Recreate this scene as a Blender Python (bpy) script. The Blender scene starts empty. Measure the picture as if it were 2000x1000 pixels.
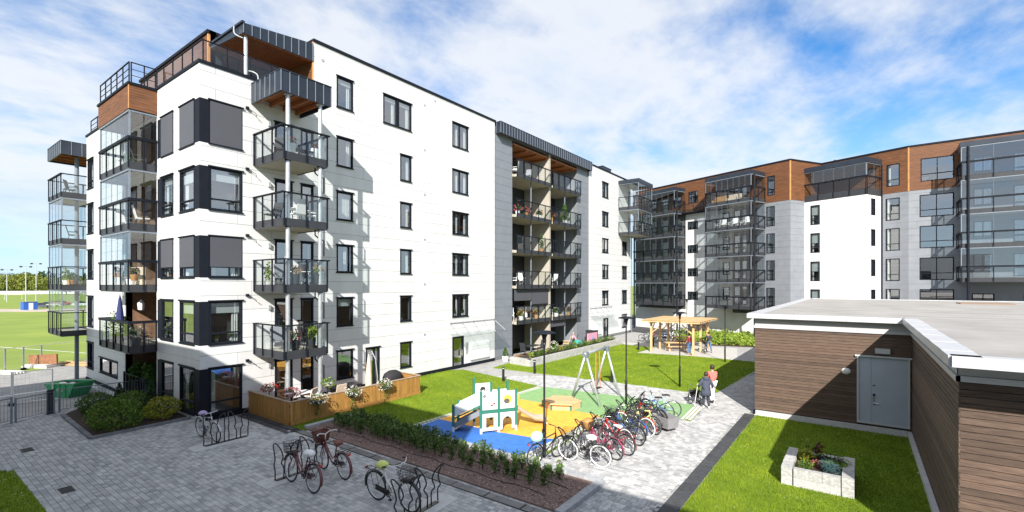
import bpy, math, random
import numpy as np
from mathutils import Vector, Matrix
random.seed(7); RNG = np.random.default_rng(7)
R = math.radians
S = bpy.context.scene
COL = S.collection
# ------------------------------------------------------------------ camera
TH = R(36.3); FPX = 925.0; CAM_H = 5.8
cam = bpy.data.cameras.new('camera'); cam.sensor_width = 36; cam.lens = FPX/2000*36
cam.shift_y = 0.0275; cam.clip_end = 3000; cam.clip_start = 0.1
co = bpy.data.objects.new('camera', cam); COL.objects.link(co)
co.location = (0, 0, CAM_H); co.rotation_euler = (R(90), 0, TH)
S.camera = co
# ------------------------------------------------------------------ sun and sky
SUN_AZ = R(121.4); SUN_EL = R(31.6)          # azimuth in which shadows fall, elevation
sun = bpy.data.lights.new('sun', 'SUN'); sun.energy = 4.6; sun.angle = R(0.5); sun.color = (1.0, 0.95, 0.87)
so = bpy.data.objects.new('sun', sun); COL.objects.link(so)
sdir = Vector((-math.cos(SUN_AZ)*math.cos(SUN_EL), -math.sin(SUN_AZ)*math.cos(SUN_EL), math.sin(SUN_EL)))
so.rotation_euler = sdir.to_track_quat('Z', 'Y').to_euler(); so.location = (30, -50, 60)
W = bpy.data.worlds.new('World'); S.world = W; W.use_nodes = True
def build_world():
    nt = W.node_tree; N = nt.nodes; L = nt.links; N.clear()
    out = N.new('ShaderNodeOutputWorld'); bg = N.new('ShaderNodeBackground')
    sky = N.new('ShaderNodeTexSky'); sky.sky_type = 'NISHITA'; sky.sun_disc = False
    sky.sun_elevation = SUN_EL; sky.sun_rotation = math.atan2(sdir.x, sdir.y)
    sky.air_density = 1.0; sky.dust_density = 0.0; sky.ozone_density = 2.5
    tc = N.new('ShaderNodeTexCoord')
    sep = N.new('ShaderNodeSeparateXYZ'); L.new(tc.outputs['Generated'], sep.inputs[0])
    def math_(op, a, b=None, clamp=False):
        n = N.new('ShaderNodeMath'); n.operation = op; n.use_clamp = clamp
        for i, v in enumerate((a, b)):
            if v is None: continue
            if isinstance(v, (int, float)): n.inputs[i].default_value = v
            else: L.new(v, n.inputs[i])
        return n.outputs[0]
    z = math_('MAXIMUM', sep.outputs['Z'], 0.0)
    den = math_('ADD', z, 0.16)
    u = math_('DIVIDE', sep.outputs['X'], den); v = math_('DIVIDE', sep.outputs['Y'], den)
    comb = N.new('ShaderNodeCombineXYZ'); L.new(u, comb.inputs[0]); L.new(v, comb.inputs[1])
    def noise(scale, detail, rough, loc, rot, sc, dist=0.0):
        mp = N.new('ShaderNodeMapping'); mp.inputs['Location'].default_value = loc
        mp.inputs['Rotation'].default_value = (0, 0, rot); mp.inputs['Scale'].default_value = sc
        L.new(comb.outputs[0], mp.inputs[0])
        n = N.new('ShaderNodeTexNoise'); n.inputs['Scale'].default_value = scale
        n.inputs['Detail'].default_value = detail; n.inputs['Roughness'].default_value = rough
        n.inputs['Distortion'].default_value = dist
        L.new(mp.outputs[0], n.inputs['Vector']); return n.outputs['Fac']
    big = noise(0.55, 3, 0.5, (2.2, 0.9, 0), R(20), (1.0, 0.8, 1), 0.3)
    mid = noise(1.7, 9, 0.58, (0.4, 5.2, 0), R(28), (1.1, 0.8, 1), 0.15)
    fine = noise(6.0, 7, 0.62, (7.3, 2.2, 0), R(28), (1.1, 0.8, 1), 0.2)
    a = math_('MULTIPLY', big, 0.9); b = math_('MULTIPLY', mid, 1.05); c = math_('MULTIPLY', fine, 0.28)
    s1 = math_('ADD', a, b); s2 = math_('ADD', s1, c)
    ramp = N.new('ShaderNodeMapRange'); ramp.inputs['From Min'].default_value = 0.79; ramp.inputs['From Max'].default_value = 1.22
    ramp.interpolation_type = 'SMOOTHSTEP'
    L.new(s2, ramp.inputs['Value'])
    hz = math_('ADD', math_('MULTIPLY', z, 5.0), 0.15, True)
    mask = math_('MULTIPLY', math_('MULTIPLY', ramp.outputs[0], 0.92), hz)
    # clouds: sunlit white with bluish grey cores
    cr = N.new('ShaderNodeMapRange'); cr.inputs['From Min'].default_value = 1.16; cr.inputs['From Max'].default_value = 1.50
    L.new(s2, cr.inputs['Value'])
    cmix = N.new('ShaderNodeMix'); cmix.data_type = 'RGBA'
    cmix.inputs['A'].default_value = (5.7, 5.85, 6.05, 1); cmix.inputs['B'].default_value = (3.7, 4.5, 5.7, 1)
    L.new(cr.outputs[0], cmix.inputs['Factor'])
    tint = N.new('ShaderNodeMix'); tint.data_type = 'RGBA'; tint.blend_type = 'MULTIPLY'; tint.inputs['Factor'].default_value = 1
    tint.inputs['B'].default_value = (0.80, 0.93, 1.05, 1); L.new(sky.outputs[0], tint.inputs['A'])
    hs = N.new('ShaderNodeHueSaturation'); hs.inputs['Saturation'].default_value = 1.2; hs.inputs['Value'].default_value = 1.12
    # pale blue haze towards the horizon, alike all round
    dim = N.new('ShaderNodeMapRange'); dim.inputs['From Max'].default_value = 0.34; dim.inputs['To Min'].default_value = 0.88; dim.inputs['To Max'].default_value = 0.0
    L.new(z, dim.inputs['Value']); sc_ = N.new('ShaderNodeMix'); sc_.data_type = 'RGBA'; sc_.inputs['B'].default_value = (3.6, 4.75, 5.9, 1)
    L.new(dim.outputs[0], sc_.inputs['Factor']); L.new(tint.outputs['Result'], sc_.inputs['A'])
    L.new(sc_.outputs['Result'], hs.inputs['Color'])
    m = N.new('ShaderNodeMix'); m.data_type = 'RGBA'
    L.new(mask, m.inputs['Factor']); L.new(hs.outputs[0], m.inputs['A']); L.new(cmix.outputs['Result'], m.inputs['B'])
    L.new(m.outputs['Result'], bg.inputs['Color']); bg.inputs['Strength'].default_value = 0.084
    L.new(bg.outputs[0], out.inputs['Surface'])
build_world()
S.view_settings.view_transform = 'Standard'; S.view_settings.look = 'None'
S.view_settings.exposure = 1.0; S.view_settings.gamma = 1.0; S.view_settings.use_curve_mapping = False
S.render.engine = 'CYCLES'
S.cycles.max_bounces = 8; S.cycles.transparent_max_bounces = 24; S.cycles.glossy_bounces = 4
S.cycles.caustics_reflective = False; S.cycles.caustics_refractive = False
S.cycles.sample_clamp_indirect = 6
# ------------------------------------------------------------------ survey helpers (photo bearings to places on the ground)
RX, RY = math.cos(TH), math.sin(TH); FX, FY = -math.sin(TH), math.cos(TH)
def ray(px, py=555.0):
    a = (px-1000)/FPX; return FX+a*RX, FY+a*RY, (555-py)/FPX
def G(px, py, z=0.0):
    d = ray(px, py); t = (z-CAM_H)/d[2]; return Vector((t*d[0], t*d[1], z))
def GL(pts, z=0.0): return [tuple(G(*p, z).xy) for p in pts]
class Frame:
    """a vertical wall plane: s to the right seen from outside, d inwards, z up"""
    def __init__(f, ox, oy, ex, ey):
        l = math.hypot(ex, ey); f.o = Vector((ox, oy)); f.e = Vector((ex/l, ey/l)); f.n = Vector((-ey/l, ex/l))
    def p(f, s, d, z):
        q = f.o+f.e*s+f.n*d; return (q.x, q.y, z)
    def s(f, px, d=0.0):
        r = ray(px); o = f.o+f.n*d
        return Frame._solve(r, o, f.e)
    @staticmethod
    def _solve(r, o, e):
        A = np.array([[r[0], -e.x], [r[1], -e.y]]); t, s = np.linalg.solve(A, np.array([o.x, o.y])); return float(s)
    def z(f, px, py, d=0.0):
        r = ray(px, py); o = f.o+f.n*d
        A = np.array([[r[0], -f.e.x], [r[1], -f.e.y]]); t, s = np.linalg.solve(A, np.array([o.x, o.y])); return CAM_H+float(t)*r[2]
    def sub(f, s, d=0.0, turn=0):
        q = f.o+f.e*s+f.n*d; e = f.e.copy()
        if turn: e = Vector((e.x*math.cos(turn)-e.y*math.sin(turn), e.x*math.sin(turn)+e.y*math.cos(turn)))
        return Frame(q.x, q.y, e.x, e.y)
WORLD = Frame(0, 0, 1, 0)
# ------------------------------------------------------------------ materials
def nodes(name):
    m = bpy.data.materials.new(name); m.use_nodes = True; nt = m.node_tree
    return m, nt, nt.nodes['Principled BSDF']
def mat(name, c, rough=0.6, var=0.0, scale=3.0, bump=0.0, bscale=40.0, metal=0.0, stretch=(1, 1, 1), rnd=0.0, spec=0.5, c2=None, detail=4, coat=0.0):
    m, nt, b = nodes(name); N, L = nt.nodes, nt.links
    b.inputs['Roughness'].default_value = rough; b.inputs['Metallic'].default_value = metal
    b.inputs['Specular IOR Level'].default_value = spec
    if coat: b.inputs['Coat Weight'].default_value = coat
    b.inputs['Base Color'].default_value = (*c, 1)
    if var or c2 or rnd or bump:
        tc = N.new('ShaderNodeTexCoord'); mp = N.new('ShaderNodeMapping'); mp.inputs['Scale'].default_value = stretch
        L.new(tc.outputs['Object'], mp.inputs[0])
    col = None
    if var or c2:
        n = N.new('ShaderNodeTexNoise'); n.inputs['Scale'].default_value = scale; n.inputs['Detail'].default_value = detail; n.inputs['Roughness'].default_value = 0.6
        L.new(mp.outputs[0], n.inputs['Vector'])
        mr = N.new('ShaderNodeMapRange'); mr.inputs['From Min'].default_value = 0.3; mr.inputs['From Max'].default_value = 0.7
        L.new(n.outputs['Fac'], mr.inputs['Value'])
        mx = N.new('ShaderNodeMix'); mx.data_type = 'RGBA'
        d = c2 or tuple(x*(1-var) for x in c); e = c if c2 else tuple(min(1, x*(1+var)) for x in c)
        mx.inputs['A'].default_value = (*d, 1); mx.inputs['B'].default_value = (*e, 1)
        L.new(mr.outputs[0], mx.inputs['Factor']); col = mx.outputs['Result']
    if rnd:
        oi = N.new('ShaderNodeObjectInfo'); mr2 = N.new('ShaderNodeMapRange')
        mr2.inputs['To Min'].default_value = 1-rnd; mr2.inputs['To Max'].default_value = 1+rnd
        L.new(oi.outputs['Random'], mr2.inputs['Value'])
        hs = N.new('ShaderNodeHueSaturation'); L.new(mr2.outputs[0], hs.inputs['Value'])
        if col: L.new(col, hs.inputs['Color'])
        else: hs.inputs['Color'].default_value = (*c, 1)
        col = hs.outputs[0]
    if col: L.new(col, b.inputs['Base Color'])
    if bump:
        n2 = N.new('ShaderNodeTexNoise'); n2.inputs['Scale'].default_value = bscale; n2.inputs['Detail'].default_value = 4
        L.new(mp.outputs[0], n2.inputs['Vector'])
        bp = N.new('ShaderNodeBump'); bp.inputs['Strength'].default_value = bump; bp.inputs['Distance'].default_value = 0.02
        L.new(n2.outputs['Fac'], bp.inputs['Height']); L.new(bp.outputs[0], b.inputs['Normal'])
    return m
def shade_mat(name, ca, cb, rough=0.7, cc=None, transl=0.0, bump=0.0, noise=0.0):
    """colour chosen per face by the mesh attribute 'shade' (each paver, leaf or blade has its own tone)"""
    m, nt, b = nodes(name); N, L = nt.nodes, nt.links
    at = N.new('ShaderNodeAttribute'); at.attribute_name = 'shade'
    rp = N.new('ShaderNodeValToRGB'); rp.color_ramp.elements[0].color = (*ca, 1); rp.color_ramp.elements[1].color = (*cb, 1)
    if cc:
        e = rp.color_ramp.elements.new(0.5); e.color = (*cc, 1)
    L.new(at.outputs['Fac'], rp.inputs[0]); col = rp.outputs[0]
    if noise:
        tc = N.new('ShaderNodeTexCoord'); n = N.new('ShaderNodeTexNoise'); n.inputs['Scale'].default_value = 1.1; n.inputs['Detail'].default_value = 9; n.inputs['Roughness'].default_value = 0.75
        L.new(tc.outputs['Object'], n.inputs['Vector'])
        mr = N.new('ShaderNodeMapRange'); mr.inputs['From Min'].default_value = .25; mr.inputs['From Max'].default_value = .75
        mr.inputs['To Min'].default_value = 1-noise; mr.inputs['To Max'].default_value = 1+noise; L.new(n.outputs['Fac'], mr.inputs['Value'])
        hs = N.new('ShaderNodeHueSaturation'); L.new(col, hs.inputs['Color']); L.new(mr.outputs[0], hs.inputs['Value']); col = hs.outputs[0]
    L.new(col, b.inputs['Base Color']); b.inputs['Roughness'].default_value = rough
    b.inputs['Specular IOR Level'].default_value = 0.3
    if bump:
        tc = N.new('ShaderNodeTexCoord'); n2 = N.new('ShaderNodeTexNoise'); n2.inputs['Scale'].default_value = 60; L.new(tc.outputs['Object'], n2.inputs['Vector'])
        bp = N.new('ShaderNodeBump'); bp.inputs['Strength'].default_value = bump; bp.inputs['Distance'].default_value = .01
        L.new(n2.outputs['Fac'], bp.inputs['Height']); L.new(bp.outputs[0], b.inputs['Normal'])
    if transl:
        tr = N.new('ShaderNodeBsdfTranslucent'); L.new(rp.outputs[0], tr.inputs['Color'])
        ms = N.new('ShaderNodeMixShader'); ms.inputs[0].default_value = transl
        out = N['Material Output']; L.new(b.outputs[0], ms.inputs[1]); L.new(tr.outputs[0], ms.inputs[2]); L.new(ms.outputs[0], out.inputs['Surface'])
    return m
def glass(name, tint=(0.85, 0.9, 0.9), ior=1.5, base=0.0, rough=0.0):
    m = bpy.data.materials.new(name); m.use_nodes = True; nt = m.node_tree; N, L = nt.nodes, nt.links; N.clear()
    out = N.new('ShaderNodeOutputMaterial'); t = N.new('ShaderNodeBsdfTransparent'); t.inputs[0].default_value = (*tint, 1)
    g = N.new('ShaderNodeBsdfGlossy'); g.inputs['Roughness'].default_value = rough; g.inputs['Color'].default_value = (0.97, 0.98, 1, 1)
    fr = N.new('ShaderNodeFresnel'); fr.inputs['IOR'].default_value = ior
    geo = N.new('ShaderNodeNewGeometry')      # a thin sheet reflects alike from both sides
    mr = N.new('ShaderNodeMapRange'); mr.inputs['To Min'].default_value = ior; mr.inputs['To Max'].default_value = 1/ior
    L.new(geo.outputs['Backfacing'], mr.inputs['Value']); L.new(mr.outputs[0], fr.inputs['IOR'])
    mx = N.new('ShaderNodeMixShader')
    ad = N.new('ShaderNodeMath'); ad.operation = 'ADD'; ad.inputs[1].default_value = base; ad.use_clamp = True
    L.new(fr.outputs[0], ad.inputs[0]); L.new(ad.outputs[0], mx.inputs[0]); L.new(t.outputs[0], mx.inputs[1]); L.new(g.outputs[0], mx.inputs[2])
    L.new(mx.outputs[0], out.inputs['Surface']); return m
M = {}
M['white'] = mat('white_panel', (0.66, 0.66, 0.66), 0.5, var=0.06, scale=1.5, rnd=0.045, stretch=(1, 1, .2), detail=7)
M['grey'] = mat('grey_panel', (0.20, 0.22, 0.25), 0.5, var=0.06, scale=1.5, rnd=0.04)
M['lgrey'] = mat('light_grey_panel', (0.20, 0.215, 0.24), 0.5, var=0.08, scale=1.5, rnd=0.04)
M['back'] = mat('wall_backing', (0.16, 0.17, 0.18), 0.8)
M['render'] = mat('white_render', (0.72, 0.72, 0.70), 0.8, var=0.05, scale=1.2, bump=0.15)
M['beige'] = mat('beige_plaster', (0.38, 0.35, 0.30), 0.85, var=0.08, scale=2.0)
M['dark'] = mat('dark_frame', (0.010, 0.0125, 0.019), 0.6, var=0.15, scale=5, spec=0.14)
M['zinc'] = mat('dark_zinc', (0.026, 0.034, 0.050), 0.38, var=0.2, scale=1.3, metal=0.3, bump=0.06, bscale=3)
M['char'] = mat('charcoal_sheet', (0.034, 0.037, 0.043), 0.5, var=0.15, scale=2, spec=0.35)
M['steel'] = mat('galvanised_steel', (0.52, 0.54, 0.56), 0.38, var=0.15, scale=6, metal=0.6)
M['bluesteel'] = mat('grey_painted_steel', (0.16, 0.19, 0.23), 0.45, var=0.1, scale=5)
M['cedar'] = mat('cedar_cladding', (0.205, 0.080, 0.028), 0.65, c2=(0.070, 0.026, 0.010), scale=2.5, stretch=(0.6, 0.6, 9), bump=0.2, bscale=14, rnd=0.08, detail=6)
M['cedarS'] = mat('cedar_soffit', (0.42, 0.15, 0.04), 0.55, c2=(0.24, 0.075, 0.022), scale=3, stretch=(0.5, 8, 1), bump=0.15, bscale=20)
M['brown'] = mat('brown_stained_board', (0.140, 0.090, 0.063), 0.7, c2=(0.058, 0.037, 0.027), scale=4, stretch=(0.7, 0.7, 10), bump=0.35, bscale=20, rnd=0.30, detail=8)
M['fence'] = mat('pressure_treated_board', (0.46, 0.25, 0.065), 0.6, c2=(0.27, 0.125, 0.03), scale=3, stretch=(9, 9, 0.5), bump=0.25, bscale=20, rnd=0.16)
M['fencecap'] = mat('weathered_cap_board', (0.36, 0.27, 0.19), 0.7, var=0.2, scale=4)
M['pine'] = mat('fresh_pine', (0.68, 0.47, 0.25), 0.6, c2=(0.52, 0.32, 0.15), scale=4, stretch=(5, 5, 0.7), rnd=0.08, bump=0.1)
M['decking'] = mat('brown_decking', (0.26, 0.145, 0.075), 0.7, var=0.25, scale=5)
M['wglass'] = glass('window_glass', (0.80, 0.86, 0.87), 1.9, 0.24)
M['bglass'] = glass('balcony_glass', (0.86, 0.90, 0.90), 1.5, 0.03)
M['gglass'] = glass('sliding_glazing', (0.80, 0.86, 0.88), 1.7, 0.05)
M['cglass'] = glass('clear_sliding_glazing', (0.72, 0.76, 0.78), 1.5, 0.02)
M['sglass'] = glass('smoked_glazing', (0.74, 0.78, 0.80), 1.9, 0.12)
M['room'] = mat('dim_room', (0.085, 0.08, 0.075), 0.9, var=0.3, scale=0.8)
M['curtain'] = mat('white_curtain', (0.70, 0.69, 0.66), 0.9, var=0.12, scale=6, stretch=(6, 6, 0.2))
M['redreflection'] = mat('dark_red_reflection', (0.22, 0.03, 0.03), 0.9, var=0.2, scale=6)  # drape colour standing in for a red building mirrored in the panes
M['blind'] = mat('pale_roller_blind', (0.66, 0.69, 0.68), 0.8)
M['screen'] = mat('grey_sun_screen', (0.070, 0.074, 0.088), 0.75, var=0.04, scale=1, bump=0.05, bscale=200)
M['slab'] = mat('concrete_slab', (0.40, 0.37, 0.30), 0.8, var=0.1, scale=3)
M['roof'] = mat('grey_roof_membrane', (0.36, 0.345, 0.33), 0.85, c2=(0.24, 0.23, 0.22), scale=0.45, bump=0.1, bscale=30, detail=9)
M['flash'] = mat('pale_metal_flashing', (0.50, 0.51, 0.53), 0.4, var=0.06, scale=3, metal=0.1)
M['fascia'] = mat('grey_fascia_board', (0.42, 0.42, 0.42), 0.7, var=0.06, scale=2)
M['door'] = mat('grey_painted_door', (0.40, 0.45, 0.52), 0.5, var=0.04, scale=3)
M['black'] = mat('black_powder_coat', (0.012, 0.012, 0.014), 0.4)
M['rubber'] = mat('black_rubber', (0.018, 0.018, 0.02), 0.8)
M['chrome'] = mat('bright_metal', (0.65, 0.66, 0.68), 0.25, metal=0.9)
M['wpaint'] = mat('white_paint', (0.78, 0.78, 0.77), 0.4)
M['concrete'] = mat('pale_concrete', (0.50, 0.50, 0.49), 0.85, var=0.12, scale=5, bump=0.2, bscale=60)
M['granite'] = mat('grey_granite', (0.44, 0.44, 0.445), 0.8, c2=(0.30, 0.305, 0.315), scale=9, bump=0.6, bscale=22, rnd=0.10, detail=8)
M['slate'] = mat('dark_slate_slab', (0.045, 0.047, 0.052), 0.75, var=0.3, scale=6, bump=0.2, rnd=0.25)
M['soil'] = mat('bark_mulch', (0.060, 0.034, 0.022), 0.95, c2=(0.025, 0.015, 0.010), scale=30, bump=0.8, bscale=60)
M['gravel'] = mat('reddish_gravel', (0.30, 0.20, 0.17), 0.9, c2=(0.10, 0.068, 0.060), scale=38, bump=0.9, bscale=50, detail=8)
M['teal'] = mat('green_painted_post', (0.030, 0.17, 0.115), 0.45)
def lin(h): return tuple(((x/255+0.055)/1.055)**2.4 if x > 10 else x/3294 for x in h)
# ------------------------------------------------------------------ mesh builder
class MB:
    def __init__(b): b.v = []; b.f = []; b.sh = []
    def add(b, vs, fs, sh=None):
        o = len(b.v); b.v.extend(vs); b.f.extend([tuple(i+o for i in f) for f in fs])
        if sh is not None: b.sh.extend([sh]*len(fs))
        return b
    def box(b, x0, x1, y0, y1, z0, z1, F=None, sh=None):
        F = F or WORLD
        vs = [F.p(x, y, z) for z in (z0, z1) for y in (y0, y1) for x in (x0, x1)]
        return b.add(vs, [(0, 2, 3, 1), (4, 5, 7, 6), (0, 1, 5, 4), (2, 6, 7, 3), (0, 4, 6, 2), (1, 3, 7, 5)], sh)
    def bar(b, p, q, w, h, up=(0, 0, 1)):
        p = Vector(p); q = Vector(q); d = (q-p).normalized(); u = Vector(up)
        s = d.cross(u)
        if s.length < 1e-4: s = d.cross(Vector((1, 0, 0)))
        s.normalize(); u = s.cross(d).normalized()
        vs = [tuple(a+s*i*w/2+u*j*h/2) for a in (p, q) for (i, j) in ((-1, -1), (1, -1), (1, 1), (-1, 1))]
        return b.add(vs, [(0, 1, 2, 3), (7, 6, 5, 4), (0, 4, 5, 1), (1, 5, 6, 2), (2, 6, 7, 3), (3, 7, 4, 0)])
    def tube(b, pts, r, n=6, closed=False, caps=True):
        pts = [Vector(p) for p in pts]; m = len(pts); rs = r if isinstance(r, (list, tuple)) else [r]*m
        vs = []; prev = None
        for i, p in enumerate(pts):
            if closed: t = (pts[(i+1) % m]-pts[i-1])
            else: t = pts[min(i+1, m-1)]-pts[max(i-1, 0)]
            t = t.normalized() if t.length > 1e-9 else Vector((0, 0, 1))
            if prev is None:
                a = Vector((0, 0, 1)) if abs(t.z) < 0.9 else Vector((1, 0, 0))
                u = t.cross(a).normalized()
            else:
                u = prev-t*prev.dot(t); u = u.normalized() if u.length > 1e-6 else t.orthogonal().normalized()
            prev = u; w = t.cross(u)
            for k in range(n):
                g = 2*math.pi*k/n; vs.append(tuple(p+(u*math.cos(g)+w*math.sin(g))*rs[i]))
        fs = []
        for i in range(m if closed else m-1):
            for k in range(n):
                fs.append((i*n+k, i*n+(k+1) % n, ((i+1) % m)*n+(k+1) % n, ((i+1) % m)*n+k))
        if caps and not closed: fs += [tuple(range(n-1, -1, -1)), tuple(range((m-1)*n, m*n))]
        return b.add(vs, fs)
    def lathe(b, prof, n=16, c=(0, 0, 0), sx=1, sy=1):
        vs = []; fs = []
        for (r, z) in prof:
            for k in range(n):
                g = 2*math.pi*k/n; vs.append((c[0]+r*sx*math.cos(g), c[1]+r*sy*math.sin(g), c[2]+z))
        for i in range(len(prof)-1):
            for k in range(n): fs.append((i*n+k, i*n+(k+1) % n, (i+1)*n+(k+1) % n, (i+1)*n+k))
        if prof[0][0] > 1e-4: fs.append(tuple(range(n-1, -1, -1)))
        if prof[-1][0] > 1e-4: fs.append(tuple(range((len(prof)-1)*n, len(prof)*n)))
        return b.add(vs, fs)
    def prism(b, poly, z0, z1, bottom=False):
        n = len(poly)
        if sum(poly[i][0]*poly[(i+1) % n][1]-poly[(i+1) % n][0]*poly[i][1] for i in range(n)) < 0: poly = poly[::-1]
        vs = [(x, y, z0) for x, y in poly]+[(x, y, z1) for x, y in poly]
        fs = [tuple(range(n, 2*n))]+[(i, (i+1) % n, n+(i+1) % n, n+i) for i in range(n)]
        if bottom: fs.append(tuple(range(n-1, -1, -1)))
        return b.add(vs, fs)
    def plate(b, F, s0, s1, z0, z1, d0, d1, ops=()):
        """a sheet of wall with openings cut out; returns True when anything solid is left"""
        ss = sorted({s0, s1, *[x for o in ops for x in o[:2] if s0 < x < s1]}); zs = sorted({z0, z1, *[x for o in ops for x in o[2:4] if z0 < x < z1]})
        sol = {}
        for i in range(len(ss)-1):
            for j in range(len(zs)-1):
                cs, cz = (ss[i]+ss[i+1])/2, (zs[j]+zs[j+1])/2
                sol[i, j] = not any(o[0] < cs < o[1] and o[2] < cz < o[3] for o in ops)
        any_ = False
        for (i, j), k in sol.items():
            if not k: continue
            any_ = True
            a0, a1, c0, c1 = ss[i], ss[i+1], zs[j], zs[j+1]
            b.add([F.p(a0, d0, c0), F.p(a1, d0, c0), F.p(a1, d0, c1), F.p(a0, d0, c1)], [(0, 1, 2, 3)])
            if not sol.get((i-1, j)): b.add([F.p(a0, d1, c0), F.p(a0, d0, c0), F.p(a0, d0, c1), F.p(a0, d1, c1)], [(0, 1, 2, 3)])
            if not sol.get((i+1, j)): b.add([F.p(a1, d0, c0), F.p(a1, d1, c0), F.p(a1, d1, c1), F.p(a1, d0, c1)], [(0, 1, 2, 3)])
            if not sol.get((i, j-1)): b.add([F.p(a0, d0, c0), F.p(a0, d1, c0), F.p(a1, d1, c0), F.p(a1, d0, c0)], [(0, 1, 2, 3)])
            if not sol.get((i, j+1)): b.add([F.p(a0, d0, c1), F.p(a1, d0, c1), F.p(a1, d1, c1), F.p(a0, d1, c1)], [(0, 1, 2, 3)])
        return any_
    def mesh(b, name, smooth=False):
        me = bpy.data.meshes.new(name); me.from_pydata(b.v, [], b.f)
        if b.sh:
            at = me.attributes.new('shade', 'FLOAT', 'FACE'); at.data.foreach_set('value', b.sh)
        if smooth: me.polygons.foreach_set('use_smooth', [True]*len(me.polygons))
        me.update(); return me
    def build(b, name, m, parent=None, smooth=False, kind=None):
        return obj(name, b.mesh(name, smooth), m, parent, kind)
def smooth(P, k=3):
    P = [Vector(p) for p in P]; out = []
    for i in range(len(P)-1):
        a, b_, c, d = P[max(i-1, 0)], P[i], P[i+1], P[min(i+2, len(P)-1)]
        for j in range(k):
            t = j/k; out.append(.5*((2*b_)+(c-a)*t+(2*a-5*b_+4*c-d)*t*t+(3*b_-a-3*c+d)*t**3))
    return out+[P[-1]]
def obj(name, me, m, parent=None, kind=None):
    o = bpy.data.objects.new(name, me); COL.objects.link(o)
    mm = M[m] if isinstance(m, str) else m
    if len(me.materials) == 0: me.materials.append(mm)
    elif me.materials[0] != mm:
        o.material_slots[0].link = 'OBJECT'; o.material_slots[0].material = mm
    if parent is not None:
        o.parent = parent; root = parent
        while root.parent is not None: root = root.parent
        if root.get('_w') and parent is root: o.matrix_parent_inverse = Matrix.Translation(-root.location)
    if kind: o['kind'] = kind
    return o
def tag(o, label, cat, group=None, kind=None):
    o['label'] = label
    if cat: o['category'] = cat
    if group: o['group'] = group
    if kind: o['kind'] = kind
    return o
def thing(name, label, cat, loc=(0, 0, 0), rz=0.0, group=None, world=False):
    o = bpy.data.objects.new(name, None); COL.objects.link(o); o.location = loc; o.rotation_euler = (0, 0, rz)
    o.empty_display_size = 0.2
    if world: o['_w'] = 1
    return tag(o, label, cat, group)
def struct(name, mb, m, smooth=False):
    o = mb.build(name, m, None, smooth); o['kind'] = 'structure'; return o
def dup(root, loc, rz, label=None, group=None):
    r = root.copy(); COL.objects.link(r); r.location = loc; r.rotation_euler = (0, 0, rz)
    if label: r['label'] = label
    if group: r['group'] = group
    for ch in list(root.children):
        c = ch.copy(); COL.objects.link(c); c.parent = r
        for g in list(ch.children):
            d = g.copy(); COL.objects.link(d); d.parent = c
    return r
def fast_mesh(name, verts, nper, shade=None):
    """verts: (n*nper,3) array, separate polygons of nper corners each"""
    verts = np.asarray(verts, dtype=np.float32).reshape(-1, 3); n = len(verts)//nper
    me = bpy.data.meshes.new(name); me.vertices.add(len(verts)); me.vertices.foreach_set('co', verts.ravel())
    me.loops.add(len(verts)); me.loops.foreach_set('vertex_index', np.arange(len(verts), dtype=np.int32))
    me.polygons.add(n); me.polygons.foreach_set('loop_start', np.arange(0, n*nper, nper, dtype=np.int32))
    if shade is not None:
        at = me.attributes.new('shade', 'FLOAT', 'FACE'); at.data.foreach_set('value', np.asarray(shade, dtype=np.float32))
    me.update(calc_edges=True); me.validate(); return me
def inside(P, poly):
    x, y = P[:, 0], P[:, 1]; r = np.zeros(len(P), bool); n = len(poly)
    for i in range(n):
        x0, y0 = poly[i]; x1, y1 = poly[(i+1) % n]
        c = ((y0 > y) != (y1 > y)); xx = (x1-x0)*(y-y0)/((y1-y0) if y1 != y0 else 1e-9)+x0
        r ^= c & (x < xx)
    return r
# ================================================================== THE GROUND
def brick_mat(name, c1, c2, mortar, w, h, noise=0.25):
    m, nt, b = nodes(name); N, L = nt.nodes, nt.links
    tc = N.new('ShaderNodeTexCoord'); bt = N.new('ShaderNodeTexBrick')
    bt.inputs['Color1'].default_value = (*c1, 1); bt.inputs['Color2'].default_value = (*c2, 1); bt.inputs['Mortar'].default_value = (*mortar, 1)
    bt.inputs['Scale'].default_value = 1; bt.inputs['Brick Width'].default_value = w; bt.inputs['Row Height'].default_value = h; bt.inputs['Mortar Size'].default_value = 0.008
    L.new(tc.outputs['Object'], bt.inputs['Vector'])
    n = N.new('ShaderNodeTexNoise'); n.inputs['Scale'].default_value = 1.3; n.inputs['Detail'].default_value = 6; L.new(tc.outputs['Object'], n.inputs['Vector'])
    mr = N.new('ShaderNodeMapRange'); mr.inputs['To Min'].default_value = 1-noise; mr.inputs['To Max'].default_value = 1+noise; L.new(n.outputs['Fac'], mr.inputs['Value'])
    hs = N.new('ShaderNodeHueSaturation'); L.new(bt.outputs['Color'], hs.inputs['Color']); L.new(mr.outputs[0], hs.inputs['Value'])
    L.new(hs.outputs[0], b.inputs['Base Color']); b.inputs['Roughness'].default_value = 0.85
    return m
M['paving'] = brick_mat('grey_paving', (0.33, 0.325, 0.322), (0.43, 0.425, 0.42), (0.17, 0.165, 0.16), 0.17, 0.142)
M['paver'] = shade_mat('concrete_paver', (0.275, 0.28, 0.288), (0.51, 0.505, 0.495), 0.85, cc=(0.40, 0.40, 0.40), noise=0.24, bump=0.25)
M['field'] = mat('playing_field_grass', (0.23, 0.29, 0.035), 0.9, c2=(0.14, 0.21, 0.022), scale=0.12, bump=0.6, bscale=8, detail=10)
M['lawn'] = mat('lawn_turf', (0.16, 0.24, 0.008), 0.95, c2=(0.11, 0.18, 0.006), scale=1.6, bump=0.8, bscale=45, detail=8)
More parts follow.
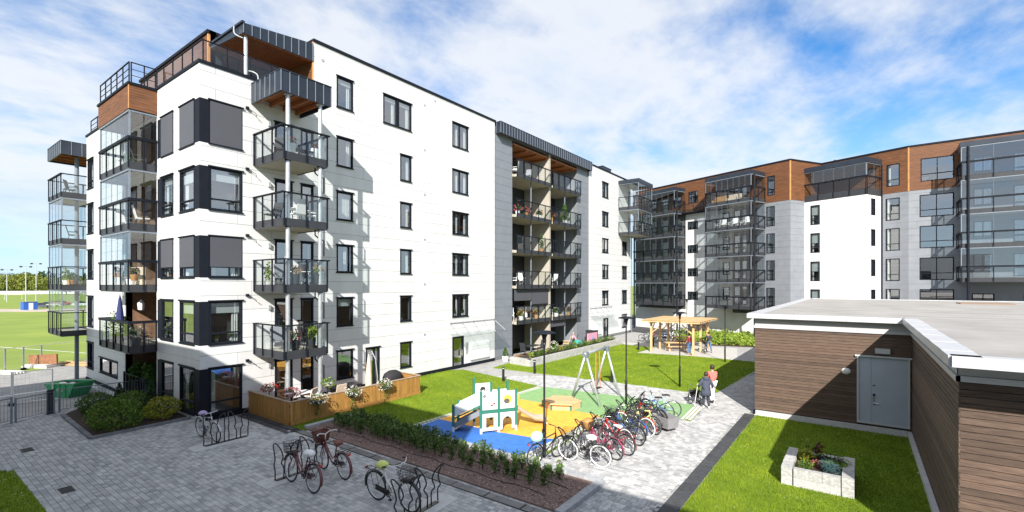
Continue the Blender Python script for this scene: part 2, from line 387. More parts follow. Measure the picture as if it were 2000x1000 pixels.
M['blade'] = shade_mat('grass_blade', (0.10, 0.175, 0.006), (0.34, 0.40, 0.03), 0.75, cc=(0.20, 0.29, 0.010), transl=0.3, noise=0.25)
M['yard'] = mat('gravel_yard', (0.33, 0.325, 0.315), 0.95, c2=(0.22, 0.215, 0.21), scale=1.2, bump=0.4, bscale=30, detail=9)
M['asphalt'] = mat('dark_asphalt', (0.055, 0.055, 0.058), 0.9, var=0.25, scale=2, bump=0.3, bscale=60)
M['rubberY'] = mat('yellow_play_surface', lin((234, 172, 66)), 0.85, var=0.16, scale=3.5, bump=0.4, bscale=90, detail=14)
M['rubberB'] = mat('blue_play_surface', lin((54, 112, 194)), 0.85, var=0.16, scale=3.5, bump=0.4, bscale=90, detail=14)
M['rubberG'] = mat('green_play_surface', lin((128, 165, 110)), 0.85, var=0.16, scale=3.5, bump=0.4, bscale=90, detail=14)
b = MB(); b.add([(-1500, -1500, -.6), (1500, -1500, -.6), (1500, 1500, -.6), (-1500, 1500, -.6)], [(0, 1, 2, 3)]); struct('ground', b, 'field')
YZ = -0.596
yard = [tuple(G(*p, YZ).xy) for p in ((-500, 770), (-60, 735), (60, 727), (175, 702), (330, 700))]
yard = [(-75, 3)]+[tuple(G(*p, YZ).xy) for p in ((0, 731), (60, 726), (175, 702))]+[(-39, 22), (-26, 20), (-22, -4), (-70, -14)]
b = MB(); b.add([(x, y, YZ) for x, y in yard], [tuple(range(len(yard)))]); struct('gravel_yard', b, 'yard')
p1 = G(-400, 613, YZ); p2 = G(420, 604, YZ)
b = MB()
for (ya, yb) in ((611.5, 605.5),):
    q = [G(-900, ya+2, YZ), G(200, ya-3, YZ), G(200, yb-3, YZ), G(-900, yb+2, YZ)]
    b.add([tuple(p) for p in q], [(0, 1, 2, 3)])
struct('dirt_track', b, mat('sandy_dirt', (0.42, 0.36, 0.28), 0.95, var=0.2, scale=0.3))
b = MB()
for (a, c, w) in (((-300, 656), (230, 694), .12), ((-300, 700), (60, 688), .0)):
    if not w: continue
    A, C = G(*a, -.59), G(*c, -.59); b.bar(A, C, w, .004)
struct('field_line', b, 'wpaint')
# courtyard podium
POD = [(-24, -4), (-27.2, 1.0), (-29.55, 5.05), (-32.0, 8.3), (-24, 8.6), (-22.6, 54), (-30, 72), (-30, 90), (40, 90), (40, -4)]
b = MB(); b.prism(POD, -.8, -.03); struct('paving', b, 'paving'); PAVING = bpy.data.objects['paving']
b = MB(); q = [(-22.3, 55.2), (-29, 60), (-33, 85), (-23.5, 85), (-19, 61.5), (-8, 57.5), (-8, 54.6), (-17, 53.6)]
b.prism(q, -.03, -.012); struct('road', b, 'asphalt')
# lawns
PLAY_G = GL([(1063, 756), (1014, 770), (1014, 780), (1056, 787), (1117, 802), (1172, 812), (1250, 840), (1329, 817), (1356, 791), (1196, 772)])
PLAY_Y = GL([(1014, 770), (858, 819), (938, 837), (972, 844), (1046, 856), (1084, 858), (1172, 812), (1117, 802), (1056, 787), (1014, 780)])
PLAY_B = GL([(858, 819), (800, 839), (905, 866), (1006, 896), (1084, 858), (1046, 856), (972, 844), (938, 837)])
STRIP_L = GL([(1063, 756), (800, 839), (782, 834), (1045, 752)])
STRIP_R = GL([(1006, 896), (1084, 858), (1172, 812), (1190, 818), (1105, 866), (1036, 905)])
STRIP_R2 = GL([(1329, 817), (1356, 791), (1374, 796), (1349, 824)])
LAWN1 = GL([(565, 836), (640, 806), (813, 768)])+[(-22.3, 17.4), (-22.3, 23.2)]+GL([(905, 722), (1045, 752), (782, 834), (700, 811), (600, 840)])
LAWN2 = GL([(963, 718), (994, 709), (1212, 672), (1279, 679), (1243, 689), (1358, 696), (1476, 707), (1480, 722), (1398, 768), (1360, 768), (1260, 754)])
LAWN3 = [(-3.72, 5), (-3.72, 23.3), (1.5, 23.3), (1.5, 5)]
LAWN4 = GL([(0, 920), (26, 920), (92, 1000)])+[(-19.0, -2.5), (-26, -2.5)]
BED = [(-17.75, 10.35), (-6.2, 10.35), (-6.2, 12.5), (-17.75, 12.5)]
BUSHBED = GL([(122, 812), (178, 858), (372, 818)])+[(-25.9, 8.4), (-31.6, 8.4), (-30.6, 6.9)]
SLABS1 = [(-21.6, 9.95), (-6, 9.95), (-6, 10.3), (-21.6, 10.3)]
DECK = [(-22.3, 10.3), (-18.8, 10.3), (-18.8, 17.4), (-22.3, 17.4)]
TERR = [(-22.3, 28.6), (-19.0, 28.2), (-17.6, 43.4), (-22.3, 44.0)]
GARAGE = [(-3.75, 23.3), (1.55, 23.3), (1.55, 5), (12, 5), (12, 52), (-3.75, 52)]
PERG = GL([(1243, 690), (1358, 697), (1440, 702), (1440, 680), (1213, 668)])
def sheet(name, poly, z, m, kind='structure'):
    b = MB(); b.prism(poly, -.04, z); o = b.build(name, m); o['kind'] = kind; return o
for p in (LAWN1, LAWN2, LAWN3, LAWN4): sheet('lawn', p, 0.0, 'lawn')
sheet('play_surface', PLAY_G, .012, 'rubberG'); sheet('play_surface', PLAY_Y, .012, 'rubberY'); sheet('play_surface', PLAY_B, .012, 'rubberB')
sheet('gravel_bed', BED, .05, 'gravel'); sheet('mulch_bed', BUSHBED, .04, 'soil')
for p in (STRIP_L, STRIP_R, STRIP_R2): sheet('grass_paver_strip', p, -.012, 'lawn')
# grass blades
def blades(name, poly, dens, h, w, seed):
    rg = np.random.default_rng(seed); P = np.array(poly); lo, hi = P.min(0), P.max(0)
    n = int((hi-lo).prod()*dens); Q = rg.uniform(lo, hi, (n, 2)); Q = Q[inside(Q, poly)]
    r = np.hypot(Q[:, 0], Q[:, 1]); lat = Q[:, 0]*RX+Q[:, 1]*RY; fw = Q[:, 0]*FX+Q[:, 1]*FY
    keep = (fw > 3) & (np.abs(lat) < fw*1.15) & (rg.uniform(size=len(Q)) < np.clip((13/np.maximum(r, 1))**1.6, .06, 1)); Q = Q[keep]; r = r[keep]
    n = len(Q); a = rg.uniform(0, 2*np.pi, n); ww = w*np.clip(r/13, 1, 3.2); hh = h*rg.uniform(.6, 1.3, n)
    Q = Q+rg.normal(0, .022, (n, 2)); lean = rg.normal(0, .35, (n, 2))*hh[:, None]
    v = np.zeros((n, 3, 3)); dx = np.c_[np.cos(a), np.sin(a)]*ww[:, None]/2
    v[:, 0, :2] = Q-dx; v[:, 1, :2] = Q+dx; v[:, 2, :2] = Q+lean; v[:, 2, 2] = hh
    o = obj(name, fast_mesh(name, v, 3, np.clip(rg.normal(.45, .2, n)+.18*np.sin(Q[:, 0]*1.3+np.sin(Q[:, 1]*.9)*2)*np.sin(Q[:, 1]*1.1+np.sin(Q[:, 0]*.7))+.10*np.sin(Q[:, 0]*5.1+Q[:, 1]*3.7)*np.sin(Q[:, 1]*4.3-Q[:, 0]), 0, 1)), 'blade'); o['kind'] = 'stuff'
    tag(o, 'short mown green grass blades covering the courtyard lawns', None); return o
for i, (p, dn) in enumerate(((LAWN3, 1700), (LAWN1, 1500), (LAWN2, 1500), (LAWN4, 1500))): blades('grass', p, dn, .05, .013, 40+i)
def flecks(poly, n, seed):
    rg = np.random.default_rng(seed); P = np.array(poly); Q = rg.uniform(P.min(0), P.max(0), (n, 2)); Q = Q[inside(Q, poly)]; m = len(Q); a = rg.uniform(0, 6.28, m); s_ = rg.uniform(.008, .02, m)
    c = np.c_[Q, np.full(m, .05)]; u = np.c_[np.cos(a), np.sin(a), np.zeros(m)]*s_[:, None]; w = np.c_[-np.sin(a), np.cos(a), np.zeros(m)]*s_[:, None]
    o = obj('clover_flowers', fast_mesh('clover_flowers', np.stack([c-u, c-w, c+u, c+w], 1), 4), mat('clover_white', (.7, .7, .6), .8)); tag(o, 'tiny pale clover flowers scattered in the lawn', None, None, 'stuff')
flecks(LAWN4, 260, 5); flecks(LAWN3, 60, 6)
# pavers
def pavers():
    rg = random.Random(3); V = []; SH = []; cand = []
    ex = [LAWN1, LAWN2, LAWN3, LAWN4, PLAY_G, PLAY_Y, PLAY_B, STRIP_L, STRIP_R, STRIP_R2, BED, BUSHBED, SLABS1, DECK, TERR, GARAGE, PERG,
          [(-60, 8.6), (-22.2, 8.6), (-22.2, 60), (-60, 60)], [(-18.9, 10.3), (-17.7, 10.3), (-17.7, 12.7), (-18.9, 12.7)],
          [(-4.2, 5), (-3.7, 5), (-3.7, 23.4), (-4.2, 23.4)]]
    RH = .142; g = .006
    y = 1.0
    while y < 37:
        x = -31+rg.random()*.2; RR = RH
        while x < 3:
            l = rg.choice((.115, .14, .14, .175, .175, .21, .245)); cx, cy = x+l/2, y+RR/2
            fw = cx*FX+cy*FY; lat = cx*RX+cy*RY
            if fw > 4 and abs(lat) < fw*1.13+.3 and fw < 30 and 925*5.8/fw < 470: cand.append((fw, x, y, l, rg.random()))
            x += l
        y += RR
    P = np.array([(c[1]+c[3]/2, c[2]+RH/2) for c in cand]); ok = inside(P, POD)
    for e in ex: ok &= ~inside(P, e)
    cand = [c for c, k in zip(cand, ok) if k]; cand.sort()
    ms = {}
    def geo(l, hz):
        b = .006; x0, x1, y0, y1 = g/2, l-g/2, g/2, RH-g/2
        lo = [(x0, y0, -.028), (x1, y0, -.028), (x1, y1, -.028), (x0, y1, -.028)]
        md = [(x, yy, hz-.008) for x, yy, _ in lo]
        hi = [(x0+b, y0+b, hz), (x1-b, y0+b, hz), (x1-b, y1-b, hz), (x0+b, y1-b, hz)]
        return lo, md, hi
    for i, (fw, x, y, l, sh) in enumerate(cand):
        sh = min(1, max(0, 0.5+(sh-.5)*.85+rg.gauss(0, .06)))
        if i < 295:
            key = (l, int(sh*7)); 
            if key not in ms:
                lo, md, hi = geo(l, 0); b = MB(); vs = md+hi+lo
                b.add(vs, [(4, 5, 6, 7), (0, 1, 5, 4), (1, 2, 6, 5), (2, 3, 7, 6), (3, 0, 4, 7), (8, 9, 1, 0), (9, 10, 2, 1), (10, 11, 3, 2), (11, 8, 0, 3)], (key[1]+.5)/7); ms[key] = b.mesh('paver')
            o = obj('paver', ms[key], 'paver', PAVING); o.location = (x, y, rg.gauss(0, .0015))
        else:
            lo, md, hi = geo(l, rg.gauss(0, .0015))
            for q in ((hi[0], hi[1], hi[2], hi[3]), (md[0], md[1], hi[1], hi[0]), (md[1], md[2], hi[2], hi[1]), (md[2], md[3], hi[3], hi[2]), (md[3], md[0], hi[0], hi[3])):
                V.extend([(a+x, c+y, z) for a, c, z in q]); SH.append(sh)
    o = obj('paver_field', fast_mesh('paver_field', V, 4, SH), 'paver', PAVING, 'stuff')
    print('pavers', len(cand))
pavers()
# open-jointed concrete blocks edging the play surface
def block_strip(a, c, w, rows, step, size, name):
    A, C = Vector(a), Vector(c); d = (C-A); L_ = d.length; d.normalize(); nrm = Vector((-d.y, d.x)); b = MB()
    for i in range(int(L_/step)):
        for k in range(rows):
            p = A+d*(i*step+step*.3+(step/2 if k % 2 else 0))+nrm*(w*(k+.5)/rows)
            s = size/2; vs = [p+d*x*s+nrm*yy*s*.8 for x, yy in ((-1, -1), (1, -1), (1, 1), (-1, 1))]
            b.prism([tuple(v) for v in vs], -.02, .008)
    o = b.build(name, 'concrete'); o['kind'] = 'structure'
block_strip(STRIP_L[1], STRIP_L[0], .42, 2, .22, .16, 'edging_block_row')
block_strip(STRIP_R[0], STRIP_R[2], -.5, 3, .2, .14, 'edging_block_row')
block_strip(STRIP_R2[0], STRIP_R2[1], -.45, 3, .2, .14, 'edging_block_row')
# dark slabs along the terrace fence, the hedge bed and the near lawn
def slab_row(name, x0, x1, y0, y1, n, along='x', z=.004, m='slate', lab=None):
    root = thing(name, lab, 'paving strip', (x0, y0, 0), 0, None, True)
    root['kind'] = 'structure'; del root['category']
    for i in range(n):
        b = MB(); g = .012
        if along == 'x': a = x0+(x1-x0)*i/n; c = x0+(x1-x0)*(i+1)/n; b.box(a+g, c-g, y0, y1, -.03, z+random.uniform(-.003, .003))
        else: a = y0+(y1-y0)*i/n; c = y0+(y1-y0)*(i+1)/n; b.box(x0, x1, a+g, c-g, -.03, z+random.uniform(-.003, .003))
        b.build('slab', m, root)
slab_row('slab_strip', -22.2, -17.9, 9.62, 10.25, 7, lab='dark slate slabs at the foot of the wooden terrace fence')
slab_row('slab_strip', -17.85, -4.3, 9.96, 10.26, 11, m=mat('grey_slab', (0.20, 0.195, 0.19), .85, var=.25, scale=3, bump=.2, rnd=.25), lab='grey slabs along the front of the hedge bed')
slab_row('slab_strip', -4.17, -3.76, 8.5, 23.3, 26, 'y', lab='dark slate slabs along the lawn beside the grey path')
b = MB(); b.box(-22.2, -4.3, 9.925, 9.95, -.02, .02)
for i in range(13): x = -20.6+i*1.23; b.box(x-.02, x+.02, 9.95, 10.26, -.01, .014)
struct('steel_edging', b, 'black')
# granite kerb of the hedge bed
def kerb(pts, w, h, l, label, m='granite'):
    root = thing('kerb', label, 'kerb', (*pts[0], 0), 0, None, True); root['kind'] = 'structure'; del root['category']
    for a, c in zip(pts[:-1], pts[1:]):
        A, C = Vector(a), Vector(c); d = C-A; n = max(1, round(d.length/l)); u = d.normalized(); q = Vector((-u.y, u.x))
        for i in range(n):
            s, e = A+d*(i/n)+u*.006, A+d*((i+1)/n)-u*.006; k = random.uniform(-.006, .006)
            b = MB(); b.prism([tuple(s-q*w/2), tuple(e-q*w/2), tuple(e+q*w/2), tuple(s+q*w/2)], -.03, h+k); b.build('kerb_stone', m, root)
kerb([(-17.9, 10.4), (-17.9, 12.65), (-6.05, 12.65), (-6.05, 10.2)], .24, .13, .55, 'grey granite kerb stones round the hedge bed', mat('blue_granite', (0.33, 0.34, 0.36), .8, var=.15, scale=9, bump=.4, rnd=.1))
q = BUSHBED
kerb([q[0], q[1], q[2]], .14, .10, .34, 'dark granite setts edging the bush bed', mat('dark_granite', (0.17, 0.175, 0.19), .8, var=.2, scale=9, bump=.4, rnd=.25))
A, C = G(1398, 768).xy, G(1480, 721).xy
b = MB()
for k in range(3):
    off = Vector((.83, .55))*(.12+.34*k); b.bar((A.x+off.x, A.y+off.y, 0), (C.x+off.x, C.y+off.y, 0), .1, .02)
struct('kerb_line', b, 'granite')
def drain(px, py, label):
    c = G(px, py); t = thing('drain_cover', label, 'drain cover', (c.x, c.y, .003), 0)
    b = MB(); b.box(-.26, .26, -.14, .14, -.01, .0); b.build('drain_pit', 'black', t)
    b = MB(); b.box(-.27, .27, -.15, -.125, -.01, .006); b.box(-.27, .27, .125, .15, -.01, .006); b.box(-.27, -.245, -.125, .125, -.01, .006); b.box(.245, .27, -.125, .125, -.01, .006)
    for i in range(9): x = -.21+i*.0525; b.box(x-.011, x+.011, -.125, .125, -.01, .005)
    b.build('grate', mat('cast_iron', (.06, .06, .055), .7), t)
drain(130, 957, 'dark drain grate in the paving nearest the small corner lawn'); drain(53, 879, 'dark drain grate in the paving near the entrance gate')
# beyond: pergola pad, paved
sheet('gravel_path', PERG, -.008, mat('pale_gravel', (0.46, 0.45, 0.43), .95, var=.12, scale=2, bump=.3, bscale=50))
# ================================================================== BUILDING KIT
def panels(parent, F, s0, s1, z0, z1, ops, m, l=3.0, h=0.635, limit=10**6, seed=0, thick=.018, gap=.015, zoff=0.0):
    rg = random.Random(seed); rest = MB(); cnt = 0; j = 0; z = z0+zoff
    cand = []
    while z < z1-.02:
        za, zb = max(z, z0), min(z+h, z1); x = s0-(l*.5 if j % 2 else 0)-rg.choice((0, .0, .9)); 
        while x < s1:
            a, c = max(x, s0), min(x+l, s1)
            if c-a > .06: cand.append((a, c, za, zb))
            x += l
        z += h; j += 1
    for (a, c, za, zb) in cand:
        ov = [o for o in ops if o[0] < c and o[1] > a and o[2] < zb and o[3] > za]
        a2, c2, z2, z3 = a+gap/2 if a > s0 else a, c-gap/2 if c < s1 else c, za+gap/2, zb-gap/2
        cuts = sorted((o[0], o[1]) for o in ov if o[2] <= z2 and o[3] >= z3); spans = []; x0 = a2
        for q0, q1 in cuts:
            if q0 > x0: spans.append((x0, min(q0, c2)))
            x0 = max(x0, q1)
        if x0 < c2: spans.append((x0, c2))
        for x0, x1 in spans:
            if x1-x0 < .02: continue
            b = MB() if cnt < limit else rest
            if b.plate(F, x0, x1, z2, z3, -thick, 0, ov) and cnt < limit: b.build('panel', m, parent); cnt += 1
    if rest.f: rest.build('panel_field', m, parent, kind='stuff')
    return cnt
def backing(parent, F, s0, s1, z0, z1, ops, m='back', t=.3, name='wall'):
    b = MB(); b.plate(F, s0, s1, z0, z1, 0.0, t, ops); return b.build(name, m, parent)
def boards(parent, F, s0, s1, z0, z1, h, ops, m, t=.022, gap=.012, name='board', rev=False):
    n = max(1, round((z1-z0)/h)); h = (z1-z0)/n
    for i in range(n):
        za, zb = z0+i*h+gap/2, z0+(i+1)*h-gap/2
        ov = [o for o in ops if o[2] < zb and o[3] > za and o[1] > s0 and o[0] < s1]; spans = []; x0 = s0
        for q0, q1 in sorted((o[0], o[1]) for o in ov if o[2] <= za and o[3] >= zb):
            if q0 > x0: spans.append((x0, q0))
            x0 = max(x0, q1)
        if x0 < s1: spans.append((x0, s1))
        for x0, x1 in spans:
            b = MB()
            if x1-x0 > .01 and b.plate(F, x0, x1, za, zb, -t-(0.003 if i % 3 == 0 else 0), .0, ov): b.build(name, m, parent)
def window(parent, F, s0, s1, z0, z1, mull=(), trans=None, screen=0.0, blind=0.0, curtain=0, wide=.0, room=True, fw=.075, proud=.035, gl='wglass', sill=True, name='window', mw=.06, deep=1.5, roomm='room', tside=None):
    d0, d1 = -proud, .09
    b = MB()
    e = .006
    a0, a1, c0, c1 = s0+e, s1-e, z0+e, z1-e
    b.box(a0, a0+fw, d0, d1, c0, c1, F); b.box(a1-fw, a1, d0, d1, c0, c1, F)
    b.box(a0+fw, a1-fw, d0+.003, d1, c1-fw, c1, F); b.box(a0+fw, a1-fw, d0+.003, d1, c0, c0+fw, F)
    xs = [a0+fw]
    for mm in mull: x = s0+(s1-s0)*mm; b.box(x-mw/2, x+mw/2, d0+.006, d1-.004, c0+fw, c1-fw, F); xs += [x-mw/2, x+mw/2]
    xs.append(a1-fw)
    zs = [c0+fw]
    if trans: zt = z0+(z1-z0)*trans; zs += [zt-.03, zt+.03]
    zs.append(c1-fw)
    cells = []
    for i in range(0, len(xs), 2):
        for j in range(0, len(zs), 2): cells.append((xs[i], xs[i+1], zs[j], zs[j+1]))
        if trans: b.box(xs[i], xs[i+1], d0+.009, d1-.008, zt-.03, zt+.03, F)
    if sill:
        b.box(s0-.05, s1+.05, d0-.05, d0-.002, z1-.01, z1+.05, F); b.box(s0-.04, s1+.04, d0-.045, d0-.002, z0-.03, z0+.012, F)
    w = b.build(name, 'dark', parent)
    for (a, c, q, r) in cells:
        g = MB(); g.add([F.p(a, .03, q), F.p(c, .03, q), F.p(c, .03, r), F.p(a, .03, r)], [(0, 1, 2, 3)]); g.build('pane', gl, w)
    if screen:
        g = MB(); zb = z1-fw*.6-(z1-z0-fw*1.2)*screen; g.box(a0+.03, a1-.03, d0-.018, d0-.006, zb, z1-.03, F)
        g.box(a0+.03, a1-.03, d0-.024, d0-.0185, zb-.02, zb+.01, F); g.build('sun_screen', 'screen', w)
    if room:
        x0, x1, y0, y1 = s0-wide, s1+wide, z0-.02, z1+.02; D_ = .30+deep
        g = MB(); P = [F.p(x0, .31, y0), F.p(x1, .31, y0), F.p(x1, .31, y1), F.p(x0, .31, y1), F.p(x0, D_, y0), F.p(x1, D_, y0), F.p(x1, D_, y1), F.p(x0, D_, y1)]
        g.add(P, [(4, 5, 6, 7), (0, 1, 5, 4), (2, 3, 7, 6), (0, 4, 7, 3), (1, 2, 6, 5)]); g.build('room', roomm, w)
    if blind:
        g = MB(); g.box(a0+fw, a1-fw, .12, .125, z1-(z1-z0)*blind, c1-fw*.5, F); g.build('blind', 'blind', w)
    if curtain:
        def drape(x0, x1, m='curtain'):
            g = MB(); n = max(4, int((x1-x0)/.045)); 
            for i in range(n):
                u0, u1 = x0+(x1-x0)*i/n, x0+(x1-x0)*(i+1)/n; q0, q1 = (.17, .21) if i % 2 else (.21, .17)
                g.add([F.p(u0, q0, z0+.05), F.p(u1, q1, z0+.05), F.p(u1, q1, z1-.03), F.p(u0, q0, z1-.03)], [(0, 1, 2, 3)])
            g.build('curtain', m, w)
        wd = (s1-s0)
        for i in range(0, len(xs), 2):
            if curtain in (1, 3): drape(xs[i+1]-(xs[i+1]-xs[i])*.24, xs[i+1])
            if curtain in (2, 3): drape(xs[i], xs[i]+(xs[i+1]-xs[i])*.2)
            if curtain == 4: drape(xs[i], xs[i+1])
            if curtain == 5: drape(xs[i], xs[i]+(xs[i+1]-xs[i])*.3, 'redreflection'); drape(xs[i+1]-(xs[i+1]-xs[i])*.25, xs[i+1])  # left drape paints the dark red reflection
    return w
def gpane(F, a, c, d, q, r, m, parent, d2=None):
    g = MB(); d2 = d if d2 is None else d2
    g.add([F.p(a, d, q), F.p(c, d2, q), F.p(c, d2, r), F.p(a, d2 if a == c else d, r)], [(0, 1, 2, 3)]); return g.build('glass_pane', m, parent)
def balcony(parent, F, s0, s1, out, zb, nf=3, ns=3, sides='lr', rail=1.47, fh=.36, glaze=0.0, gm='bglass', gg='gglass', fasm='char', slabm='slab', d_in=0.0, posts=True, upn=None, rh=.035):
    """slab with sheet-metal fascia, glass guard rail on posts; glaze = height up to which sliding glass runs"""
    do = -out; b = MB(); b.box(s0+.02, s1-.02, do+.02, d_in-.01, zb+.03, zb+fh-.12, F); bal = b.build('balcony', slabm, parent)
    f = MB(); f.box(s0, s1, do-.012, do+.012, zb, zb+fh, F)
    if 'l' in sides: f.box(s0-.012, s0+.012, do+.014, d_in-.005, zb, zb+fh, F)
    if 'r' in sides: f.box(s1-.012, s1+.012, do+.014, d_in-.005, zb, zb+fh, F)
    f.build('fascia', fasm, bal)
    zr = zb+rail
    r = MB(); r.box(s0-.09, s1+.09, do-.09, do+.03, zr-rh, zr+.02+rh-.035, F)
    if 'l' in sides: r.box(s0-.09, s0+.03, do+.032, d_in-.005, zr-rh+.001, zr+.019+rh-.035, F)
    if 'r' in sides: r.box(s1-.03, s1+.09, do+.032, d_in-.005, zr-rh+.001, zr+.019+rh-.035, F)
    r.build('handrail', 'dark', bal)
    p = .055
    def post(x, d): b = MB(); b.box(x-p/2, x+p/2, d-p/2, d+p/2, zb+.06, zr-.036, F); b.build('post', 'dark', bal)
    for i in range(nf+1):
        x = s0+(s1-s0)*i/nf; x = min(max(x, s0+.03), s1-.03)
        post(x, do-.012-p/2-.004)
        if i < nf: gpane(F, s0+(s1-s0)*i/nf+.01, s0+(s1-s0)*(i+1)/nf-.01, do, zb+fh+.02, zr-.04, gm, bal)
    for sd, x, sg in (('l', s0, -1), ('r', s1, 1)):
        if sd not in sides: continue
        for i in range(ns+1):
            d = do+(d_in-do)*i/ns; d = min(max(d, do+.05), d_in-.05)
            if i: post(x+sg*(.012+p/2+.004), d)
            if i < ns:
                g = MB(); a, c = do+(d_in-do)*i/ns+.015, do+(d_in-do)*(i+1)/ns-.015
                if sg < 0: a, c = c, a
                g.add([F.p(x, a, zb+fh+.02), F.p(x, c, zb+fh+.02), F.p(x, c, zr-.04), F.p(x, a, zr-.04)], [(0, 1, 2, 3)]); g.build('glass_pane', gm, bal)
    if glaze:
        un = upn or nf*2
        fr = MB(); fr.box(s0-.03, s1+.03, do-.05, do+.05, glaze-.07, glaze, F); fr.box(s0-.03, s0+.03, do-.03, do+.03, zr+.02, glaze-.07, F); fr.box(s1-.03, s1+.03, do-.03, do+.03, zr+.02, glaze-.07, F)
        for x, sd in ((s0, 'l'), (s1, 'r')):
            if sd in sides: fr.box(x-.035, x+.035, do+.052, d_in-.005, glaze-.07, glaze, F)
        for i in range(1, un): x = s0+(s1-s0)*i/un; fr.box(x-.006, x+.006, do-.01, do+.01, zr+.02, glaze-.07, F)
        fr.build('glazing_frame', 'bluesteel', bal)
        for i in range(un): gpane(F, s0+(s1-s0)*i/un+.008, s0+(s1-s0)*(i+1)/un-.008, do, zr+.02, glaze-.07, gg, bal)
        for x, sd, sg in ((s0, 'l', -1), (s1, 'r', 1)):
            if sd not in sides: continue
            nn = max(1, ns)
            for i in range(nn):
                a, c = do+(d_in-do)*i/nn+.03, do+(d_in-do)*(i+1)/nn-.012
                if sg < 0: a, c = c, a
                g = MB(); g.add([F.p(x, a, zr+.02), F.p(x, c, zr+.02), F.p(x, c, glaze-.07), F.p(x, a, glaze-.07)], [(0, 1, 2, 3)]); g.build('glass_pane', gg, bal)
    return bal
def seam_canopy(parent, F, s0, s1, out, z0, z1, d_in=-.03, step=.45, joists=True, sides='lr', name='canopy', m='zinc', soff='cedarS'):
    do = -out; b = MB()
    b.box(s0, s1, do, do+.05, z0, z1, F)
    if 'l' in sides: b.box(s0, s0+.05, do+.05, d_in, z0, z1, F)
    if 'r' in sides: b.box(s1-.05, s1, do+.05, d_in, z0, z1, F)
    b.box(s0-.02, s1+.02, do-.03, d_in, z1, z1+.04, F)
    o = b.build(name, m, parent)
    n = max(2, round((s1-s0)/step))
    for i in range(n+1):
        x = min(max(s0+(s1-s0)*i/n, s0+.012), s1-.012); q = MB(); q.box(x-.011, x+.011, do-.035, do-.001, z0+.01, z1-.005, F); q.build('standing_seam', 'bluesteel', o)
    n2 = max(2, round((d_in-do)/step))
    for sd, x in (('l', s0), ('r', s1)):
        if sd in sides:
            for i in range(1, n2): d = do+(d_in-do)*i/n2; q = MB(); q.box(x-.035 if sd == 'l' else x+.001, x-.001 if sd == 'l' else x+.035, d-.011, d+.011, z0+.01, z1-.005, F); q.build('standing_seam', 'bluesteel', o)
    s = MB(); s.box(s0+.06, s1-.06, do+.06, d_in, z0+.32, z0+.36, F); s.build('soffit', soff, o)
    if joists:
        for i in range(4):
            j = MB(); x = s0+.25+(s1-s0-.5)*i/3; j.box(x-.04, x+.04, do+.06, d_in, z0+.1, z0+.315, F); j.build('joist', soff, o)
    return o
def railing(parent, F, s0, s1, d, z0, h, n, glassy=True, m='dark', name='railing'):
    b = MB(); b.box(s0, s1, d-.025, d+.025, z0+h-.04, z0+h, F)
    if not glassy:
        for k in (0.35, .65): b.box(s0, s1, d-.012, d+.012, z0+h*k-.012, z0+h*k+.012, F)
    r = b.build(name, m, parent)
    for i in range(n+1):
        q = MB(); x = min(max(s0+(s1-s0)*i/n, s0+.022), s1-.022); q.box(x-.022, x+.022, d-.022, d+.022, z0, z0+h-.042, F); q.build('post', m, r)
        if glassy and i < n: gpane(F, s0+(s1-s0)*i/n+.03, s0+(s1-s0)*(i+1)/n-.03, d, z0+.08, z0+h-.06, 'bglass', r)
    return r
# ================================================================== BUILDING A : the long white block on the left
XA = -22.35; YA = 8.27; XW = -39.6; ROOF = 18.15; TERR_Z = 15.12
FA = Frame(XA, 0, 0, 1); FG = Frame(0, YA, 1, 0)
A = thing('apartment_building', 'long white panelled apartment block on the left with brown timber penthouse and dark steel balconies', 'apartment building', (XA, YA, 0), 0, None, True)
ROWZ = [(.73, 2.25), (3.55, 5.07), (6.42, 7.89), (9.22, 10.74), (12.07, 13.64), (15.2, 16.85)]
LV = [2.55+2.87*k for k in range(4)]
opsA = [(YA, 9.96, .22, 2.2), (YA, 9.96, 3.2, 5.06), (YA, 9.96, 6.08, 7.86), (YA, 9.96, 8.98, 10.82), (YA, 9.96, 11.8, 13.66)]
corner_rows = [o[2:] for o in opsA]
doorz = [(.06, 2.2)]+[(z+.36, t) for z, t in zip(LV, (5.07, 7.9, 10.76, 13.5))]
wA = []
for (z0, z1) in doorz: wA += [('door', 11.42, 12.30, z0, z1), ('french', 12.72, 13.40, z0+.06, z1)]
for (z0, z1) in ROWZ: wA.append(('w1', 14.71, 15.72, z0, z1))
wA.append(('w2', 16.55, 17.5, .06, 2.2)); wA.append(('w3', 17.75, 19.9, 15.2, 16.88))
for (z0, z1) in ROWZ[:5]: wA.append(('w4', 19.01, 19.9, z0, z1))
for (z0, z1) in ROWZ[1:]: wA.append(('w5', 23.54, 25.16, z0, z1))
wA.append(('entry', 23.54, 24.70, .02, 2.2))
opsA += [w[1:] for w in wA]
SB0, SB1 = 43.7, 54.6
wB = []
for (z0, z1) in ROWZ[1:]: wB.append(('w6', 46.75, 48.3, z0, z1))
for (z0, z1) in ROWZ[:4]: wB.append(('w7', 52.0, 53.4, z0, z1))
wB.append(('entryB', 47.05, 48.3, .06, 2.1))
opsB = [w[1:] for w in wB]
